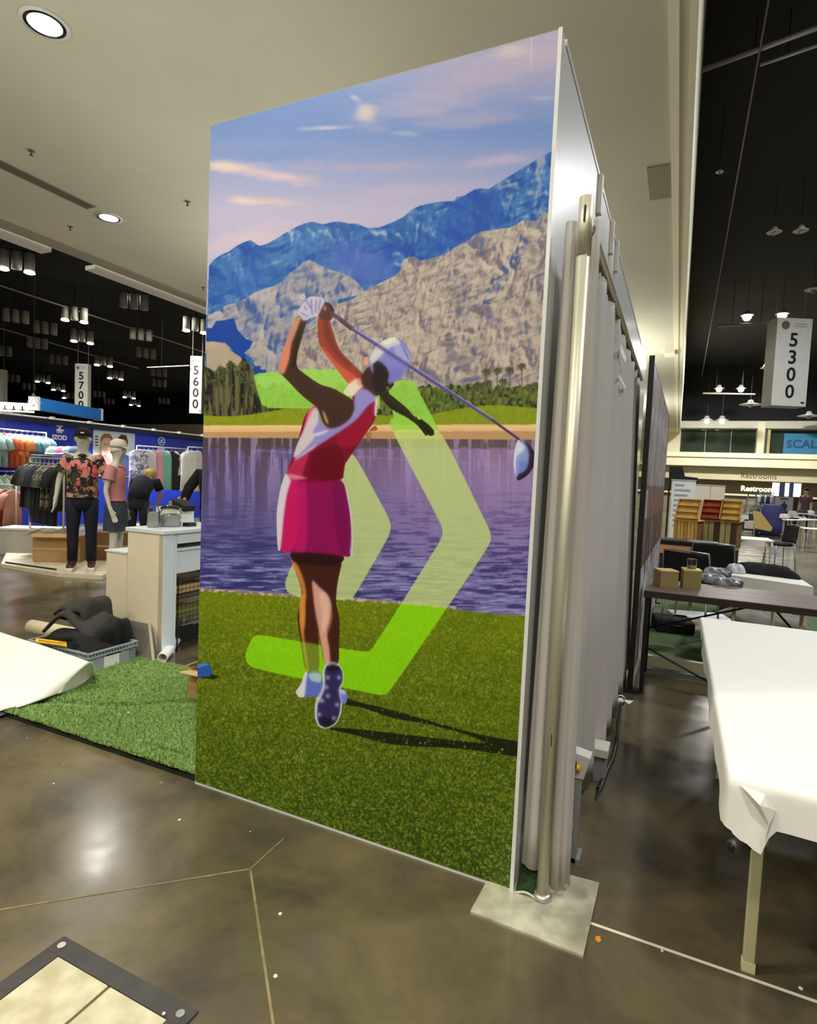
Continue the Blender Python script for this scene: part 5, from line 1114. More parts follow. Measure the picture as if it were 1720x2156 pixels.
rack_row(B0, B1, [((176, 206, 190), 'mint'), ((150, 186, 160), 'green'), ((190, 216, 196), 'pale green'), ((170, 200, 176), 'sage'), ((196, 70, 60), 'crimson'), ((170, 80, 60), 'rust'), ((196, 110, 70), 'copper')], 'shirt', 'on the middle wall rail', 'shirts on the middle left wall rail', R_(8))
C0 = at(-40, 1037, d=10.6); C1 = at(34, 1035, d=10.4); C0.z = C1.z = 1.0
rack('low chrome rack at the left frame edge with pink clothes', C0, C1)
rack_row(C0, C1, [((206, 164, 152), 'salmon'), ((206, 196, 196), 'pale grey'), ((206, 160, 152), 'light pink'), ((176, 92, 90), 'rose'), ((196, 134, 124), 'coral')], 'shirt', 'on the low left rack', 'clothes on the low left rack', R_(112), nm='hanging_garment', cat='garment')
D0 = at(64, 967, d=9.1); D1 = at(135, 969, d=8.4); zd = 1.50; D0.z = D1.z = zd
rack('white rack of dark shirts and trousers on the platform left of the mannequin', D0, D1, zlow=.06)
rack_row(D0, D1, [((40, 42, 44), 'black'), ((64, 68, 70), 'charcoal'), ((84, 88, 90), 'dark grey'), ((60, 66, 76), 'slate'), ((52, 58, 68), 'blue grey'), (vor_mat('camo_print', [(60, 64, 58), (140, 140, 120), (90, 94, 84), (170, 170, 150)], 20), 'patterned grey'), (vor_mat('camo_print', [(60, 64, 58)], 20), 'camouflage'), ((40, 44, 50), 'near black')], 'shirt', 'on the platform rack', 'dark shirts on the platform rack', R_(108))
for i in range(4):
    p = D0.lerp(D1, .1 + .2 * i); tag(MB().loft([((p.x, p.y, .50), .07, .035), ((p.x, p.y, .95), .10, .045)], 12, wob=.05).build('hanging_trousers', M_navy, None, True), 'dark trousers hanging below the shirts, %s from left on the platform rack' % ORD[i], 'trousers', 'trousers on the platform rack')
E0 = at(288, 947, d=14.2); E1 = at(392, 953, d=15.0); ze = 1.93; E0.z = E1.z = ze
rack('chrome rack at the right of the blue wall with dresses', E0, E1)
rack_row(E0, E1, [(M_flor2, 'lilac floral'), (M_flor2, 'blue and white floral'), ((226, 226, 230), 'white'), ((232, 130, 170), 'bright pink'), ((236, 170, 190), 'light pink'), ((130, 200, 180), 'turquoise'), ((236, 236, 236), 'plain white'), ((40, 38, 46), 'black'), ((226, 226, 230), 'ivory'), ((30, 30, 36), 'ink black'), ((214, 214, 220), 'silver grey')], ['long', 'long', 'top', 'long', 'long', 'long', 'long', 'long', 'top', 'long', 'long'], 'on the dress rack', 'dresses on the right wall rack', R_(62), nm='hanging_dress', cat='dress')
F0 = at(396, 942, d=14.0); F1 = at(436, 943, d=14.2); F0.z = F1.z = 1.95
rack('short chrome rack beside the mural edge with white tops', F0, F1)
rack_row(F0, F1, [((238, 238, 238), 'white'), ((220, 220, 226), 'off white'), ((60, 60, 66), 'dark grey')], 'long', 'on the short rack by the mural', 'tops on the short rack', R_(50), nm='sleeveless_blouse', cat='blouse')
for i, (u, c, cn) in enumerate([(112, (204, 226, 222), 'pale mint'), (130, (232, 160, 190), 'pink'), (144, (210, 220, 232), 'white'), (158, (120, 140, 170), 'grey blue')]):
    p = at(u, 955, d=11.6); t = thing('baseball_hat', '%s cap on the wall shelf left of the mannequin head' % cn, 'cap', p, 0, 'caps on the wall shelf'); cap_hat(t, (0, 0, 0), .13, cm(c), (.6, -.8))
p = at(135, 957.5, d=11.7); sh = thing('wall_shelf', 'narrow white shelf carrying the caps', 'shelf', p); MB().box((0, 0, -.03), (1.1, .3, .02), rz=R_(60)).build('board', M_white, sh); MB().box((0, 0, -.6), (.8, .04, 1.1), rz=R_(60)).build('back_board', M_blue, sh)
# platform, cartons
pf = thing('platform', 'low white display platform under the mannequin', 'platform', (-8.0, 5.3, 0))
g0 = [at(2, 1187, z=.05), at(120, 1206, z=.05), at(215, 1212, z=.05), at(262, 1190, z=.05), at(140, 1150, z=.05), at(20, 1150, z=.05)]
MB().add([q for q in g0] + [Vector((q.x, q.y, 0)) for q in g0], [(0, 1, 2, 3, 4, 5)] + [(i, (i + 1) % 6, 6 + (i + 1) % 6, 6 + i) for i in range(6)]).build('deck', mat('platform_cream', (226, 214, 186), .5, noise=.03), pf, world=True)
MB().tube([at(12, 1184, z=.06), at(118, 1199, z=.06)], .012, 6).build('edge_strip', M_dark, pf, world=True)
def carton(lab, p, s_, rz, m=M_card, open_=True, lab2=True):
    t = thing('cardboard_box', lab, 'box', p, rz); x, y, z = s_
    MB().box((0, 0, z / 2), (x, y, z)).build('body', m, t)
    MB().box((0, -y / 2 - .001, z / 2), (x, .002, .03)).build('seam_tape', M_cardl, t)
    if open_: MB().box((-x / 2 - .06, 0, z + .03), (.16, y, .006), ry=-.5).build('flap', M_cardl, t); MB().box((0, -y / 2 - .05, z + .01), (x, .12, .006), rx=.3).build('flap', M_cardl, t)
    if lab2: MB().box((x * .32, -y / 2 - .002, z * .3), (.1, .003, .12)).build('shipping_label', M_sign, t)
    return t
p = at(94, 1182, z=.055); carton('large open brown carton under the rack of dark shirts', p + Vector((0, .25, 0)), (.60, .42, .36), R_(38))
p = at(196, 1180, z=.055); carton('brown carton behind the mannequin legs', p + Vector((0, .35, 0)), (.5, .4, .40), R_(38), mat('cardboard_dark', (140, 108, 70), .85), False, False)
p = at(14, 1170, z=0); wc = thing('storage_cabinet', 'low grey white cabinet at the left frame edge', 'cabinet', p + Vector((0, .4, 0)), R_(30)); MB().box((0, 0, .19), (.8, .4, .38)).build('body', M_greyl, wc); MB().box((0, 0, .395), (.84, .44, .03)).build('top', M_white, wc)
# blue header sign and light truss
bh = thing('header_sign', 'bright blue box header above the booth row', 'sign', at(140, 862, d=19)); a = at(72, 857, d=18); b = at(207, 872, d=21)
dv = (b - a); dv.z = 0; L_ = dv.length; rz_ = math.atan2(dv.y, dv.x); mid_ = (a + b) / 2
zz0, zz1 = at(140, 874, d=19.5).z, at(140, 850, d=19.5).z
MB().box((mid_.x, mid_.y, (zz0 + zz1) / 2), (L_ - .1, .3, zz1 - zz0), rz=rz_).build('face', mat('header_blue', (34, 122, 206), .5), bh, world=True)
for q in (a, b): MB().tube([(q.x, q.y, zz1), (q.x, q.y, 10)], .006, 4).build('hoist_cable', M_blackm, bh, world=True)
for q in (a, b): MB().box((q.x, q.y, (zz0 + zz1) / 2), (.1, .32, zz1 - zz0 + .04), rz=rz_).build('end_cap', M_white, bh, world=True)
lt = thing('light_truss', 'white truss with glaring lamps at the left edge above the booth', 'truss', at(30, 855, d=17)); a2 = at(-60, 846, d=16.5); b2_ = at(72, 853, d=17.8)
MB().tube([a2, b2_], .05, 6).build('chord', M_white, lt, world=True); MB().tube([a2 - Vector((0, 0, .22)), b2_ - Vector((0, 0, .22))], .04, 6).build('chord', M_white, lt, world=True)
for i in range(7):
    q = a2.lerp(b2_, (i + .5) / 7); MB().lathe([(0, .07), (.09, .04), (.09, -.05), (0, -.07)], q - Vector((0, .1, .1)), 10).build('lamp', M_lamp, lt, True, world=True)
ap = at(70, 828, d=17.5)
for q in (at(56, 848, d=17.5), at(66, 848, d=17.4), at(78, 850, d=17.6), at(88, 850, d=17.5)): MB().tube([ap, q], .006, 4).build('sling', M_grey, lt, world=True)
MB().tube([ap, Vector((ap.x, ap.y, 9.99))], .004, 4).build('hoist_cable', M_blackm, lt, world=True)

# ================================================================ AISLE SIGNS
def aisle(num, uTL, vTL, uTR, vTR, uB, vB, depth, lab, side=1):
    TL = at(uTL, vTL, d=depth); TR = at(uTR, vTR, d=depth); BL = at(uB, vB, d=depth); w_ = (TR - TL).length * .98; h_ = TL.z - BL.z
    right = (TR - TL); right.z = 0; right.normalize(); c = TL + right * w_ / 2; c.z = BL.z
    t = thing('aisle_sign', lab, 'sign', c, math.atan2(right.y, right.x)); dp = w_ * .45
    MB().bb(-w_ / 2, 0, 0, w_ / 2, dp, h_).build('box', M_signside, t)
    MB().bb(-w_ / 2 + .01, -.02, .01, w_ / 2 - .01, -.002, h_ - .01).build('face', M_sign, t)
    n = len(num)
    for i, ch_ in enumerate(num): lettering('digit', ch_, h_ * .215, M_ink, t, (0, -.024, h_ * (.745 - .195 * i)), (1, 0, 0), (0, 0, 1), .003, bold=h_ * .004)
    MB().prism([(w_ * .12 * math.cos(q * .5236), w_ * .12 * math.sin(q * .5236)) for q in range(12)], (-w_ * .26, -.022, h_ * .915), (1, 0, 0), (0, 0, 1), (0, -1, 0), .003).build('emblem', mat('emblem_grey', (120, 104, 92), .6), t)
    for q in range(2): MB().bb(-w_ * .02, -.025, h_ * (.90 + .025 * q), w_ * .34, -.021, h_ * (.912 + .025 * q)).build('small_print', mat('pale_ink', (186, 184, 176), .6), t)
    MB().bb(w_ * .34, -.025, h_ * .035, w_ * .44, -.021, h_ * .055).build('small_print', M_ink, t)
    for s_ in (-1, 1): MB().tube([(s_ * w_ * .4, dp / 2, h_), (s_ * w_ * .4, dp / 2, 10 - c.z)], .012, 4).build('cable', M_grey, t)
    return t
aisle('5300', 1637, 668, 1713, 665, 1619, 852, 20, 'white hanging aisle sign reading 5300 in the right hall')
aisle('5600', 401, 749, 427, 747, 393, 869, 30, 'white hanging aisle sign reading 5600 by the mural')
aisle('5700', 158, 765, 186, 763, 156, 868, 34, 'white hanging aisle sign reading 5700 above the blue booth')
aisle('5800', -25, 776, 7, 776, -27, 862, 36, 'white hanging aisle sign cut off by the left frame edge')
sb = thing('sign_bar', 'thin pale bar holding the 5600 sign', 'bar', at(370, 773, d=29.9)); MB().tube([at(310, 774, d=29.9), at(398, 770, d=29.9)], .03, 5).build('bar', M_greyl, sb, world=True); q = at(340, 773, d=29.9); MB().tube([q, (q.x, q.y, 10)], .006, 4).build('hoist_cable', M_blackm, sb, world=True)
# ================================================================ CEILING FIXTURES
for i, (x, y) in enumerate(DL):
    nm_ = ['glowing round downlight above the blue booth wall', 'large glowing round downlight at the upper left', 'round downlight above the aisle centre', 'round downlight behind the viewer left', 'round downlight behind the viewer right', 'round downlight left of the aisle', 'round downlight farthest behind the viewer'][i]
    t = thing('downlight', nm_, 'light', (x, y, SOF_Z), 0); MB().lathe([(.21, -.014), (.21, 0.0), (.175, -.002), (.175, -.014)], (0, 0, 0), 24).build('ring', M_white, t, True)
    MB().lathe([(.18, -.010), (.0, -.03)], (0, 0, 0), 24).build('lens', M_lampw, t, True)
sl = thing('ceiling_slot', 'long grey air slot set into the beige ceiling', 'vent', (-8.72, 3, SOF_Z)); y1_ = at(190, 438, z=SOF_Z).y
MB().bb(-8.83, -1.0, SOF_Z - .006, -8.62, y1_, SOF_Z).build('grille', mat('slot_grey', (104, 98, 76), .8), sl, world=True)
for s_ in (-8.835, -8.62): MB().bb(s_, -1.0, SOF_Z - .014, s_ + .012, y1_, SOF_Z).build('edge', M_can, sl, world=True)
for i, (u, v) in enumerate([(395, 424), (148, 477), (66, 317), (428, 605)]):
    p = at(u, v, z=SOF_Z); t = thing('sprinkler', 'small dark sprinkler head in the beige ceiling, ' + ['below the mural top left', 'beside the lower downlight', 'left of the air slot', 'near the mural edge'][i], 'sprinkler', p); MB().lathe([(.035, 0), (.03, -.01), (.01, -.015), (.01, -.06), (.025, -.062), (0, -.066)], (0, 0, 0), 10).build('head', mat('brass_dark', (86, 78, 54), .5), t, True); MB().lathe([(.05, 0), (.05, -.005), (.03, -.006)], (0, 0, 0), 12).build('rose', M_can, t)
# triple canister clusters of the left hall
CL = [(35, 548, 3, 'nearest the left frame edge top'), (282, 634, 0, 'unlit, high left of the mural edge'), (33, 665, 0, 'unlit, by left frame edge'), (157, 660, 3, 'glaring, left of centre'), (173, 707, 3, 'lit, below the glaring cluster'), (411, 683, 3, 'lit, beside the mural edge'), (297, 704, 0, 'unlit, on the upper conduit'), (307, 743, 0, 'unlit, below the upper conduit'),
      (78, 722, 0, 'unlit, on the lower conduit left'), (123, 757, 0, 'unlit, left of the 5700 sign top'), (218, 759, 3, 'lit, right of the 5700 sign top'), (243, 788, 3, 'lit, right of the 5700 sign'), (90, 796, 3, 'lit, left of the 5700 sign'), (123, 814, 3, 'lit, left beside the 5700 digits'), (334, 783, 0, 'unlit, left of the 5600 sign'), (335, 806, 0, 'unlit, lower left of the 5600 sign'),
      (272, 830, 3, 'lit, between the aisle signs'), (284, 847, 3, 'lit, low between the aisle signs'), (144, 832, 1, 'one lamp lit, low left of the 5700 sign'), (209, 830, 0, 'unlit, low right of the 5700 sign'), (229, 845, 0, 'unlit, just above the blue header'), (26, 796, 0, 'unlit, by the cut-off aisle sign'), (61, 814, 0, 'unlit, above the light truss'), (345, 844, 0, 'unlit, above the beige partition'), (4, 738, 1, 'one lamp lit, at left frame edge'), (235, 861, 1, 'one lamp lit, lowest above the header'), (95, 690, 0, 'dark, between the two conduits')]
def cluster_mesh():
    a_ = MB().lathe([(.17, 0), (.17, .62), (.15, .64), (0, .64)], (0, 0, 0), 14)
    return a_
CAN = cluster_mesh()
can_me = None; lens_me = None; lens_off = None
M_lampoff = mat('lens_off', (150, 148, 136), .4)
for (u, v, lit, lab) in CL:
    p = at(u, v, z=8.7); t = thing('ceiling_light', 'triple canister ceiling light, ' + lab, 'light', p, R_(46 + random.uniform(-5, 5)))
    for q in range(3):
        lp = ((q - 1) * .42, (q - 1) * -.05, -.3 - .02 * q)
        if can_me is None: o = CAN.build('canister', M_can, t, True); can_me = o.data
        else: o = bpy.data.objects.new('canister', can_me); C.objects.link(o); o.parent = t
        o.location = lp
        on = (lit == 3 and q != 1) or (lit == 1 and q == 0)
        if on:
            if lens_me is None: l_ = MB().lathe([(.16, 0), (.19, -.07), (.12, -.1), (0, -.11)], (0, 0, 0), 12).build('lens', M_lamp, o, True); lens_me = l_.data
            else: l_ = bpy.data.objects.new('lens', lens_me); C.objects.link(l_); l_.parent = o
        else:
            if lens_off is None: l_ = MB().lathe([(.16, -.002), (0, -.004)], (0, 0, 0), 12).build('lens', M_lampoff, o, True); lens_off = l_.data
            else: l_ = bpy.data.objects.new('lens', lens_off); C.objects.link(l_); l_.parent = o
    MB().bb(-.6, -.03, .34, .6, .03, .38).build('bracket', M_blackm, t); MB().tube([(0, 0, .36), (0, 0, 10 - p.z)], .02, 5).build('stem', M_blackm, t)
M_cond = mat('conduit_grey', (150, 146, 130), .5)
for i, (q0_, q1_) in enumerate([((0, 601), (432, 742)), ((0, 691), (290, 775))]):
    a = at(*q0_, z=8.95); b = at(*q1_, z=8.95); d = (a - b); a = a + d * .3; t = thing('conduit', ['upper', 'lower'][i] + ' thin pale conduit across the dark left hall ceiling', 'pipe', (a + b) / 2); MB().tube([a, b], .045, 6).build('pipe', M_cond, t, True, world=True)
    for q in range(5): p = a.lerp(b, (q + .5) / 5); MB().tube([p, (p.x, p.y, 10)], .012, 4).build('hanger_rod', M_blackm, t, world=True)
# right hall
for i, (u, v, s_, kind, lab) in enumerate([(1573, 664, .6, 1, 'glaring, upper left of the 5300 sign'), (1647, 661, .6, 1, 'glaring, at the top of the 5300 sign'), (1514, 818, .7, 1, 'small and bright, left, lower row'), (1560, 818, .7, 1, 'small and bright, right, lower row'), (1630, 489, .45, 0, 'unlit oval left, above the 5300 sign'), (1686, 486, .45, 0, 'unlit oval right, above the 5300 sign'), (1580, 852, 1.5, 0, 'wide reflector left of the 5300 sign foot'), (1612, 775, .6, 0, 'half hidden behind the 5300 sign'), (1703, 876, 1.5, 0, 'wide reflector below the 5300 sign'), (1488, 885, 1.0, 1, 'tiny, left above the mezzanine window'), (1520, 885, 1.0, 1, 'tiny, right above the mezzanine window'), (1515, 362, .2, 0, 'small dim one high in the dark ceiling'), (1713, 610, .7, 0, 'cut by the right frame edge'), (1471, 91, .12, 0, 'small pale one beside the cream bulkhead')]):
    zc = 7.7 if u == 1612 else 9.0 if u == 1713 else (8.6 if v < 870 else 7.2)
    p = at(u, v, z=zc)
    if p.y > 43 or p.y < 0: p = at(u, v, y=42.8 if v > 870 else 41.0)
    t = thing('high_bay_light', 'high bay light, ' + lab, 'light', p)
    g_ = min(1, s_ * 1.1); MB().lathe([(.0, .30 * g_), (.12 * g_, .28 * g_), (.2 * g_, .1 * g_), (.42 * s_, 0), (.40 * s_, -.01), (.18 * g_, .06 * g_), (0, .08 * g_)], (0, 0, 0), 20).build('reflector', mat('reflector_pale', (190, 190, 184), .35, noise=.03), t, True)
    b__ = 1.0 if kind else g_ * .8; MB().lathe([(0, .02), (.14 * b__, -.02), (.17 * b__, -.1 * b__), (.1 * b__, -.2 * b__), (0, -.22 * b__)], (0, 0, 0), 12).build('bulb', M_lamp if kind else M_can, t, True)
    MB().tube([(0, 0, .3), (0, 0, max(.4, 10 - p.z))], .008, 4).build('stem', M_blackm, t)
def rod(nm, lab, cat, a, b, r, m):
    a = Vector(a); b = Vector(b); t = thing(nm, lab, cat, (a + b) / 2); MB().tube([a, b], r, 6).build('pipe', m, t, True, world=True)
    for q in (.25, .75): p = a.lerp(b, q); MB().tube([p, (p.x, p.y, 10)], .012, 4).build('hanger_rod', M_blackm, t, world=True)
rod('conduit', 'thick pale pipe crossing the dark right hall ceiling', 'pipe', at(1472, 150, z=9.4), at(1472, 150, z=9.4) + (at(1720, 58, z=9.4) - at(1472, 150, z=9.4)) * 2, .05, mat('pipe_bright', (196, 200, 210), .3, .3))
rod('conduit', 'second pipe just below the thick pipe in the right hall', 'pipe', at(1600, 137, z=9.2), at(1600, 137, z=9.2) + (at(1720, 96, z=9.2) - at(1600, 137, z=9.2)) * 2, .03, mat('pipe_bright', (196, 200, 210), .3, .3))
ca_ = at(1621, 0, z=9.3); rod('cable_run', 'thin dark cable running along the right hall ceiling', 'cable', ca_ + Vector((-.05, -6, 0)), at(1462, 880, z=9.3), .018, M_cond)
rod('conduit', 'thin pipe left of the glaring lamps in the right hall', 'pipe', at(1512, 686, z=8.2), at(1632, 680, z=8.2), .05, M_cond)
rod('conduit', 'thin pipe below the lower row of lamps in the right hall', 'pipe', at(1480, 828, y=40), at(1590, 830, y=40), .05, M_cond)

# ================================================================ RIGHT SIDE: WHITE TABLE
TBX0, TBX1, TBY0, TBY1, TBZ = .165, .93, 1.63, 3.66, .735
tb_ = thing('folding_table', 'long folding table with cream metal legs under the white cloth', 'table', ((TBX0 + TBX1) / 2, (TBY0 + TBY1) / 2, 0))
MB().bb(TBX0 + .01, TBY0 + .01, TBZ - .03, TBX1 - .01, TBY1 - .01, TBZ - .004).build('tabletop', mat('table_top', (200, 190, 160), .6), tb_, world=True, bevel=.005)
M_leg = mat('leg_cream', (206, 200, 158), .45, .1, noise=.04)
for (x, y) in ((.288, 2.0), (.81, 2.0), (.288, 3.3), (.81, 3.3)):
    lg = MB().bb(x - .016, y - .012, .0, x + .016, y + .012, TBZ - .03).build('leg', M_leg, tb_, world=True, bevel=.003)
    MB().bb(x - .018, y - .014, 0, x + .018, y + .014, .03).build('foot', mat('leg_foot', (222, 216, 170), .5), lg, world=True)
for y in (2.0, 3.3): MB().bb(.29, y - .008, .62, .81, y + .008, .645).build('crossbar', M_leg, tb_, world=True)
for (y, s_) in ((2.0, 1), (3.3, -1)): MB().tube([(.31, y, .40), (.33, y + .03 * s_, .50), (.52, y + .34 * s_, .70)], .008, 6).build('brace', M_steel, tb_, True, world=True)
MB().bb(.262, 2.06, .37, .30, 2.10, .42).build('lock_ring', mat('ring_grey', (90, 90, 88), .4, .5), tb_, world=True, bevel=.01)
# cloth
M_tc = mat('tablecloth_white', (238, 236, 228), .7, noise=.008, spec=.25)
cl = thing('tablecloth', 'white vinyl cloth draped over the long table in the right foreground', 'tablecloth', ((TBX0 + TBX1) / 2, (TBY0 + TBY1) / 2, TBZ))
def interp(x, xs, ys):
    if x <= xs[0]: return ys[0]
    for i in range(1, len(xs)):
        if x <= xs[i]: t = (x - xs[i - 1]) / (xs[i] - xs[i - 1]); t = t * t * (3 - 2 * t); return ys[i - 1] * (1 - t) + ys[i] * t
    return ys[-1]
# perimeter walk: far-left corner, down the left side, round the near corner, along the near side, up the right side, far side
path = []; rc = .014
def P_(x, y, nx, ny, drop, bulge): path.append((x, y, nx, ny, drop, bulge))
N = 70
for i in range(N):
    y = TBY1 - (TBY1 - TBY0 - rc) * i / (N - 1) - (0 if i else 0.0); y = min(y, TBY1 - rc)
    P_(TBX0, y, -1, 0, interp(y, [1.62, 1.75, 1.95, 2.3, 2.8, 3.3, 3.66], [.118, .118, .108, .088, .065, .045, .035]), .004 * math.sin(y * 9) + .002 * math.sin(y * 23))
for i in range(1, 8): an = math.pi + i * math.pi / 16; P_(TBX0 + rc + rc * math.cos(an), TBY0 + rc + rc * math.sin(an), math.cos(an), math.sin(an), .118 + .008 * i / 8, .0)
for i in range(50):
    x = TBX0 + rc + (TBX1 - TBX0 - 2 * rc) * i / 49
    P_(x, TBY0, 0, -1, interp(x, [.165, .20, .240, .243, .262, .40, .93], [.126, .142, .158, .158, .098, .100, .105]), interp(x, [.165, .21, .235, .25, .3, .95], [.0, .010, .020, .004, .001, .003]) + .002 * math.sin(x * 21))
for i in range(1, 8): an = 1.5 * math.pi + i * math.pi / 16; P_(TBX1 - rc + rc * math.cos(an), TBY0 + rc + rc * math.sin(an), math.cos(an), math.sin(an), .12, .0)
for i in range(30): P_(TBX1, TBY0 + rc + (TBY1 - TBY0 - 2 * rc) * i / 29, 1, 0, .10, .006 * math.sin(i * 1.3))
for i in range(1, 8): an = i * math.pi / 16; P_(TBX1 - rc + rc * math.cos(an), TBY1 - rc + rc * math.sin(an), math.cos(an), math.sin(an), .10, .0)
for i in range(20): P_(TBX1 - rc - (TBX1 - TBX0 - 2 * rc) * i / 19, TBY1, 0, 1, .08, .004 * math.sin(i))
for i in range(1, 8): an = math.pi / 2 + i * math.pi / 16; P_(TBX0 + rc + rc * math.cos(an), TBY1 - rc + rc * math.sin(an), math.cos(an), math.sin(an), .06, .0)
V_ = []; F_ = []; rows = 9; n_ = len(path); zt_ = TBZ + .006
for (x, y, nx, ny, dr, bu) in path:
    for r in range(rows):
        if r == 0: V_.append((x - nx * .006, y - ny * .006, zt_))
        elif r == 1: V_.append((x + nx * .002, y + ny * .002, zt_ - .003))
        else:
            t = (r - 1) / (rows - 2); V_.append((x + nx * (.005 + .004 * t + bu * t), y + ny * (.005 + .004 * t + bu * t), zt_ - .003 - dr * t))
for i in range(n_):
    j_ = (i + 1) % n_
    for r in range(rows - 1): F_.append((i * rows + r, j_ * rows + r, j_ * rows + r + 1, i * rows + r + 1))
F_.append(tuple(i * rows for i in range(n_)))
o = MB().add(V_, F_).build('cloth', M_tc, cl, True, world=True); o.data.polygons[len(F_) - 1].use_smooth = False
MB().add([(TBX0 + .02, TBY0 - .008, TBZ - .002), (TBX0 + .062, TBY0 - .034, TBZ - .03), (TBX0 + .085, TBY0 - .026, TBZ - .075), (TBX0 + .078, TBY0 - .012, TBZ - .15), (TBX0 + .10, TBY0 - .010, TBZ - .045), (TBX0 + .075, TBY0 - .009, TBZ - .012)], [(0, 1, 5), (1, 2, 4, 5), (2, 3, 4)]).build('corner_pleat', M_tc, cl, solid=.0012, world=True)
rk = thing('table_clamp', 'grey clamp roll under the cloth corner', 'clamp', at(1555, 1780, y=1.9)); MB().tube([(-.02, -.02, 0), (.02, .02, 0)], .02, 12).build('roll', mat('ring_grey', (90, 90, 88), .4, .5), rk, True)
MB().tube([(-.022, -.022, 0), (-.02, -.02, 0)], .012, 12).build('core', M_dark, rk, True)

# ================================================================ BANNER IN BLACK FRAME
bf = thing('framed_banner', 'tall photo banner in a black frame behind the grey drape', 'banner', (-.2, 6, 0))
n0, f0 = Vector((-.218, 4.38, 0)), Vector((-.165, 7.9, 0)); ht = 2.36
def seg(a, b, w_=.02): return MB().tube([a, b], w_, 4)
MB().bb(n0.x - .018, n0.y - .02, 0, n0.x + .018, n0.y + .02, ht).build('post', M_blackm, bf, world=True)
MB().bb(f0.x - .012, f0.y - .015, 0, f0.x + .012, f0.y + .015, ht).build('post', M_blackm, bf, world=True)
MB().tube([n0 + Vector((0, 0, ht - .02)), f0 + Vector((0, 0, ht - .02))], .014, 4).build('top_rail', M_dark, bf, world=True)
MB().tube([n0 + Vector((0, 0, .10)), f0 + Vector((0, 0, .10))], .012, 4).build('bottom_rail', M_dark, bf, world=True)
for p in (n0, f0): MB().bb(p.x - .10, p.y - .03, 0, p.x + .06, p.y + .06, .02).build('foot', M_dark, bf, world=True)
def paint_banner():
    W, H = 420, 300; X, Y = np.meshgrid(np.arange(W) * 1.0, H - 1 - np.arange(H) * 1.0); A = Art(X.astype(np.float32), Y.astype(np.float32)); n = fbm(X / 22, Y / 22, 4, 3); n2 = fbm(X / 6, Y / 14, 3, 8)
    A.img[:] = np.stack([138 + 30 * n, 130 + 28 * n, 128 + 30 * n], -1)
    A.put((n2 > .6) & (Y < 130), (206, 200, 196), .55); A.put((n2 < .4) & (Y < 130), (96, 88, 92), .5)
    A.put(Y > 112 + 6 * n, np.stack([112 + 20 * n, 88 + 16 * n, 80 + 14 * n], -1)); A.put((Y > 112) & (n2 > .64), (180, 140, 120), .35); A.put((Y > 112) & (n2 < .36), (60, 44, 46), .6)
    A.put(Y > 196 + .0 * n, np.stack([150 + 50 * n, 146 + 50 * n, 150 + 46 * n], -1)); A.put((Y > 200) & (n2 > .55), (220, 220, 216), .6); A.put((Y > 200) & (n2 < .42), (80, 76, 84), .6)
    for i in range(26): A.put([(8 + i * 15, 30 + 12 * math.sin(i)), (16 + i * 15, 24 + 12 * math.sin(i)), (14 + i * 15, 52 + 12 * math.sin(i * 2)), (9 + i * 15, 50)], (214, 208, 202), .6)
    A.put([(20, 120), (44, 120), (44, 148), (20, 148)], (220, 214, 204), .8); A.line([(26, 120), (26, 140)], 3, (50, 40, 40)); A.line([(36, 124), (36, 146)], 3, (50, 40, 40)); A.dot(150, 140, 5, (200, 60, 66))
    for x, h in ((70, 60), (110, 50), (190, 64), (240, 48), (300, 60), (350, 50)): A.dot(x, 140, 7, (150, 106, 86)); A.put([(x - 10, 150), (x + 10, 150), (x + 8, 150 + h), (x - 8, 150 + h)], (54, 50, 62), .8)
    return A.img
off = Vector((.012, 0, 0))
MB().add([n0 + Vector((.004, .02, .10)), f0 + Vector((.004, -.02, .10)), f0 + Vector((.004, -.02, ht - .03)), n0 + Vector((.004, .02, ht - .03))], [(0, 1, 2, 3)]).build('backing', M_greyl, bf, solid=.006, world=True)
uv_quad('print', n0 + Vector((.010, .02, .10)), f0 + Vector((.010, -.02, .10)), f0 + Vector((.010, -.02, ht - .03)), n0 + Vector((.010, .02, ht - .03)), print_mat('banner_print', to_image('banner', paint_banner(), 0)), bf, world=True)

# ================================================================ WORK TABLE
wt_ = thing('work_table', 'dark topped work table with black crossed legs behind the white table', 'table', (.6, 4.62, 0))
WX0, WX1, WY0, WY1, WZ = -.165, 1.75, 4.37, 4.98, .74
for k_ in range(3):
    y0_ = WY0 + k_ * (WY1 - WY0) / 3; MB().bb(WX0, y0_ + .002, WZ - .03, WX1, y0_ + (WY1 - WY0) / 3 - .002, WZ).build('plank', mat('table_wood', (104, 92, 80), .45, noise=.12, nscale=6, stretch=(.3, 4, 1)), wt_, world=True)
MB().bb(WX0 - .003, WY0 - .012, WZ - .045, WX1, WY0, WZ - .002).build('edge', mat('table_edge', (50, 34, 28), .6), wt_, world=True)
for x in (WX0 + .02, WX1 - .05):
    for y in (WY0 + .03, WY1 - .04): MB().bb(x - .014, y - .014, 0, x + .014, y + .014, WZ - .03).build('leg', M_blackm, wt_, world=True)
MB().tube([(WX0 + .02, WY1 - .04, .35), (.62, WY0 + .3, WZ - .04)], .008, 6).build('brace', M_blackm, wt_, True, world=True)
MB().tube([(WX0 + .02, WY0 + .03, .34), (.55, WY0 + .1, .02)], .008, 6).build('brace', M_blackm, wt_, True, world=True)
MB().tube([(.62, WY0 + .3, WZ - .04), (1.2, WY0 + .3, .06)], .008, 6).build('brace', M_blackm, wt_, True, world=True)
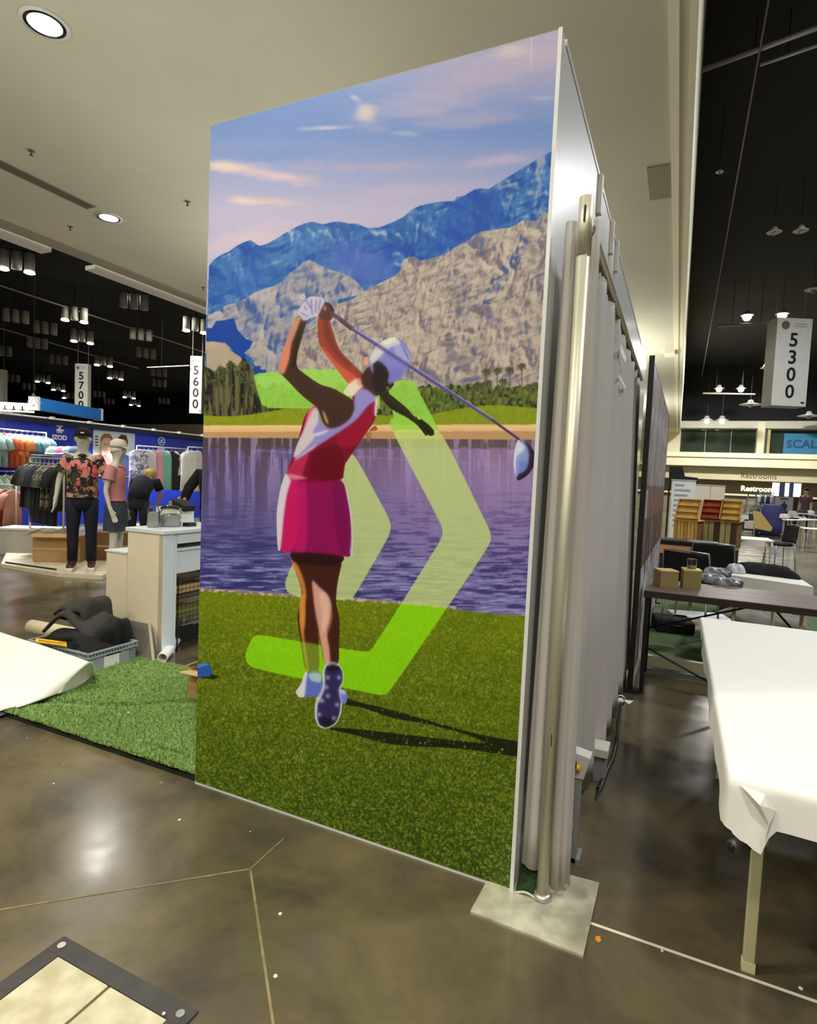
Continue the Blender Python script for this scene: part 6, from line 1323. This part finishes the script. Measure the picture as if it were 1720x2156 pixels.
def lid_box(lab, u, v, s_, rz, m, y=4.6, z=WZ, nm='cardboard_box', lidc=None):
    p = at(u, v, z=z); t = thing(nm, lab, 'box', p, rz); MB().box((0, 0, s_[2] / 2), s_).build('body', m, t, bevel=.002)
    MB().box((0, 0, s_[2] + .003), (s_[0] * 1.03, s_[1] * 1.03, .012)).build('lid', lidc or M_cardl, t, bevel=.002); return t
lid_box('small square tan box at the left end of the work table', 1400, 1234, (.13, .13, .115), R_(25), mat('tan_box', (158, 138, 92), .8))
lid_box('small tan box with a pale strip right of the first box on the work table', 1453, 1237, (.12, .12, .13), R_(8), mat('tan_box', (158, 138, 92), .8), lidc=mat('box_top', (226, 206, 140), .7))
p = at(1470, 1232, z=WZ + .13); t = thing('glass_cup', 'small clear cup standing on the right tan box', 'cup', at(1452, 1205, z=WZ + .145) if False else Vector((at(1453, 1237, z=WZ).x, at(1453, 1237, z=WZ).y, WZ + .14))); MB().lathe([(.03, 0), (.035, .07)], (0, 0, 0), 16).build('wall', M_glass, t, True, solid=.002); MB().lathe([(.03, .003), (.03, .02), (0, .02)], (0, 0, 0), 12).build('wax', M_cardl, t, True)
# crumpled clear bags on the work table
for i, (u, v) in enumerate([(1500, 1222), (1528, 1230), (1512, 1208)]):
    t = cloth_heap('plastic_bag', 'crumpled clear plastic bag on the work table, ' + ['left', 'right', 'rear'][i] + ' one', 'bag', at(u, v, z=WZ), .13, .10, .05, mat('bag_film', (150, 152, 158), .25, noise=0, col2=(60, 60, 66), nscale=14, bump=.6, bscale=30), 5 + i)
# white draped table beyond with black clothes
w2 = thing('draped_table', 'white cloth covered table beyond the work table', 'table', (.7, 5.7, 0))
c4 = [at(1532, 1206, z=.76), at(1700, 1258, z=.76), at(1716, 1226, z=.76), at(1600, 1180, z=.76)]
c4 = [Vector((.44, 5.62, .76)), Vector((.95, 5.10, .76)), Vector((1.5, 5.9, .76)), Vector((.98, 6.9, .76))]
c4 = [at(1540, 1211, z=.76), at(1712, 1236, z=.76), at(1640, 1190, z=.76), at(1545, 1186, z=.76)]
cb_ = [Vector((q.x, q.y, .55)) for q in c4]; cc_ = sum(c4, Vector()) / 4
MB().add(c4 + [q + (q - Vector((cc_.x, cc_.y, q.z))).normalized() * .03 for q in cb_], [(0, 1, 2, 3)] + [(i, (i + 1) % 4, 4 + (i + 1) % 4, 4 + i) for i in range(4)]).build('cloth', M_tc, w2, world=True, solid=.004)
for q in c4: m_ = q.lerp(cc_, .15); MB().tube([(m_.x, m_.y, 0), (m_.x, m_.y, .755)], .014, 8).build('leg', M_leg, w2, world=True)
t = cloth_heap('clothes_pile', 'black clothes heaped on the white draped table', 'clothes', at(1608, 1208, z=.765), .24, .12, .085, M_bk, 11, rough=.3); t.rotation_euler = (0, 0, R_(-22))
t = cloth_heap('plastic_bag', 'clear bag beside the black clothes on the draped table', 'bag', at(1548, 1205, z=.765), .07, .06, .07, mat('bag_clear', (200, 204, 210), .3, noise=.1, bump=.5), 12)
# black chairs
def chair(lab, p, rz):
    t = thing('side_chair', lab, 'chair', p, rz)
    MB().loft([((0, 0, .44), .22, .21), ((0, 0, .47), .23, .22), ((0, 0, .49), .21, .20)], 20).build('seat', M_bk, t, True)
    MB().grid(lambda a, b: (.24 * (2 * a - 1) * (1 - .12 * b ** 4), .20 + .05 * b - .05 * (2 * a - 1) ** 2, .50 + .34 * b), 14, 8).build('backrest', M_bk, t, True, solid=.02)
    MB().tube([(-.23, .15, .5), (-.21, .24, .85), (0, .27, .86), (.21, .24, .85), (.23, .15, .5)], .009, 8).build('back_frame', M_steel, t, True)
    for sx in (-1, 1):
        for sy in (-1, 1): MB().tube([(sx * .19, sy * .17, .45), (sx * .22, sy * .2, 0)], .011, 8).build('leg', M_steel, t, True)
    return t
chair('nearer black chair with curved back beyond the work table', at(1458, 1215, d=5.9).to_2d().to_3d(), R_(160))
chair('farther black chair behind the nearer black chair', at(1500, 1200, d=6.9).to_2d().to_3d(), R_(175))
chair('black chair at the round white table farther back', at(1642, 1150, d=11.6).to_2d().to_3d(), R_(-70))
# low white bench, green turf beyond, boxes under the table
gt = thing('artificial_turf', 'green turf strip on the floor beneath the work table', 'turf', (.4, 6.0, 0))
MB().bb(-.17, 5.05, 0, 1.9, 8.4, .02).build('mat', mat('turf_shade', (92, 112, 70), .95, noise=.25, nscale=50, bump=.6, bscale=200), gt, world=True)
lo = thing('low_bench', 'low white painted board on the floor behind the drape end', 'board', (.2, 5.0, 0))
MB().bb(-.16, 4.99, .03, 1.2, 5.04, .12).build('board', M_cream, lo, world=True); MB().bb(-.16, 4.93, 0, 1.2, 4.99, .035).build('base', M_grey, lo, world=True)
b_ = carton('white flat carton on the turf under the work table', at(1470, 1318, z=.02), (.55, .35, .12), R_(15), M_white, False, False)
b_ = thing('dark_case', 'flat black case beside the white carton under the work table', 'case', at(1415, 1325, z=.02), R_(10)); MB().box((0, 0, .06), (.35, .4, .12)).build('body', M_bk, b_, bevel=.02); MB().tube([(-.05, -.2, .08), (-.05, -.24, .09), (.05, -.24, .09), (.05, -.2, .08)], .008, 6).build('handle', M_dark, b_, True)
for i, (u, v, s_, m) in enumerate([(1545, 1290, (.3, .25, .22), mat('dark_brown_box', (60, 42, 34), .7)), (1622, 1290, (.4, .3, .2), M_card)]):
    carton(['dark brown carton under the work table', 'brown carton under the right half of the work table'][i], at(u, v, z=.02), s_, R_(12), m, False, i == 1)
t = cloth_heap('dust_sheet', 'crumpled grey sheet on the floor under the work table', 'sheet', at(1600, 1310, z=.02), .45, .25, .12, mat('sheet_grey', (128, 122, 108), .8), 21)
# mid background: orange board, counter, stands
t = thing('counter', 'dark counter with tan front panel beside the banner', 'counter', at(1440, 1190, d=8.2).to_2d().to_3d(), R_(-4)); MB().box((0, 0, .36), (.75, .4, .72)).build('body', mat('dark_brown', (44, 28, 24), .6), t); MB().box((0, 0, .735), (.8, .44, .03)).build('top', M_dark, t); MB().box((-.05, -.203, .62), (.65, .01, .12)).build('front_panel', mat('tan_panel', (206, 150, 100), .6), t)
def crate_stand(lab, u0, u1, vb, vt, depth, rz, m, split, trays):
    a = at(u0, vb, d=depth); b = at(u1, vb, d=depth); w_ = (b - a).length; h_ = at(u0, vt, d=depth).z - a.z; c = (a + b) / 2; t = thing('crate_stand', lab, 'stand', (c.x, c.y + w_ / 2, 0), rz)
    zb = a.z
    MB().bb(-w_ / 2, -w_ / 2, zb - .03, w_ / 2, w_ / 2, zb).build('bottom', m, t); MB().bb(-w_ / 2 + .02, -w_ / 2 + .02, 0, w_ / 2 - .02, w_ / 2 - .02, zb - .03).build('plinth', M_dark, t)
    n = 7
    for q in range(n):
        x = -w_ / 2 + (q + .5) * w_ / n; MB().bb(x - w_ / n * .42, -w_ / 2 - .008, zb, x + w_ / n * .42, -w_ / 2 + .004, zb + h_).build('slat', m if q % 3 else split, t)
        MB().bb(-w_ / 2 - .008, x - w_ / n * .42, zb, -w_ / 2 + .004, x + w_ / n * .42, zb + h_).build('slat', m, t)
    MB().bb(-w_ / 2 + .005, -w_ / 2 + .006, zb, w_ / 2, w_ / 2, zb + h_ - .01).build('core', mat('core_brown', (120, 84, 44), .7), t)
    MB().bb(-w_ / 2 - .02, -w_ / 2 - .02, zb + h_, w_ / 2 + .02, w_ / 2 + .02, zb + h_ + .02).build('top_board', m, t)
    for (dx, wd_, mm) in trays:
        tr_ = MB(); Hh = .36; 
        sl_ = math.radians(55)
        def P3(x, s_, o_): return (dx * w_ + x, -w_ / 2 + s_ * math.cos(sl_) - o_ * math.sin(sl_), zb + h_ + .02 + s_ * math.sin(sl_) + o_ * math.cos(sl_))
        def bx(x0_, x1_, s0, s1, o0, o1):
            v = [P3(x, s_, o_) for x in (x0_, x1_) for s_ in (s0, s1) for o_ in (o0, o1)]; return MB().add(v, [(0, 1, 3, 2), (4, 6, 7, 5), (0, 4, 5, 1), (2, 3, 7, 6), (0, 2, 6, 4), (1, 5, 7, 3)])
        hw = wd_ * w_ / 2
        tyy = bx(-hw, hw, 0, Hh, 0, .01).build('tray', mm, t)
        for q in range(4): bx(-hw, hw, Hh * q / 3 - .007, Hh * q / 3 + .007, 0, .06).build('divider', mm, tyy)
        for s_ in (-1, 1): bx(s_ * hw - .007, s_ * hw + .007, 0, Hh, 0, .06).build('divider', mm, tyy)
    return t
M_w1 = mat('pine_wood', (206, 166, 84), .6, noise=.12, nscale=8, stretch=(1, 1, .15)); M_w2 = mat('orange_wood', (190, 138, 66), .6, noise=.1, nscale=8); M_w3 = mat('weathered_wood', (170, 160, 104), .7, noise=.25, nscale=8, stretch=(1, 1, .15)); M_w4 = mat('red_wood', (150, 60, 28), .6, noise=.15, nscale=8)
crate_stand('left slatted pine stand with one tilted wooden tray on top', 1424, 1470, 1152, 1096, 9.4, R_(-14), M_w1, M_w2, [(0, .95, M_w1)])
crate_stand('right weathered slatted stand with two tilted wooden trays on top', 1478, 1552, 1152, 1097, 9.6, R_(-12), M_w3, mat('dark_slat', (70, 54, 34), .7), [(-.18, .5, M_w4), (.3, .5, M_w1)])
p = at(1522, 1066, d=9.9); t = thing('basket', 'small wicker basket behind the wooden trays', 'basket', p); MB().lathe([(.08, -.5), (.11, -.0), (.12, .05), (.1, .05)], (0, 0, 0), 16).build('bowl', mat('wicker', (176, 120, 90), .8, noise=.3, nscale=60), t, True); MB().tube([(-.11, 0, .05), (0, 0, .12), (.11, 0, .05)], .01, 6).build('handle', M_w2, t, True); MB().bb(-.05, -.05, -p.z, .05, .05, -.5).build('pedestal', M_dark, t)
t = thing('white_cushion', 'small white cushion at the foot of the left pine stand', 'cushion', at(1414, 1150, d=9.0)); t.location.z = .73 if False else t.location.z
MB().loft([((0, 0, -.05), .05, .04), ((0, 0, 0), .12, .08), ((.03, 0, .06), .07, .05)], 14).build('cushion', M_white, t, True); MB().bb(-.1, -.06, -t.location.z, .1, .06, -.05).build('block', M_dark, t)
# white partition booth panels
def wall_panel(lab, u0, u1, vt, vb, d0, d1, m, npan=1, extra=None):
    a = at(u0, vb, d=d0); b = at(u1, vb, d=d1); zt = at(u0, vt, d=d0).z; dv = (b - a); dv.z = 0; L = dv.length; t = thing('partition', lab, 'partition', (a.x, a.y, 0), math.atan2(dv.y, dv.x))
    for q in range(npan): MB().bb(L * q / npan + .01, 0, 0, L * (q + 1) / npan - .01, .04, zt).build('panel', m, t)
    MB().bb(0, -.01, zt, L, .05, zt + .03).build('top_rail', M_greyl, t)
    return t, L, zt
t, L, zt = wall_panel('white partition with printed charts at the banner edge', 1409, 1459, 1011, 1110, 15, 15.2, M_white, 1)
for q in range(9): MB().bb(L * .12, -.012, zt - .12 - q * .13, L * (.5 + .4 * ((q * 37) % 10) / 10), -.002, zt - .08 - q * .13).build('print_line', mat('pale_print', (170, 190, 190), .7), t)
wall_panel('plain two-panel white partition behind the wooden stands', 1458, 1521, 1021, 1110, 17, 17.6, mat('partition_cream', (226, 214, 190), .6), 2)
wall_panel('long low cream partition left of the ladder', 1520, 1600, 1062, 1100, 24, 25, M_cream, 3)
dk = thing('dark_canopy', 'black stepped canopy above the chart partition', 'canopy', at(1430, 1000, d=18)); 
pts_ = [at(u, v, d=18) for (u, v) in ((1409, 982), (1437, 982), (1442, 1003), (1469, 1006), (1468, 1018), (1456, 1020), (1408, 1012))]
v_ = pts_ + [q + Vector((0, .8, 0)) for q in pts_]; n_ = len(pts_); MB().add(v_, [tuple(range(n_)), tuple(range(2 * n_ - 1, n_ - 1, -1))] + [(i, (i + 1) % n_, n_ + (i + 1) % n_, n_ + i) for i in range(n_)]).build('fabric', M_bk, dk, world=True)
for q in (at(1410, 1010, d=18), at(1466, 1018, d=18)): MB().tube([q, (q.x, q.y, 0)], .03, 6).build('post', M_blackm, dk, world=True)
# ladder
p0_ = at(1567, 1110, d=22); p1_ = at(1588, 1110, d=22); topz = at(1577, 1040, d=22).z; ld = thing('step_ladder', 'tall step ladder standing open in the far aisle', 'ladder', ((p0_.x + p1_.x) / 2, p0_.y, 0)); w_ = .26
for s_ in (-1, 1): MB().tube([(s_ * w_, -.3, 0), (s_ * .12, 0, topz)], .025, 5).build('rail', M_grey, ld); MB().tube([(s_ * w_, .5, 0), (s_ * .12, .05, topz)], .02, 5).build('rear_rail', M_grey, ld)
for q in range(7): tt = (q + 1) / 8; ww = w_ + (.12 - w_) * tt; MB().bb(-ww, -.3 * (1 - tt) - .04, topz * tt - .015, ww, -.3 * (1 - tt) + .04, topz * tt + .015).build('step', M_greyl, ld)
# platform trolley with goods
p = at(1572, 1117, d=20); tr2 = thing('hand_cart', 'dark hand cart loaded with small goods in front of the ladder', 'cart', (p.x, p.y, 0)); MB().bb(-.42, -.3, .18, .42, .3, .24).build('deck', M_dark, tr2)
for s_ in (-1, 1):
    MB().tube([(s_ * .4, .28, .2), (s_ * .4, .28, .95)], .02, 6).build('handle', M_grey, tr2)
    for sy in (-.22, .22): MB().tube([(s_ * .34 - .02, sy, .09), (s_ * .34 + .02, sy, .09)], .09, 12).build('wheel', M_dark, tr2)
MB().tube([(-.4, .28, .95), (.4, .28, .95)], .02, 6).build('handle', M_grey, tr2)
for i, (x, z, s_, c) in enumerate([(-.25, .24, .25, (60, 60, 66)), (.05, .24, .3, (200, 196, 186)), (.28, .24, .2, (50, 46, 44)), (-.1, .5, .22, (226, 226, 220)), (.15, .54, .2, (60, 56, 60))]):
    t = thing('packed_box', '%s packed box on the hand cart, %s' % (['dark grey', 'pale', 'black', 'white', 'charcoal'][i], ['lower left', 'lower middle', 'lower right', 'upper left', 'upper right'][i]), 'box', (p.x + x, p.y, z)); MB().box((0, 0, s_ / 2), (s_, .3, s_)).build('body', cm(c), t); MB().box((0, 0, s_), (s_ * 1.02, .31, .02)).build('lid', M_dark, t)
# leaning tan wedge board, blue covered stack, denim rack
t = thing('tan_board', 'tan triangular board leaning beside the blue covered stack', 'board', at(1605, 1110, d=19).to_2d().to_3d()); v4 = [at(u, v, d=19) for (u, v) in ((1585, 1075), (1600, 1078), (1626, 1112), (1622, 1119), (1588, 1112))]; v4b = [q + Vector((.02, .05, 0)) for q in v4]; n_ = 5
MB().add(v4 + v4b, [(0, 1, 2, 3, 4), (9, 8, 7, 6, 5)] + [(i, (i + 1) % n_, n_ + (i + 1) % n_, n_ + i) for i in range(n_)]).build('sheet', mat('tan_ply', (196, 168, 96), .7), t, world=True)
MB().tube([v4[4], (v4[4].x, v4[4].y, 0)], .02, 5).build('foot', M_grey, t, world=True)
p = at(1625, 1092, d=20); t = thing('covered_stack', 'stack draped in dark blue fabric by the tan board', 'stack', (p.x, p.y + .4, 0)); MB().loft([((0, 0, 0), .5, .4), ((0, 0, .4), .46, .38), ((0, 0, .8), .42, .36), ((0, 0, 1.0), .4, .34), ((0, 0, 1.04), .3, .28)], 24, wob=.04).build('cover', mat('blue_cover', (56, 56, 110), .7), t, True); MB().box((0, 0, 1.07), (.5, .4, .05)).build('lid_tray', cm((110, 110, 160)), t)
R0 = at(1598, 1054, d=24); R1_ = at(1628, 1054, d=24); R0.z = R1_.z = 1.5; rack('far rack with pale and blue clothes above the covered stack', R0, R1_)
rack_row(R0, R1_, [((226, 226, 236), 'white'), ((70, 80, 130), 'blue'), ((230, 230, 236), 'pale'), ((50, 56, 90), 'navy'), ((210, 214, 230), 'light grey')], 'shirt', 'on the far right hall rack', 'clothes on the far rack', R_(75), nm='hanging_garment', cat='garment')
# lit column display and portrait board
p = at(1653, 1045, d=28); zt = at(1653, 1017, d=28).z; t = thing('lit_display', 'glowing white and blue display tower in the far right hall', 'display', (p.x, p.y, 0)); zl = at(1653, 1045, d=28).z
for (x0_, x1_, m) in ((-.55, -.28, 0), (-.28, -.05, 1), (-.05, .12, 0), (.12, .30, 1), (.30, .60, 0)): MB().bb(x0_, -.1, zl, x1_, .1, zt).build('light_panel', glow('tower_white', (236, 240, 255), 2.2) if m == 0 else mat('tower_blue', (90, 100, 160), .4), t)
MB().bb(-.55, -.08, 0, .6, .1, zl).build('base', M_dark, t)
p = at(1649, 1076, d=25); t = thing('portrait_board', 'grey board with a dark standing figure printed on it', 'board', (p.x, p.y, 0), R_(-5)); zt = at(1649, 1046, d=25).z; zb = p.z; hh = zt - zb
MB().bb(-.33, 0, zb, .33, .03, zt).build('panel', cm((170, 170, 176)), t); MB().prism([(-.08, .0), (.1, 0), (.12, .28), (.04, .3), (.05, .40), (-.03, .40), (-.02, .3), (-.12, .26)], (0, -.003, zb + .02), (1, 0, 0), (0, 0, hh / .62), (0, -1, 0), .002).build('printed_figure', cm((50, 52, 62)), t)
MB().bb(-.14, -.004, zt - .12, .16, -.001, zt - .06).build('printed_title', cm((60, 60, 66)), t)
for s_ in (-.3, .3): MB().bb(s_ - .02, 0, 0, s_ + .02, .03, zb).build('leg', M_blackm, t)
# white round tables
def small_table(lab, u, v, d, w_, dp, m=M_white, cloth=.0, leg=M_leg):
    p = at(u, v, d=d); t = thing('side_table', lab, 'table', (p.x, p.y, 0)); h = p.z
    MB().bb(-w_ / 2, -dp / 2, h - .03, w_ / 2, dp / 2, h).build('top', m, t, bevel=.01)
    if cloth: MB().loft([((0, 0, h - .01), w_ / 2 * 1.05, dp / 2 * 1.1), ((0, 0, h - cloth), w_ / 2 * 1.1, dp / 2 * 1.15)], 28, cap=False, wob=.04).build('cloth_skirt', m, t, True)
    for sx in (-1, 1):
        for sy in (-1, 1): MB().tube([(sx * w_ * .42, sy * dp * .4, h - .03), (sx * w_ * .44, sy * dp * .42, 0)], .014, 6).build('leg', leg, t)
    return t
small_table('small white cloth covered table in the middle of the right aisle', 1585, 1133, 11.5, .62, .8, M_tc, .12)
small_table('white table with goods at the right frame edge, nearest of the far tables', 1710, 1112, 16, .5, .6)
small_table('white far table behind the portrait board', 1675, 1088, 21, .6, .6)
small_table('white far table right of the stools', 1705, 1093, 19, .5, .6)
for i, (u, v, c) in enumerate([(1650, 1089, (230, 230, 226)), (1690, 1080, (60, 60, 70)), (1704, 1082, (226, 220, 214)), (1716, 1084, (70, 74, 96)), (1668, 1083, (180, 180, 190))]):
    t = cloth_heap('goods_pile', '%s pile of goods on the far tables at right' % ['white', 'dark', 'cream', 'blue grey', 'pale grey'][i], 'goods', at(u, v, d=20), .14, .12, .12, cm(c), 30 + i); MB().box((0, 0, -.02), (.3, .25, .03)).build('tray', M_white, t); MB().bb(-.02, -.02, -t.location.z, .02, .02, -.03).build('pedestal', M_greyl, t)
for i, u in enumerate((1656, 1670, 1684, 1695)):
    p = at(u, 1128, d=17 + .2 * i); t = thing('bar_stool', 'pale metal bar stool, %s from left in the far right group' % ORD[i], 'stool', (p.x, p.y, 0), 0, 'bar stools in the far right hall'); MB().lathe([(.15, .70), (.16, .73), (0, .74)], (0, 0, 0), 16).build('seat', M_white, t, True)
    for q in range(4): a_ = q * 1.57 + .78; MB().tube([(.12 * math.cos(a_), .12 * math.sin(a_), .7), (.18 * math.cos(a_), .18 * math.sin(a_), 0)], .01, 5).build('leg', M_steel, t)
    MB().tube([(.15 * math.cos(q * .785), .15 * math.sin(q * .785), .28) for q in range(9)], .008, 5).build('foot_ring', M_steel, t)
# far person
pp = at(1692, 1100, d=24); b3 = thing('person', 'distant person in a dull maroon top standing near the dark doorway', 'person', (pp.x, pp.y, 0), R_(-30)); J, k = figure(b3, 1.72, M_skin, None, fingers=True); shirt_mesh(J, k, cm((96, 66, 72)), b3); trousers_mesh(J, k, M_navy, b3); shoes(J, k, M_bk, M_bk, b3); MB().lathe([(.09, 0), (.1, .05), (.06, .13), (0, .15)], (0, .0, 1.62), 14).build('hair', cm((50, 36, 30)), b3, True)
